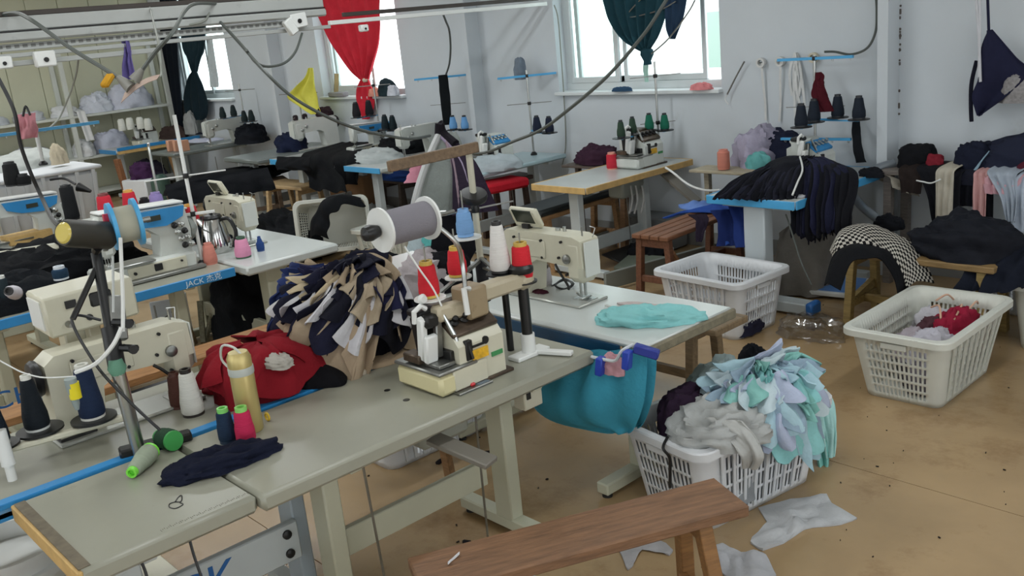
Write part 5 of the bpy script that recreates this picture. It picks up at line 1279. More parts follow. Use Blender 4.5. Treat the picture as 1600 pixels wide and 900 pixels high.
# ---- blue ended table with the dark garments
W8 = table('white legged table with bright blue ends under the heap of dark garments', -3.58, -2.95, 4.86, 6.02, 90, TOPW, LBLUE, LEGW, legs=(0.1, 0.25), endm=LBLUE, th=0.045, motor=False, beam=0.14, pedal=False)
MB().box((-0.49, 0, 0.4), (0.1, 0.15, 0.64), None, 0.008).build('column', mat('column_pale', '#c3ccd0', rough=0.4), W8)
fb = MB().box((-0.49, 0.0, 0.05), (0.11, 0.7, 0.07), None, 0.008).build('foot_bar', LEGW, W8, 0)
MB().box((-0.49, -0.37, 0.055), (0.116, 0.05, 0.076), None, 0.012).build('foot_cap', mat('cap_blue', '#2f6fb8', rough=0.4), fb)
overlock('white overlock machine with blue head behind the dark garment heap at the right pillar', (-3.28, 5.62, TZ0), 90, MWHITE, MWHITE, True, False, scale=1.0)
s8 = thread_stand('thread stand with bright blue top bar over the dark garment heap', (-3.42, 5.9, TZ0), 0.76, [(0.74, 0.27, 0.05, LBLUE, 0.026), (0.42, 0.2, 0.2, STEEL, 0.008), (0.2, 0.25, 0.1, LBLUE, 0.024)], [], METAL)
def put_disc_cones(st, specs, h=0.13, r=0.036, col='#1c2430', what='black', where=''):
    for k, (px, py, dd, nm) in enumerate(specs):
        p = at_d(px, py, dd); q = p - Vector(st.location)
        d = MB().lathe([(0.006, -0.005), (0.07, -0.001), (0.07, 0.004), (0.012, 0.008)], q, None, 20).build('cone_disc', BLACKP, st)
        a = MB(); a.bar((0, 0, q.z - 0.008), (q.x, q.y, q.z - 0.008), 0.016, 0.008); a.build('disc_arm', LBLUE, st, 0)
        cone('%s thread cone %s' % (what, nm), p + Vector((0, 0, 0.006)), col, h, r, r * 0.62, '#20242a')
put_disc_cones(s8, [(1252, 199, 6.2, 'at the left end of the blue bar stand by the right pillar'), (1272, 191, 6.35, 'second from the left on the blue bar stand by the right pillar'), (1309, 184, 6.35, 'second from the right on the blue bar stand by the right pillar'), (1342, 187, 6.2, 'at the right end of the blue bar stand by the right pillar')], 0.15, 0.043)
hang('dark red cloth hanging from the blue bar stand by the right pillar', [at_d(1279, 113, 6.35), at_d(1280, 130, 6.34), at_d(1282, 150, 6.33), at_d(1288, 175, 6.33)], 0.1, '#4a1720', wdir=(0.8, 0.5, 0), seed=14, nrm=(-.6, -.7, 0), wfn=lambda u: 0.4 + 0.8 * u)
hang('black strap tail hanging below the right end of the blue bar stand', [at_d(1338, 190, 6.3), at_d(1338, 210, 6.3), at_d(1341, 235, 6.28), at_d(1346, 254, 6.28)], 0.055, '#16191d', wdir=(0.8, 0.5, 0), seed=15, folds=0.6, amp=0.006, nrm=(-.6, -.7, 0), name='strap', cat='strap')
cone('salmon thread cone on the small shelf left of the dark garment heap', at_z(1131, 264, 0.74), '#d68a78', 0.14, 0.045, 0.042, '#d68a78')
p_ = at_z(1135, 266, 0.725); t_ = thing('small_shelf', 'small pale board shelf under the salmon cone near the wall', 'shelf', (p_.x, p_.y, 0))
MB().box((0, 0, 0.725), (0.5, 0.22, 0.02), None, 0.004).build('board', wood('#a89e86', 'pale_wood'), t_, 0)
for sx in (-0.2, 0.2): MB().box((sx, 0.05, 0.357), (0.04, 0.04, 0.714)).build('leg', wood('#a89e86', 'pale_wood'), t_, 0)
# garment heaps on W8
HW = ((-3.2, 5.25, TZ0), 0.2, 0.26, 0.2, 0.15, 81)
dome_core(HW, cloth('#17181f', 0.25), 'black bulk of the long garment heap on the blue ended table')
random.seed(83)
DK = ['#1b1c24', '#22232e', '#16171d', '#272936']
for k in range(11):
    t = k / 10
    top = at_d(1205 + 62 * t, 262 - 14 * t - 8 * math.sin(t * 3.1), 6.0 - 0.1 * t)
    mid = at_d(1172 + 72 * t, 272 - 6 * t, 5.86 - 0.12 * t)
    m2 = at_d(1146 + 90 * t, 292 + 2 * t, 5.8 - 0.14 * t)
    low = at_d(1126 + 108 * t, 308 + 5 * t, 5.8 - 0.16 * t)
    drape('garment_piece', 'black garment strand of the heap on the blue ended table, %s from left' % ORD[k], 'garment', [top, mid, m2, low], Vector((0.55, 0.5, 0.1)) * 0.15, cloth(DK[k % 4]), 0.016, 2.4, nrm=(-0.2, -0.8, 0.6), seed=60 + k, nu=20, nv=16, group='black garment strands on the blue ended table')
for k in range(9):
    px = 1252 + k * 8.2
    top = at_d(1262 + 2.5 * k, 246 + 2.0 * abs(k - 4), 6.0 - 0.02 * k)
    mid = at_d(px + 4, 262 + 2 * abs(k - 4), 5.74 - 0.025 * k)
    low = at_d(px, 325, 5.66 - 0.025 * k)
    bot = at_d(px - 2, 388 + random.uniform(-10, 8) - 3.5 * abs(k - 3), 5.66 - 0.025 * k)
    hang('dark garment hanging down the right end of the blue ended table, %s from left' % ORD[k], [top, mid, low, bot], 0.13, ['#16171d', '#1b1c28', '#1d1f33', '#15161b', '#22243c'][k % 5], wdir=(0.7, 0.5, 0.0), seed=90 + k, folds=2.6, amp=0.016, nrm=(-0.3, -0.9, 0.3), ragged=0.2, name='garment_piece', group='dark garments hanging on the blue ended table')
small_heap('cloth_pile', 'lilac and white cloth bundle behind the black heap on the blue ended table', 'cloth', at_z(1185, 258, 0.725), 0.17, 0.19, 0.26, cloth('#a49fb2'), 84, 14, 26)
small_heap('cloth_pile', 'dark navy cloth on the back of the blue ended table beside the overlock', 'cloth', at_z(1225, 252, 0.74), 0.16, 0.16, 0.2, cloth('#202436'), 85, 12, 22)
small_heap('cloth_scrap', 'teal scrap between the lilac bundle and the black heap', 'scrap', at_z(1185, 262, 0.84), 0.09, 0.06, 0.1, cloth('#5d9a98'), 86)
cable('white_tape', [at_d(1250, 245, 5.9), at_d(1254, 265, 5.7), at_d(1246, 285, 5.6), at_d(1238, 305, 5.55)], 0.006, WHITEP, 'white drawstrings hanging down the black garment heap', 'drawstring', 14)
flat_cloth('garment', 'white cloth showing under the black heap at the blue table end', 'garment', at_z(1215, 306, TZ0 + .002), 0.2, 0.06, cloth('#c4c6ca'), 87, 0.012, 0.2, 0.3)
# ---- red brown bench with blue clothes
rb = bench('red brown slatted bench piled with blue clothes before the wooden edged table', (-3.98, 5.2, 0), math.radians(93), 0.95, 0.3, 0.45, wood('#7c5238'), wood('#6d4631'), th=0.03, planks=4, splay=0.0, inset=0.05)
MB().bar((-0.42, -0.1, 0.38), (-0.2, -0.12, 0.08), 0.04, 0.02).build('brace', wood('#8a6242'), rb, 0)
drape('garment', 'blue garment folded over the far end of the red brown bench', 'garment', [at_d(1062, 334, 6.25), at_d(1090, 327, 6.3), at_d(1125, 322, 6.3), at_d(1150, 328, 6.2), at_d(1158, 352, 6.15), at_d(1160, 378, 6.1)], (0.05, 0.3, 0.0), cloth('#2f4f9a'), 0.015, 2.2, nrm=(0.2, -0.2, 1), seed=5)
drape('garment', 'navy garment leg hanging from the red brown bench end', 'garment', [at_d(1130, 328, 6.1), at_d(1142, 345, 6.05), at_d(1146, 370, 6.02), at_d(1143, 384, 6.02)], (0.14, 0.1, 0.0), cloth('#1e2c5e'), 0.014, 1.5, nrm=(-.2, -1, .2), seed=6)
drape('garment', 'navy garment leg hanging nearest the blue ended table leg', 'garment', [at_d(1160, 320, 6.0), at_d(1168, 345, 5.95), at_d(1170, 370, 5.93), at_d(1172, 386, 5.93)], (0.14, 0.1, 0.0), cloth('#22346e'), 0.014, 1.5, nrm=(-.2, -1, .2), seed=7)
drape('garment', 'dark plum scarf hanging at the front of the red brown bench', 'garment', [at_d(1090, 335, 6.05), at_d(1098, 345, 6.0), at_d(1095, 360, 6.0), at_d(1092, 378, 6.0)], (0.1, 0.06, 0.0), cloth('#241d2a'), 0.01, 1, nrm=(-.2, -1, .2), seed=8, wfn=lambda u: 1 - .8 * u)
flat_cloth('garment', 'light blue garment lying on top of the red brown bench', 'garment', at_z(1100, 325, 0.47), 0.2, 0.12, cloth('#6f8fd0'), 88, 0.03, 0.1, 0.3, h=0.05)
# ---- wooden edged table with overlock
W7 = table('pale table with a bare wooden edge carrying the cream overlock before the large window', -5.1, -4.55, 4.78, 6.02, 90, TOPW, EDGEWOOD, LEGW, legs=(0.18, 0.3), endm=EDGEWOOD, th=0.04, motor=True, beam=0.2)
m = MB(); m.bar((0.35, -0.2, 0.66), (0.35, -0.5, 0.45), 0.1, 0.02); m.build('waste_chute', mat('chute_grey', '#77736a', rough=0.5), W7)
overlock('cream overlock machine with green cones before the large window', (-4.8, 5.73, TZ0), 90, MWHITE, MWHITE, False, True, None, 1.08)
s7 = thread_stand('slim steel thread stand with crossed bars before the large window', (-4.78, 5.9, TZ0), 0.77, [(0.66, 0.2, 0.9, STEEL, 0.01), (0.3, 0.14, 0.9, STEEL, 0.008)], (), METAL)
put_disc_cones(s7, [(971, 216, 7.1, 'leftmost of four before the large window'), (989, 210, 7.25, 'second from the left of four before the large window')], 0.13, 0.032, '#2f4436', 'dark green')
put_disc_cones(s7, [(1015, 204, 7.4, 'third from the left of four before the large window'), (1039, 204, 7.4, 'rightmost of four before the large window')], 0.13, 0.036, '#1d6a54', 'bright green')
cone('red thread cone standing at the left of the cream overlock on the wooden edged table', at_z(957, 264, TZ0), '#c22b3c', 0.13, 0.045, 0.04, '#d9927e')
cable('white_strip', [at_d(1040, 262, 7.0), at_d(1052, 270, 6.9), at_d(1075, 288, 6.8), at_d(1100, 297, 6.6), at_d(1125, 297, 6.3)], 0.008, WHITEP, 'white tape sagging from the wooden edged table to the blue ended table', 'tape', 20)
for i, px in enumerate((985, 993, 1003)):
    cable('white_tape', [at_d(px, 290, 7.3), at_d(px + 3, 312, 7.3), at_d(px - 2, 334, 7.3)], 0.008, cloth('#b9bab8'), ['white tape end hanging under the wooden edged table, left one', 'white tape end hanging under the wooden edged table, middle one', 'white tape end hanging under the wooden edged table, right one'][i], 'tape', 8)
small_heap('cloth_pile', 'dark plum cloth pile on the small stand left of the red cone', 'cloth', at_d(935, 253, 7.9), 0.2, 0.16, 0.13, cloth('#3b2534'), 91)
p_ = at_d(930, 257, 7.9); t_ = thing('small_stand', 'small dark board stand under the plum cloth pile', 'stand', (p_.x, p_.y, 0))
MB().box((0, 0, p_.z), (0.5, 0.3, 0.02), None, 0.004).build('board', wood('#5b5048', 'dull_wood'), t_, 0)
for sx in (-0.2, 0.2): MB().box((sx, 0.0, p_.z / 2 - 0.005), (0.04, 0.04, p_.z - 0.01)).build('leg', wood('#5b5048', 'dull_wood'), t_, 0)
pb2 = bench('bench with a black padded seat beside the wooden edged table', (-5.26, 5.35, 0), math.radians(92), 1.05, 0.3, 0.45, wood('#a5815a', 'orange_wood'), None, cushion=mat('black_vinyl', '#1d2324', rough=0.45), splay=0.02)
tag(MB().bar((-4.95, 5.6, 0.0), (-4.9, 5.6, 0.66), 0.05, 0.05).build('wooden_post', wood('#7d5f44')), 'upright wooden post under the wooden edged table', 'post')
tag(MB().box((-4.9, 5.92, 0.14), (0.5, 0.25, 0.26), None, 0.01).build('low_box', mat('box_grey', '#6d7071', rough=0.7)), 'low grey box on the floor under the wooden edged table', 'box')
small_heap('cloth_scrap', 'black rag on the floor under the wooden edged table', 'scrap', (-4.62, 5.5, 0.012), 0.2, 0.16, 0.16, cloth('#15161a'), 92)
# floor rails and pedal plates between
for i, (a, b, lab) in enumerate((((930, 378), (1010, 350), 'long grey steel floor rail behind the red brown bench'), ((945, 440), (1120, 392), 'dark pedal rail on the floor before the red brown bench'))):
    p = at_z(a[0], a[1], 0.08); q = at_z(b[0], b[1], 0.08); m = MB(); m.bar(p, q, 0.03, 0.12, bev=0.004)
    tag(m.build('floor_rail', mat('rail_grey', '#7c817b', rough=0.5)), lab, 'rail')
tag(MB().box(at_z(1010, 412, 0.06), (0.42, 0.26, 0.03), rotm(0.15, 0, 0.2), 0.006).build('pedal_plate', mat('pedal_green', '#6b7468', rough=0.5)), 'flat grey green pedal plate on the floor left of the red brown bench', 'pedal')

# ---- blue fronted overlock table left of the padded bench
W6 = table('pale blue topped table with the blue and white overlock left of the large window', -6.5, -5.92, 4.9, 6.02, 90, mat('pale_blue_top', '#a9c2c8', rough=0.25, var=0.05), None, LEGW, th=0.04, motor=False)
overlock('white overlock machine with a blue head cap left of the large window', (-6.2, 5.45, TZ0), 90, MWHITE, MWHITE, True, False)
s6 = thread_stand('thread stand with light blue top bar and grey knotted rag, left of large window', (-6.2, 5.88, TZ0), 0.75, [(0.7, 0.26, 0.85, LBLUE, 0.026), (0.46, 0.2, 0.7, STEEL, 0.009)], (), METAL)
small_heap('rag', 'grey rag knotted on top of the light blue bar', 'rag', at_d(815, 124, 8.5) , 0.06, 0.05, 0.2, cloth('#6f7a86'), 93)
put_disc_cones(s6, [(840, 207, 8.2, 'left of the pair beside the blue overlock head'), (859, 208, 8.2, 'right of the pair beside the blue overlock head')], 0.14, 0.04, '#1b2236', 'navy')
small_heap('cloth_pile', 'pale blue grey cloth spread on the near end of the pale blue table', 'cloth', at_z(775, 262, TZ0), 0.22, 0.2, 0.1, cloth('#a9b3b8'), 94)
tag(MB().box(at_z(775, 290, 0.6), (0.5, 0.28, 0.08), rotm(0, 0, 1.4), 0.02).build('red_cushion', cloth('#b01f2c')), 'red cushion on the dark stool left of the padded bench', 'cushion')
bench('dark wooden stool frame under the red cushion', (at_z(790, 320, 0.3).x, at_z(790, 320, 0.3).y, 0), 1.4, 0.55, 0.3, 0.55, wood('#4a3830'), None, stretcher=True, splay=0.0, name='stool', cat='stool')
# ---- W5 behind the mesh bag
W5 = table('grey table with a bright blue edge and white leg left of the grey mesh bag', -7.82, -7.22, 4.9, 6.02, 90, TOPW, None, LEGW, endm=LBLUE, th=0.045, motor=False)
lockstitch('white sewing machine half hidden behind the mesh bag at the light blue cones', (-7.5, 5.6, TZ0), 90, MWHITE, False)
s5 = thread_stand('thread stand with blue top bar and long black tie near the middle pillar', (-7.35, 5.88, TZ0), 0.74, [(0.72, 0.3, 0.75, LBLUE, 0.026), (0.46, 0.18, 0.6, STEEL, 0.008)], (), METAL)
put_disc_cones(s5, [(709, 203, 8.9, 'left of the pair near the middle pillar'), (727, 203, 8.9, 'right of the pair near the middle pillar')], 0.13, 0.038, '#6b9fd2', 'light blue')
hang('black braided tie hanging from the blue bar near the middle pillar', [at_d(692, 117, 9.1), at_d(695, 140, 9.1), at_d(697, 165, 9.1), at_d(700, 195, 9.1)], 0.09, '#14181b', wdir=(0.7, 0.7, 0), seed=16, folds=0.7, amp=0.008, nrm=(-.7, -.7, 0), name='tie', cat='tie')
small_heap('cloth_pile', 'white crumpled cloth on the bright blue edged table', 'cloth', at_z(590, 250, TZ0), 0.35, 0.2, 0.1, cloth('#b9c0c0'), 95)
small_heap('cloth_pile', 'black cloth on the table behind the mesh bag', 'cloth', at_z(630, 236, TZ0), 0.34, 0.2, 0.14, cloth('#16181b'), 96)
tag(MB().box(at_z(625, 275, 0.46), (0.6, 0.34, 0.05), None, 0.02).build('blue_cushion', cloth('#3358a8')), 'flat blue cushion on a stool right of the white table leg', 'cushion')
bench('dark stool under the flat blue cushion', (at_z(625, 279, 0.42).x, at_z(625, 279, 0.42).y, 0), 0.0, 0.55, 0.3, 0.43, wood('#4d423a'), name='stool', cat='stool', stretcher=False, splay=0)
# ---- mesh bag / frame behind the pole stand
mbg = thing('mesh_bag', 'tall grey mesh bag with pale curved rim and plum lining behind the pole stand', 'bag', at_d(690, 330, 4.6))
q = Vector(mbg.location)
RIM = mat('rim_grey', '#a7a9a8', rough=0.6)
lft = [at_d(x, y, d) - q for x, y, d in ((644, 335, 4.5), (652, 300, 4.5), (664, 262, 4.55), (676, 232, 4.6), (686, 210, 4.65))]
rgt = [at_d(x, y, d) - q for x, y, d in ((718, 335, 4.5), (715, 300, 4.5), (710, 262, 4.55), (702, 232, 4.6), (692, 208, 4.65))]
Ls = spline(lft, 20); Rs = spline(rgt, 20)
m = MB(); m.tube(Ls, 0.018, 8); m.build('rim', RIM, mbg)
m = MB(); m.tube(Rs, 0.012, 8); m.build('rim', mat('rim_plum', '#7d6a74', rough=0.7), mbg)
m = MB(); m.sheet(lambda u, v: spl_at(Ls, u).lerp(spl_at(Rs, u), v) + Vector((0.1, 0.16, 0)) * (math.sin(math.pi * v) * (1 - u * 0.6)), 16, 16, 0.004); m.build('mesh_panel', mat('mesh_grey', '#6f7672', rough=0.6, var=0.15, bump=0.5, bs=90), mbg, 60)
m = MB(); m.sheet(lambda u, v: (spl_at(Ls, u * 0.55).lerp(spl_at(Rs, u * 0.5), v)) + Vector((0.04, 0.05, -0.1 + 0.02 * math.sin(v * 9))) + Vector((0, 0, -0.22)) * (1 - u) * (0.4 + 0.6 * math.sin(math.pi * v)), 14, 14, 0.004); m.build('black_base', cloth('#16161b'), mbg, 60)
r2 = [at_d(x, y, d) - q for x, y, d in ((756, 332, 4.5), (745, 295, 4.5), (733, 255, 4.55), (712, 225, 4.6), (692, 206, 4.65))]
R2 = spline(r2, 20)
m = MB(); m.sheet(lambda u, v: spl_at(Rs, u).lerp(spl_at(R2, u), v) + Vector((0.05, 0.08, 0)) * math.sin(3 * math.pi * v) * (1 - u), 16, 18, 0.004); m.build('plum_side', cloth('#2a2230'), mbg, 60)
m = MB(); m.tube([spl_at(R2, u / 12) + Vector((-0.03, -0.02, 0)) for u in range(13)], 0.01, 6); m.build('side_rim', mat('rim_lilac', '#8b7f96', rough=0.7), mbg)
m = MB(); m.tube(spline([lft[-1], (lft[-1] + rgt[-1]) / 2 + Vector((0, 0, 0.05)), rgt[-1], r2[-2]], 14), 0.022, 8); m.build('top_handle', cloth('#1a171d'), mbg)
hang('pink cloth hanging left of the grey mesh bag', [at_d(664, 248, 4.6), at_d(657, 262, 4.62), at_d(650, 285, 4.62)], 0.12, '#cf8ea0', wdir=(0.7, 0.6, 0), seed=17, nrm=(-.7, -.7, 0))
# clothes hung low behind the red cones
hang('pale blue garment strip hanging behind the grey elastic reel', [at_d(655, 362, 7.6), at_d(652, 385, 7.6), at_d(650, 402, 7.6)], 0.18, '#b2c4cc', wdir=(0.7, 0.6, 0), seed=18, nrm=(-.7, -.7, 0))
hang('aqua garment strip hanging right of the elastic reel', [at_d(668, 352, 7.55), at_d(670, 368, 7.55), at_d(673, 384, 7.55)], 0.09, '#63b9b8', wdir=(0.7, 0.6, 0), seed=19, nrm=(-.7, -.7, 0))
hang('white garment strip hanging right of the aqua strip', [at_d(678, 352, 7.6), at_d(680, 372, 7.6), at_d(681, 396, 7.6)], 0.13, '#b9c8cf', wdir=(0.7, 0.6, 0), seed=20, nrm=(-.7, -.7, 0))
small_heap('cloth_pile', 'pale grey and black cloth heap behind the big navy heap', 'cloth', at_z(668, 452, TZ0 + .001), 0.14, 0.14, 0.17, cloth('#a39c9e'), 97, 12, 22)
small_heap('cloth_pile', 'black cloth behind the red cone right of the navy heap', 'cloth', at_z(698, 448, TZ0 + .001), 0.11, 0.13, 0.18, cloth('#131317'), 98, 12, 22)

# ---- W4 with black cloth over it, W3, W2, W1
W4 = table('table with bright blue ends under a big black cloth, right of the wooden stool', -9.35, -8.62, 4.95, 6.02, 90, TOPW, None, LEGW, endm=LBLUE, th=0.05, motor=False)
blk = cloth('#111316')
drape('black_cloth', 'big black cloth draped over the blue ended table behind the wooden stool', 'cloth', [at_z(560, 222, 0.78), at_z(520, 235, 0.76), at_z(500, 246, 0.75), at_z(505, 262, 0.66) + Vector((0, -0.06, 0)), at_d(510, 280, 9.25), at_d(513, 298, 9.2)], (0.62, 0.02, 0), blk, 0.02, 2, nrm=(0.1, -0.5, 0.8), seed=3)
drape('black_cloth', 'black cloth lobe hanging at the right of the draped blue ended table', 'cloth', [at_z(560, 232, 0.76), at_d(545, 246, 9.3), at_d(545, 268, 9.2), at_d(543, 288, 9.2)], (0.34, 0.1, 0), blk, 0.02, 2, nrm=(0.1, -0.9, 0.3), seed=6, wfn=lambda u: 1.1 - 0.35 * u)
drape('black_cloth', 'black cloth tail hanging at the left of the draped blue ended table', 'cloth', [at_d(460, 245, 9.6), at_d(458, 256, 9.5), at_d(460, 266, 9.5)], (0.5, 0.1, 0), blk, 0.015, 2, nrm=(0.1, -0.9, 0.3), seed=7)
coverstitch('white sewing machine with a blue body under the red curtain window', (-8.45, 5.62, TZ0 + 0.0), 90, MWHITE, None, 0.85)
s4 = thread_stand('thread stand with a plain crossbar before the red curtain', (-8.6, 5.9, TZ0), 0.72, [(0.66, 0.22, 0.6, STEEL, 0.012), (0.26, 0.2, 0.5, LBLUE, 0.03)], (), METAL)
put_disc_cones(s4, [(558, 184, 10.0, 'left of the red curtain end'), (578, 181, 10.1, 'directly right of the red curtain end')], 0.16, 0.045, '#1e1c22', 'black')
put_disc_cones(s4, [(603, 203, 9.7, 'left of the pair right of the red curtain end'), (615, 204, 9.7, 'right of the pair right of the red curtain end')], 0.15, 0.042, '#16242a', 'blackish green')
W3 = table('dark edged table with the white lockstitch machine between the two left windows', -10.25, -9.45, 4.85, 6.02, 90, mat('dark_top', '#6c7472', rough=0.35), None, LEGW, th=0.05, motor=False)
lockstitch('white lockstitch machine beside the yellow net bag', (-9.6, 5.7, TZ0), 90, MWHITE, False, scale=1.15)
for i, (px, py, col, nm) in enumerate(((476, 198, '#3a2a30', 'brown'), (493, 194, '#3a2a30', 'brown'))):
    cone('small dark brown spool on the white lockstitch machine, %s' % ('left one' if i == 0 else 'right one'), Vector((-9.6, 5.48 + 0.12 * i, 1.06)), '#2c2226', 0.06, 0.03, 0.026, '#2c2226')
small_heap('cloth_pile', 'dark brown cloth on the right end of the white lockstitch machine', 'cloth', (-9.6, 5.86, 1.058), 0.06, 0.1, 0.1, cloth('#33262a'), 99)
small_heap('cloth_pile', 'dark navy cloth bundle left of the white lockstitch machine', 'cloth', at_z(455, 235, TZ0), 0.22, 0.16, 0.2, cloth('#1a2138'), 100)
s3 = thread_stand('steel thread stand with long crossbar and the yellow net bag', (-10.1, 5.85, TZ0), 0.74, [(0.6, 0.3, 0.3, STEEL, 0.012)], (), METAL)
YB = mat('yellow_net', '#d3cf4e', rough=0.6, var=0.1, bump=0.4, bs=60)
curtain('net_bag', [(484, 491, 106), (479, 494, 122), (464, 497, 138), (452, 499, 152), (470, 500, 166), (487, 502, 178)], 5.8, YB, 2, 0.05, 'bright yellow net bag hanging between the two left windows', None, 8, 20, 16)
tag(bpy.data.objects['net_bag'], 'bright yellow net bag hanging between the two left windows', 'bag')
W2 = table('dark green edged table with white papers and a white machine left of the dark cloth', -12.3, -11.6, 4.85, 6.02, 90, mat('dark_top', '#6c7472', rough=0.35), None, LEGW, th=0.045, motor=False)
lockstitch('white lockstitch machine with four black cones near the left window', (-11.75, 5.65, TZ0), 90, MWHITE, False, scale=1.1)
s2 = thread_stand('thread stand with four black cones near the left window', (-11.6, 5.88, TZ0), 0.74, [(0.66, 0.24, 0.4, STEEL, 0.012)], (), METAL)
put_disc_cones(s2, [(349, 185, 12.0, 'leftmost of four near the left window'), (366, 182, 12.0, 'second from the left of four near the left window'), (383, 191, 11.9, 'third from the left of four near the left window'), (394, 190, 11.9, 'rightmost of four near the left window')], 0.14, 0.042, '#1d2a2c', 'black')
small_heap('cloth_pile', 'black cloth bundle right of the machine with four black cones', 'cloth', at_z(392, 222, TZ0), 0.3, 0.2, 0.22, cloth('#191c22'), 101)
flat_cloth('paper_pattern', 'white printed cloth lying on the dark green edged table', 'cloth', at_z(318, 220, TZ0), 0.35, 0.2, cloth('#c2c5d6'), 102, 0.02, 0.3, 0.2)
flat_cloth('cloth_scrap', 'small black scrap on the white printed cloth', 'scrap', at_z(312, 210, TZ0 + 0.06), 0.08, 0.03, cloth('#1b1d28'), 103, 0.01, 0.3, 0.3)
W1 = table('blue edged table with bare wooden side and white cones before the shelf rack', -13.88, -13.25, 4.75, 5.98, 90, TOPW, None, LEGW, endm=BLUE, th=0.05, motor=False)
MB().box((0, -0.332, TZ0 - 0.03), (1.2, 0.012, 0.05), None, 0.003).build('wooden_edge', EDGEWOOD, W1, 0)
MB().box((0, -0.328, TZ0 + 0.01), (1.2, 0.02, 0.05), None, 0.003).build('blue_edge', BLUE, W1, 0)
overlock('white overlock machine with white cones before the shelf rack', (-13.5, 5.35, TZ0), 90, MWHITE, CREAM, False, False)
for i, (px, py) in enumerate(((192, 208), (205, 206), (221, 205), (233, 207))):
    cone('white thread cone %s of four before the shelf rack' % ('leftmost', 'second', 'third', 'rightmost')[i], at_d(px, py - 4, 13.2), '#d8dad2', 0.16, 0.055, 0.045, '#d8dad2')
small_heap('cloth_pile', 'brown cloth heap at the right end of the blue edged table', 'cloth', at_z(275, 215, TZ0), 0.3, 0.16, 0.16, cloth('#4b3d3a'), 104)
small_heap('cloth_pile', 'pink and white cloth on the far end of the blue edged table', 'cloth', at_z(282, 206, TZ0), 0.14, 0.1, 0.14, cloth('#c0a0a2'), 105)
# stool, black covered bench, upright baskets
bench('pale wooden stool left of the draped black cloth', (at_z(465, 288, 0.45).x - 0.1, at_z(465, 288, 0.45).y, 0), math.radians(4), 0.8, 0.34, 0.46, wood('#b49a72', 'pine'), splay=0.05, name='stool', cat='stool')
bb = bench('bench hidden under a long black cloth left of the wooden stool', (at_z(355, 290, 0.45).x, at_z(355, 290, 0.45).y, 0), math.radians(70), 1.3, 0.34, 0.45, wood('#6d5a48', 'dull_wood'), splay=0)
c0 = at_z(355, 286, 0.47)
small_heap('black_cloth', 'long black cloth covering the bench left of the wooden stool', 'cloth', c0, 0.3, 0.72, 0.14, blk, 106, 14, 28)
hang('black cloth side hanging from the covered bench left of the stool', [at_d(340, 275, 9.0), at_d(345, 290, 8.9), at_d(352, 310, 8.85)], 1.0, '#131519', wdir=(0.15, 0.98, 0), seed=22, nrm=(.9, -.3, 0), folds=5, amp=0.03, name='black_cloth', cat='cloth')
upb = crate('white basket tipped on its side behind the long table corner', (at_z(535, 400, 0).x, at_z(535, 400, 0).y, 0.3), 0.5, 0.6, 0.42, 0.34, CRM, None, 0.85, nl=18, tilt=(1.4, 0, 0.9))
bF = crate('low white basket behind the grey elastic reel', (-6.48, 4.5, 0.0), 0.15, 0.68, 0.44, 0.34, CRM, None, 0.85)
band('black_cloth', 'black cloth hanging over the left of the tipped basket', 'cloth', D_([(484, 372, 0), (490, 340, 0), (505, 315, 0.1), (530, 305, .15), (565, 310, .2)], 8.0), D_([(512, 372, -.1), (514, 352, -.1), (520, 332, -.1), (540, 322, 0), (572, 322, 0.1)], 8.0), blk, 0.05, 0.02, 3, 11)
small_heap('black_cloth', 'black cloth mass on the floor behind the long pale table', 'cloth', (at_z(455, 365, 0.2).x, at_z(455, 365, 0.2).y, 0.01), 0.5, 0.4, 0.36, blk, 107)
small_heap('black_cloth', 'black cloth mass on the floor at the right corner of the long cream table', 'cloth', (-5.0, 3.25, 0.012), 0.45, 0.3, 0.56, blk, 122)
small_heap('black_cloth', 'black cloth mass on the floor below the long cream table', 'cloth', (-5.75, 2.75, 0.012), 0.45, 0.25, 0.5, blk, 123)
# ---- long pale table with the second lockstitch machine
K = table('long cream table with the second lockstitch machine, kettle and pink cone', -6.4, -4.86, 2.32, 2.93, 180, TOPW, None, LEGM, legs=(0.22, 0.22), th=0.055, motor=False)
MB().box((-0.55, 0.05, 0.35), (0.11, 0.12, 0.6), None, 0.008).build('column', LEGM, K)
nd = at_z(388, 384, TZ0)
lockstitch('second cream lockstitch machine with a raised grey panel behind the kettle', nd - Vector((0.2, -0.02, 0)), 180, CREAM, True)
kt = thing('steel_kettle', 'shiny steel kettle with a black lid beside the pink cone', 'kettle', at_z(341, 393, TZ0))
MB().lathe([(0.0, 0), (0.085, 0.0), (0.09, 0.01), (0.088, 0.06), (0.072, 0.15), (0.058, 0.2), (0.055, 0.21)], n=24).build('body', mat('chrome_kettle', '#c9c9c6', rough=0.12, metal=1.0), kt)
MB().lathe([(0.058, 0.205), (0.06, 0.215), (0.05, 0.23), (0.015, 0.24), (0.015, 0.255), (0.0, 0.26)], n=20).build('lid', BLACKP, kt)
m = MB(); m.tube(spline([(0.05, 0.03, 0.2), (0.1, 0.06, 0.2), (0.13, 0.075, 0.12), (0.1, 0.06, 0.03)], 14), 0.012, 8); m.build('handle', BLACKP, kt)
m = MB(); m.tube([(-0.05, -0.03, 0.15), (-0.08, -0.05, 0.19), (-0.09, -0.055, 0.2)], [0.025, 0.016, 0.014], 10); m.build('spout', METAL, kt)
cone('pink thread cone at the near corner of the long cream table', at_z(381, 402, TZ0), '#dd94b4', 0.125, 0.048, 0.034, '#3c5a46')
cone('salmon thread cone at the right end of the lettered blue edged table', at_z(330, 412, TZ0), '#cf8576', 0.125, 0.04, 0.03, '#cf8576')
cone('small blue thread cone under the second lockstitch head', at_z(408, 392, TZ0), '#2b4a86', 0.09, 0.024, 0.013, '#2b4a86')
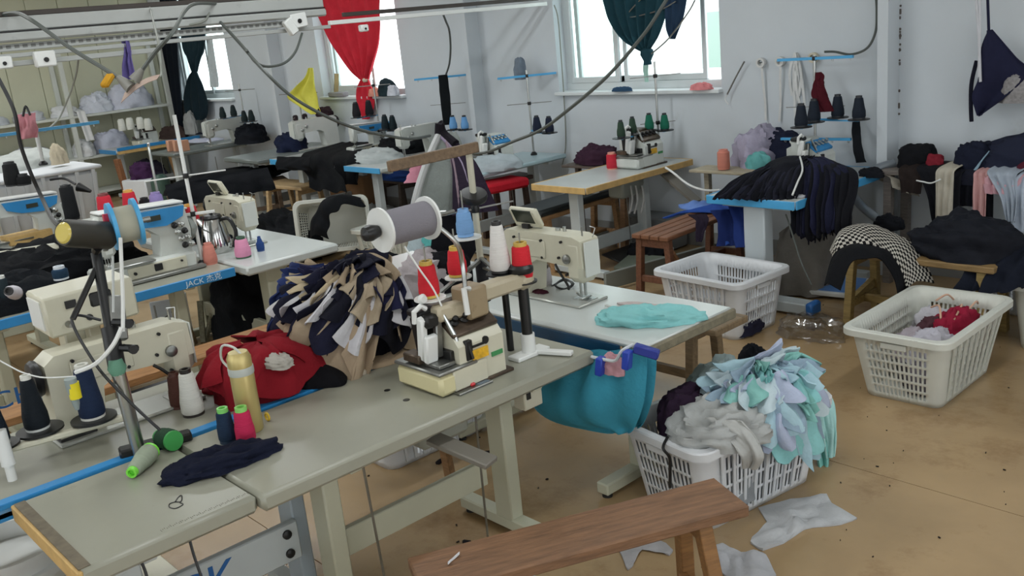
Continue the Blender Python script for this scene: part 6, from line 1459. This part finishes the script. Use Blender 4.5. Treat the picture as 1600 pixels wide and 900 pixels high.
small_heap('cloth_pile', 'dark cloth behind the kettle on the long cream table', 'cloth', at_z(330, 385, TZ0) + Vector((-0.25, 0.1, 0)), 0.18, 0.16, 0.13, cloth('#1d2228'), 108)
# ---- lettered blue edged table with coverstitch machine
J = table('blue edged table with white lettering carrying the blue and white coverstitch machine', -5.5, -4.94, 1.3, 2.29, 90, TOPM, BLUE, LEGM, legs=(0.25, 0.25), th=0.045, motor=False)
WL = mat('letter_white', '#cfe0e8', rough=0.5)
RJ = Matrix(((1, 0, 0), (0, 0, -1), (0, 1, 0)))
lettering('lettering', 'JACK 杰克', WL, 0.042, J, (0.3, -0.2895, TZ0 - 0.026), RJ, 0.0006, 1.1)
coverstitch('blue and white coverstitch machine in the left middle, behind the blue flanged reel', (-5.24, 1.92, TZ0), 90, MWHITE, None, 1.12)
sJ = thread_stand('white thread stand pole rising between the coverstitch machine and the kettle', (-5.2, 2.22, TZ0), 0.86, [(0.52, 0.22, 1.2, WHITEP, 0.01), (0.3, 0.12, 1.0, WHITEP, 0.02)], (), WHITEP, 0, None, True, 0.011)
p_ = at_d(301, 353, 5.8); q_ = p_ - Vector(sJ.location)
MB().lathe([(0.006, -0.005), (0.06, -0.001), (0.06, 0.004), (0.012, 0.008)], q_, None, 20).build('cone_disc', BLACKP, sJ)
m = MB(); m.bar((0, 0, q_.z - 0.008), q_ - Vector((0, 0, 0.008)), 0.016, 0.008); m.build('disc_arm', STEEL, sJ, 0)
cone('red thread cone on its own disc left of the kettle', p_ + Vector((0, 0, .006)), '#c4303c', 0.13, 0.05, 0.038, '#d6a24a')
cone('lavender thread cone above the blue panel of the coverstitch machine', at_d(248, 331, 5.7), '#8f80b4', 0.12, 0.045, 0.036, '#8f80b4')
cone('red thread cone directly behind the blue flanged reel, right one', at_d(206, 330, 5.7), '#c62d3d', 0.13, 0.045, 0.035, '#d6a24a')
cone('red thread cone behind the blue flanged reel, left one', at_d(167, 334, 5.5), '#c62d3d', 0.12, 0.045, 0.037, '#7a3030')
cone('black spool right of the red cones on the coverstitch machine', at_d(229, 331, 5.8), '#1a1b1e', 0.09, 0.045, 0.03, '#1a1b1e')
m = MB(); m.box(at_d(205, 336, 5.65), (0.35, 0.55, 0.012), None, 0.004)
tag(m.build('cone_board', MWHITE), 'pale board carrying the red and lavender cones behind the reel', 'board')
J0 = table('blue edged table at the left frame edge with the black heap', -5.68, -5.11, 0.1, 1.28, 90, TOPM, BLUE, LEGM, th=0.045, motor=False)
cone('tall dark bobbin tube with a white cap on the left frame edge table', at_z(14, 490, TZ0), '#1c2a30', 0.2, 0.03, 0.028, '#d6d8d4')
lying_a = cone('white thread cone lying on the black heap at the left', at_d(26, 458, 4.6), '#c9c6cc', 0.11, 0.034, 0.026, '#2a2a2a'); lying_a.rotation_euler = (1.2, 0.3, 0.9)
cone('dark blue spool with a white top on the black heap at the left', at_d(96, 436, 4.9), '#1f3a52', 0.07, 0.04, 0.035, '#c9d0d6')
small_heap('black_cloth', 'large black garment heap behind the control box at the left', 'cloth', at_z(75, 470, TZ0 - .1) + Vector((-0.35, 0.1, 0)), 0.45, 0.55, 0.26, blk, 109, 18, 40)
small_heap('black_cloth', 'black cloth in front of the coverstitch base at the left', 'cloth', at_z(15, 480, TZ0 + .002), 0.2, 0.3, 0.16, cloth('#14171b'), 110, 12, 26)
JJ = table('further pale table behind the black heap at the left frame edge', -7.3, -6.7, 0.6, 1.9, 90, TOPW, None, LEGM, th=0.05, motor=False)
coverstitch('second blue and white coverstitch machine at the left frame edge', at_z(40, 395, TZ0) + Vector((-0.05, 0.05, 0)), 90, MWHITE, None, 1.05)
tag(MB().bar(at_d(-10, 402, 5.6), at_d(92, 386, 5.75), 0.1, 0.05, bev=0.02).build('cream_beam', CREAM), 'long cream machine beam pointing right from the left frame edge', 'beam')
tag(MB().bar(at_d(8, 377, 6.3), at_d(75, 362, 6.5), 0.16, 0.06, bev=0.004).build('wooden_block', EDGEWOOD), 'bare wooden board edge at the left frame edge below the machine', 'board')
# lettered back panel of another table at far left bottom
BP = thing('table_frame', 'pale lettered table beam at the left frame edge behind the black cone', 'table frame', (-4.35, 0.65, 0))
b_ = MB().box((0, 0.0, 0.3), (0.03, 1.2, 0.16), None, 0.006).build('cross_beam', LEGW, BP)
p = at_x(20, 622, -4.33)
lettering('lettering', 'JACK', LB, 0.11, b_, (0.0175, p.y - 0.65 - 0.06, p.z), RX, 0.0006, 1.2)
for s in (-0.45, 0.5): MB().box((0, s, 0.12), (0.06, 0.06, 0.24), None, 0.004).build('leg', LEGM, BP, 0)
# ---- left far items: white tub, stand with pink bag
pr = at_d(158, 256, 7.4); pl_ = at_x(0, 282, pr.x)
tb = thing('white_tub', 'large white ribbed tub behind the machines at the upper left', 'tub', (pr.x - 0.3, (pr.y + pl_.y) / 2 - 0.2, pr.z - 0.5))
TL = pr.y - pl_.y + 0.4
m = MB(); m.box((0, 0, 0.24), (0.56, TL - 0.06, 0.46), None, 0.03, taper=(0.9, 0.94)); m.build('tub_wall', CRW, tb)
m = MB(); m.box((0, 0, 0.485), (0.62, TL, 0.03), None, 0.01); m.build('rim', CRW, tb)
for k in range(9): MB().bar((0.265, TL * (-0.42 + k * 0.105), 0.03), (0.288, TL * (-0.44 + k * 0.11), 0.47), 0.02, 0.025, (0, 1, 0)).build('rib', CRW, tb, 0)
tag(MB().box((tb.location.x, tb.location.y, tb.location.z / 2), (0.5, TL - 0.1, tb.location.z - 0.002), None, 0.005).build('low_stand', wood('#6d6256', 'dull_wood')), 'closed wooden stand under the white ribbed tub', 'stand')
fig = small_heap('cloth_pile', 'small beige cloth bundle on top of the ribbed white tub', 'cloth', at_d(94, 256, 7.5), 0.06, 0.06, 0.15, cloth('#b3a892'), 112)
small_heap('cloth_pile', 'grey white cloth pile on the left of the ribbed white tub', 'cloth', at_d(35, 262, 7.7), 0.24, 0.3, 0.12, cloth('#b4b8b4'), 111)
sL = thread_stand('white thread stand with a blue bar and a pink bag at the left frame edge', (at_d(68, 258, 6.6).x, at_d(68, 258, 6.6).y, at_d(68, 258, 6.6).z), 0.26, [(0.24, 0.42, 1.45, LBLUE, 0.03)], (), WHITEP, 0, None, True, 0.014)
hang('pink patterned bag hanging on the blue bar at the left frame edge', [at_d(40, 178, 6.5), at_d(42, 190, 6.48), at_d(44, 204, 6.47), at_d(45, 216, 6.47)], 0.12, '#c98a92', wdir=(0.3, 0.9, 0), seed=23, nrm=(.8, -.5, 0), name='bag', cat='bag', folds=1.2)
m = MB(); m.tube(spline([at_d(36, 182, 6.48), at_d(40, 166, 6.47), at_d(47, 180, 6.47)], 12), 0.008, 6); m.build('handle_loop', BLACKP, bpy.data.objects['bag'])
cone('tall black cone left of the ribbed tub', at_d(22, 290, 5.9), '#17191b', 0.15, 0.05, 0.04, '#17191b')
cone('short black cone left of the ribbed tub', at_d(38, 289, 5.9), '#17191b', 0.07, 0.045, 0.04, '#17191b')
cone('tall black bottle cone before the ribbed tub', at_d(113, 338, 5.9) - Vector((0, 0, 0.02)), '#15181b', 0.22, 0.045, 0.04, '#15181b')
hd = thing('black_funnel', 'black funnel hood on a curved cable before the ribbed white tub', 'hood', at_d(135, 296, 6.0))
q = Vector(hd.location)
m = MB(); m.tube([at_d(122, 292, 6.0) - q, at_d(142, 299, 6.0) - q], [0.03, 0.01], 10); m.build('hood', BLACKP, hd)
m = MB(); m.tube(spline([at_d(78, 281, 6.0) - q, at_d(100, 279, 6.0) - q, at_d(118, 288, 6.0) - q], 12), 0.008, 6); m.build('cable', BLACKP, hd)
# bucket under the plain table end
bu = thing('paint_bucket', 'white plastic bucket on the floor at the lower left corner', 'bucket', (-2.9, 0.42, 0))
pc = at_z(8, 850, 0.4); bu.location = (pc.x, pc.y, 0); bu.scale = (1.22, 1.22, 1.22)
MB().lathe([(0.0, 0.005), (0.12, 0.0), (0.145, 0.3), (0.152, 0.31), (0.152, 0.33), (0.142, 0.33), (0.118, 0.01), (0, 0.012)], n=30).build('bucket_wall', WHITEP, bu)
MB().lathe([(0.148, 0.25), (0.156, 0.255), (0.156, 0.275), (0.15, 0.28)], n=30).build('rim_ring', WHITEP, bu)
small_heap('cloth_scrap', 'brown sawdust coloured rag heap inside the white bucket', 'scrap', (pc.x, pc.y, 0.17), 0.14, 0.14, 0.1, cloth('#6b5a48'), 151)
# basket under the foreground table, sheet with writing
crate('white basket on the floor under the foreground table', (-3.52, 2.4, 0.0), R90, 0.66, 0.4, 0.3, CRW, None, 0.86, nl=15, nw=8, rows=3)
fb_ = thing('foam_board', 'white foam board with faint handwriting leaning under the lettered blue table', 'board', at_z(272, 546, 0.0), math.radians(-30))
m = MB(); m.box((-0.02, 0.0, 0.17), (0.02, 0.2, 0.34), rotm(0, -0.08), 0.004); m.build('sheet', plastic('#c9d0d4'), fb_)
m = MB(); m.box((-0.1, 0.11, 0.17), (0.16, 0.02, 0.34), rotm(0, -0.05), 0.004); m.build('side_sheet', plastic('#c9d0d4'), fb_)
random.seed(4)
m = MB()
for k in range(9): m.box((-0.0085 - 0.0802 * (0.05 + 0.026 * k - 0.17), -0.05 + 0.045 * (k % 3), 0.05 + 0.026 * k), (0.003, 0.026, 0.006), rotm(random.uniform(-.6, .6), -0.08))
m.build('handwriting', INK, fb_, 0, 'stuff')
for i, (a, b, zt) in enumerate((((305, 537), (273, 460), 0.62), ((318, 535), (312, 470), 0.6), ((322, 532), (335, 470), 0.6))):
    p = at_z(a[0], a[1], 0.0); q = at_d(b[0], b[1], (p - CO).dot(ROWS[2]))
    tag(MB().bar(p, q, 0.035, 0.02).build('wooden_strip', wood(['#8d7355', '#9d9a82', '#9d9a82'][i], 'strip')), ['brown wooden strip leaning under the lettered table right of the foam board', 'pale wooden strip leaning second right of the foam board', 'pale wooden strip leaning third right of the foam board'][i], 'wooden strip')

# ------------------------------------------------------------------ overhead trunking and cables
XO = -6.1
TRK = mat('trunking_white', '#a4a7a4', rough=0.45, var=0.05, dirt='#8d8f8c', ds=8)
ov = thing('lamp_trunking', 'long white overhead trunking with dark top channel running to the back wall', 'trunking', (XO, 3.0, 2.0))
def oz(px, py): return at_x(px, py, XO).z - 2.0
MB().box((0.0, 0.25, 0.215), (0.05, 5.6, 0.03), None, 0.004).build('dark_channel', mat('channel_dark', '#3a332e', rough=0.6), ov, 0)
MB().box((0.02, -0.9, 0.155), (0.14, 3.4, 0.085), None, 0.012).build('lamp_housing', TRK, ov, 0)
MB().box((0.06, -0.9, 0.085), (0.1, 3.4, 0.05), None, 0.01).build('lamp_housing', TRK, ov, 0)
MB().box((0.092, -0.9, 0.115), (0.012, 3.4, 0.008)).build('seam', DARKMETAL, ov, 0)
def slotted(y0, y1, z, h, nm):
    MB().box((0.05, (y0 + y1) / 2, z), (0.035, y1 - y0, h), None, 0.003).build(nm, TRK, ov, 0)
    m = MB(); n = int((y1 - y0) / 0.045)
    for k in range(n): m.box((0.068, y0 + 0.03 + k * 0.045, z + 0.004), (0.004, 0.026, h * 0.4))
    m.build('slots', mat('slot_grey', '#696b68', rough=0.6), ov, 0, 'stuff')
slotted(-2.6, 0.55, 0.03, 0.04, 'slotted_strut')
slotted(0.0, 0.7, 0.115, 0.05, 'slotted_strut')
MB().box((0.04, -0.9, -0.015), (0.03, 3.5, 0.025), None, 0.003).build('lower_strut', TRK, ov, 0)
MB().box((0.04, -1.55, -0.06), (0.03, 2.2, 0.03), None, 0.003).build('lower_strut', TRK, ov, 0)
MB().box((0.04, 1.95, 0.01), (0.04, 2.2, 0.03), None, 0.003).build('white_rail', WHITEP, ov, 0)
MB().box((0.0, 2.0, 0.06), (0.03, 2.0, 0.03), None, 0.003).build('dark_rail', mat('channel_dark', '#3a332e', rough=0.6), ov, 0)
for px, py, s in ((70, 92, 0.09), (465, 32, 0.1), (568, 44, 0.05), (5, 98, 0.07)):
    p = at_x(px, py, XO + 0.09) - Vector((XO, 3.0, 2.0))
    b_ = MB().box(p, (0.05, s * 1.3, s), rotm(0.1 if px == 465 else 0), 0.008).build('socket_box', WHITEP, ov)
    MB().lathe([(s * 0.16, 0), (s * 0.16, 0.006)], p + Vector((0.025, 0, -0.005)), rotm(0, R90), 10).build('socket_hole', DARKMETAL, b_)
m = MB(); p = at_x(470, 45, XO + 0.1) - Vector((XO, 3.0, 2.0)); m.box(p + Vector((0, -0.08, 0.02)), (0.05, 0.07, 0.11), rotm(0.5), 0.008); m.build('switch_cover', WHITEP, ov)
for y in (-2.4, 0.6, 3.0):
    MB().tube([(0, y * 0.9, 0.22), (0, y * 0.9, ZC - 2.0)], 0.008, 6).build('hanger_rod', STEEL, ov)
CB = mat('cable_grey', '#4f5450', rough=0.5); CBK = mat('cable_black', '#1d1e1f', rough=0.5); CBL = mat('cable_light', '#83877f', rough=0.5)
cable('power_cable', [at_d(-5, 26, 5.45), at_d(22, 20, 5.3), at_d(50, 32, 5.0), at_d(110, 75, 5.0), at_d(170, 112, 5.0), at_d(192, 128, 5.0)], 0.011, CB, 'grey power cable sloping from the top left corner down to the cardboard plug', 'cable')
cable('power_cable', [at_d(338, 6, 6.2), at_d(305, 6, 5.7), at_d(288, 18, 5.4), at_d(270, 50, 5.0), at_d(240, 85, 5.0), at_d(215, 120, 5.0)], 0.011, CB, 'grey power cable rising right from the cardboard plug', 'cable')
cable('lead', [at_d(233, 8, 6.0), at_d(240, 35, 5.6), at_d(248, 70, 5.2), at_d(252, 112, 5.02), at_d(250, 120, 5.0)], 0.006, CBL, 'thin grey lead hanging right of the purple cloth', 'cable')
cable('lead', [at_d(330, 8, 6.2), at_d(322, 30, 6.1), at_d(300, 38, 6.05), at_d(275, 38, 6.05)], 0.007, CBL, 'short grey lead looping under the trunking near the window', 'cable')
for px, py, px2, py2 in ((184, 120, 205, 138), (222, 108, 210, 126)):
    a = at_d(px, py, 5.0); b = at_d(px2, py2, 5.0)
    tag(MB().tube([a, a.lerp(b, 0.5), b], [0.014, 0.026, 0.034], 10).build('plug', mat('plug_grey', '#77766f', rough=0.5)), ('left' if px < 200 else 'right') + ' grey plug meeting at the hanging cardboard piece', 'plug')
hang('purple knotted cloth hanging from the trunking', [at_d(193, 58, 5.85), at_d(198, 75, 5.85), at_d(200, 95, 5.85), at_d(203, 124, 5.85)], 0.1, '#5d5488', wdir=(0.6, 0.75, 0), seed=24, nrm=(.7, -.6, 0), wfn=lambda u: 0.5 - 0.35 * math.sin(u * 3.1) + 0.5 * u, name='cloth', cat='cloth')
tag(MB().box(at_d(168, 126, 4.98), (0.05, 0.085, 0.03), rotm(0.75, 0.0, 0.3), 0.008).build('ochre_tag', cloth('#b8892a')), 'ochre foam tag tied on the sloping power cable', 'tag')
m = MB(); m.sheet(lambda u, v: at_d(195 + 56 * u - 6 * v, 145 - 28 * u + 16 * v * (1 - 0.5 * u) - 6 * math.sin(u * 3), 5.0), 8, 6, 0.006)
tag(m.build('cardboard_piece', cloth('#b3a094')), 'torn pinkish cardboard hanging at the two plugs', 'cardboard')
cable('black_cable', [at_d(-5, 118, 4.0), at_d(12, 150, 4.0), at_d(24, 180, 4.0), at_d(32, 225, 4.05), at_d(48, 270, 4.1), at_d(66, 310, 4.1), at_d(84, 345, 3.6), at_d(110, 362, 3.0)], 0.009, CBK, 'thick black cable hanging down the left edge to the work lamp', 'cable', 50)
cable('power_cable', [at_d(340, 30, 6.25), at_d(375, 68, 5.8), at_d(410, 108, 5.6), at_d(455, 150, 5.7), at_d(510, 182, 5.9), at_d(560, 202, 6.3), at_d(600, 211, 6.8), at_d(640, 217, 7.2), at_d(672, 212, 7.6)], 0.011, CB, 'long grey power cable sagging from the trunking across the yellow bag', 'cable', 60)
cable('power_cable', [at_d(1046, -8, 6.0), at_d(1035, 10, 6.0), at_d(1005, 55, 6.1), at_d(950, 118, 6.3), at_d(890, 170, 6.6), at_d(845, 203, 6.9), at_d(800, 222, 7.2), at_d(760, 238, 7.5), at_d(730, 240, 7.6)], 0.012, CB, 'long grey power cable crossing the large window diagonally', 'cable', 60)
cable('lead', [at_d(385, 78, 5.65), at_d(400, 98, 5.9), at_d(420, 104, 6.1), at_d(445, 98, 6.3), at_d(462, 80, 6.5), at_d(472, 52, 6.62)], 0.009, CB, 'grey lead looping below the white switch box', 'cable')
cable('lead', [at_d(693, 24, 7.55), at_d(697, 34, 7.7), at_d(702, 48, 8.0), at_d(704, 75, 8.4), at_d(702, 100, 8.8), at_d(697, 116, 9.05)], 0.009, CB, 'thin cable dropping from the trunking to the blue bar near the middle pillar', 'cable')
cable('lead', [at_y(1369, -5, 6.05), at_y(1370, 20, 6.05), at_y(1368, 50, 6.05), at_y(1355, 75, 6.03), at_y(1330, 85, 6.0), at_y(1305, 81, 5.95), at_y(1288, 81, 5.9)], 0.008, CB, 'thin cable curving down the wall to the bright blue bar by the right pillar', 'cable')
cable('lead', [at_y(866, 8, 6.07), at_y(872, 30, 6.07), at_y(877, 90, 6.07), at_y(881, 150, 6.07), at_y(884, 225, 6.07), at_y(878, 260, 6.05)], 0.006, CBL, 'thin vertical cable on the wall left of the large window', 'cable')
cable('lead', [at_d(123, 78, 5.75), at_d(122, 95, 6.0), at_d(118, 120, 6.6), at_d(108, 150, 7.2), at_d(92, 185, 7.4), at_d(70, 206, 6.7)], 0.007, CBL, 'thin grey lead hanging in front of the rack post', 'cable')
cable('wire_hanger', [at_y(1005, -5, 5.98), at_y(982, 20, 5.98), at_y(985, 27, 5.98), at_y(1030, 16, 5.98), at_y(1056, 2, 5.98)], 0.005, METAL, 'wire hanger on the dark teal curtain', 'hanger', 20)
cable('thin_rod', [at_y(1018, 84, 5.96), at_y(1045, 60, 5.96), at_y(1075, 20, 5.97), at_y(1086, 0, 5.97)], 0.006, STEEL, 'thin rod slanting right of the teal curtain knot', 'rod', 12)
# white posts in the middle left
cable('steel_pole', [at_d(232, 225, 6.6), at_d(238, 260, 6.6), (at_d(238, 260, 6.6).x, at_d(238, 260, 6.6).y, 0.0)], 0.01, METAL, 'thin steel pole left of the white thread stand pole', 'pole', 6)

# ------------------------------------------------------------------ things hung on the right wall
def roll_with_tape(px, py, tail, lab, col='#cfd0ce', r=0.035):
    t = thing('tape_roll', lab, 'tape roll', at_y(px, py, YW - 0.03))
    MB().lathe([(r * 0.6, -0.015), (r, -0.015), (r, 0.015), (r * 0.6, 0.015), (r * 0.6, -0.015)], n=20, R=rotm(R90), cap=False).build('roll', cloth(col), t)
    MB().tube([(0, 0.02, 0), (0, -0.03, 0)], 0.004, 6).build('nail', STEEL, t)
    e = at_y(tail[0], tail[1], YW - 0.02) - Vector(t.location)
    m = MB(); m.sheet(lambda u, v: Vector((r * 0.2, 0, 0)).lerp(e, u) + Vector(((v - 0.5) * 0.018, -0.006 * math.sin(u * 7), 0)), 10, 2, 0.002); m.build('tape_tail', cloth(col), t)
    return t
roll_with_tape(1189, 98, (1197, 188), 'single white tape roll on the wall with one long tail, right of the large window')
roll_with_tape(1219, 96, (1218, 190), 'second white tape roll on the wall right of the large window')
roll_with_tape(1271, 90, (1272, 108), 'cream tape roll on the wall above the dark red cloth', '#cfc8b4')
t = thing('ribbon_bundle', 'bundle of white ribbons hanging on the wall left of the bright blue bar', 'ribbons', at_y(1243, 82, YW - 0.03))
for k in range(6):
    e = at_y(1236 + 4.4 * k, 150 + 20 * ((k * 37) % 3), YW - 0.02 - 0.006 * k) - Vector(t.location)
    m = MB(); m.sheet(lambda u, v: Vector((0, 0, 0)).lerp(e, u) + Vector((0.025 * math.sin(u * 3.1) * (1 if k % 2 else -1) + (v - 0.5) * 0.02, -0.012 * math.sin(u * 5 + k), 0)), 12, 2, 0.002); m.build('ribbon', cloth('#d2d4d3'), t, 60)
cable('hook_string', [at_y(1163, 96, 6.06), at_y(1150, 120, 6.06), at_y(1136, 148, 6.06)], 0.006, STEEL, 'thin hook rod slanting on the wall right of the large window', 'hook', 8)
cable('hook_string', [at_y(1136, 148, 6.05), at_y(1133, 155, 6.05), at_y(1138, 163, 6.05)], 0.004, WHITEP, 'white string end on the slanting hook rod', 'string', 8)
# navy apron by the right edge
ap = thing('navy_apron', 'navy apron hanging by its strap at the upper right corner', 'apron', at_y(1545, 50, 5.95))
q = Vector(ap.location)
A0 = [at_y(x, y, 5.95) - q for x, y in ((1545, 47), (1535, 75), (1532, 120), (1522, 150), (1530, 180))]
B0 = [at_y(x, y, 5.95) - q for x, y in ((1547, 47), (1585, 90), (1606, 112), (1575, 148), (1531, 181))]
As = spline(A0, 20); Bs = spline(B0, 20)
m = MB(); m.sheet(lambda u, v: spl_at(As, u).lerp(spl_at(Bs, u), v) + Vector((0, -0.03 * math.sin(v * 5 + u * 2), 0)), 20, 16, 0.006); m.build('apron_cloth', cloth('#23253c'), ap, 60)
m = MB(); m.tube([at_y(1543, -10, 5.97) - q, at_y(1544, 20, 5.97) - q, at_y(1545, 48, 5.96) - q], 0.008, 6); m.build('strap', cloth('#23253c'), ap)
m = MB(); m.tube(spline([at_y(1526, 95, 5.94) - q, at_y(1518, 130, 5.94) - q, at_y(1517, 165, 5.94) - q, at_y(1518, 190, 5.94) - q], 14), 0.012, 6); m.build('tie', cloth('#1b1c28'), ap)
for k, (a, b) in enumerate((((1525, -5), (1532, 128)), ((1531, -5), (1529, 120)))):
    cable('white_ribbon', [at_y(a[0], a[1], 5.93), at_y((a[0] + b[0]) / 2 + 1, 60, 5.92), at_y(b[0], b[1], 5.9)], 0.008, cloth('#c9cbd0'), '%s white cord hanging beside the navy apron' % ('right' if k == 0 else 'left'), 'cord', 12)
small_heap('hair_net', 'grey mesh cap hanging behind the navy apron at the right frame edge', 'cap', at_y(1590, 160, 6.0), 0.1, 0.06, 0.18, mat('mesh_cap', '#8d8a8a', rough=0.8, var=0.3, vs=60), 113)

# lint and thread scraps on the floor
random.seed(99)
m = MB()
for k in range(90):
    px = random.uniform(560, 1580); py = random.uniform(600, 890) if random.random() < .7 else random.uniform(430, 600)
    p = at_z(px, py, 0.0035)
    if p.x > -1.0: continue
    r = random.uniform(0.002, 0.007) * (0.7 if px > 1100 else 1.2)
    m.box(p, (r * random.uniform(1, 3), r, 0.004), rotm(0, 0, random.uniform(0, 3)))
tag(m.build('floor_lint', cloth('#2e2824'), None, 0), 'dark lint and thread scraps scattered on the floor', 'lint', kind='stuff')
for i, (px, py) in enumerate(((730, 850), (672, 693), (688, 722), (650, 788), (762, 708))):
    flat_cloth('fabric_scrap', 'dark fabric scrap on the floor under the foreground table, %s' % ['near the bench', 'beside the white basket', 'left of the wooden prop', 'behind the pedal rod', 'by the far leg'][i], 'scrap', at_z(px, py, 0.0), 0.03, 0.015, cloth('#241f22'), 130 + i, 0.004, i, 0.4, h=0.01, nu=4, nv=12)

# odds and ends under and around the far left tables
for i, (px, py, h, w, col, lab) in enumerate(((203, 318, 0.62, 0.13, '#8a5a38', 'red brown wooden post under the blue edged table before the rack'), (287, 300, 0.6, 0.09, '#a07a4c', 'leaning pale brown wooden post right of the white stand pole'))):
    p = at_z(px, py, 0.0)
    tag(MB().bar(p, p + Vector((-0.1 * i, -0.05, h)), w, 0.06, (0, 1, 0), 0.004).build('wooden_post', wood(col)), lab, 'post')
p = at_z(232, 322, 0.0)
tag(MB().box((p.x, p.y, 0.19), (0.42, 0.36, 0.38), rotm(0, 0, 0.4), 0.015).build('white_box', CRW), 'plain white box on the floor left of the white stand pole', 'box')
p = at_z(258, 322, 0.0)
small_heap('cloth_pile', 'purple cloth bundle on the plain white box behind the red brown post', 'cloth', (at_z(232, 322, 0).x, at_z(232, 322, 0).y, 0.382), 0.19, 0.16, 0.2, cloth('#43294a'), 141)
tag(MB().lathe([(0.0, 0), (0.12, 0.0), (0.13, 0.02), (0.12, 0.36), (0.06, 0.42), (0.0, 0.42)], (p.x, p.y, 0), None, 20).build('green_can', plastic('#3f5a50')), 'dark green can on the floor behind the white stand pole', 'can')
for i, px in enumerate((269, 279, 290)):
    tag(MB().box(at_z(px, 236, TZ0 + 0.0) + Vector((0, 0, 0.07)), (0.07, 0.1, 0.14), None, 0.006).build('cardboard_box', mat('salmon_card', '#c9977c', rough=0.8)), ['left', 'middle', 'right'][i] + ' small salmon cardboard box on the near end of the dark green edged table', 'box')
small_heap('cloth_scrap', 'white rag on the floor under the bright blue edged table', 'scrap', at_z(590, 345, 0.0), 0.3, 0.2, 0.16, cloth('#b5b9b6'), 142)
tag(MB().box((at_z(560, 300, 0.2).x, at_z(560, 300, 0.2).y, 0.2), (0.5, 0.4, 0.4), rotm(0, 0, 0.3), 0.01).build('cardboard_box', mat('brown_card', '#9a7450', rough=0.85, var=0.15)), 'brown cardboard box behind the tipped white basket', 'box')
small_heap('cloth_pile', 'grey dusty sack on the floor under the blue ended table with dark garments', 'sack', (-3.25, 5.5, 0.012), 0.22, 0.3, 0.42, cloth('#8a8680'), 143)
cable('cord', [at_d(1228, 335, 5.7), at_d(1240, 372, 5.6), at_d(1252, 410, 5.5), at_d(1268, 445, 5.45)], 0.005, CB, 'thin dark cord hanging beside the pale column of the blue ended table', 'cord', 14)
cable('cord', [at_d(296, 842, 2.5), at_d(303, 868, 2.5), at_d(316, 905, 2.5)], 0.004, CBK, 'black cord hanging below the plain table end before the lettered beam', 'cord', 10)
cable('cord', [at_d(218, 872, 2.45), at_d(226, 890, 2.45), at_d(232, 910, 2.45)], 0.004, CBK, 'short black cord hanging below the lower left table edge', 'cord', 8)
# ------------------------------------------------------------------ end
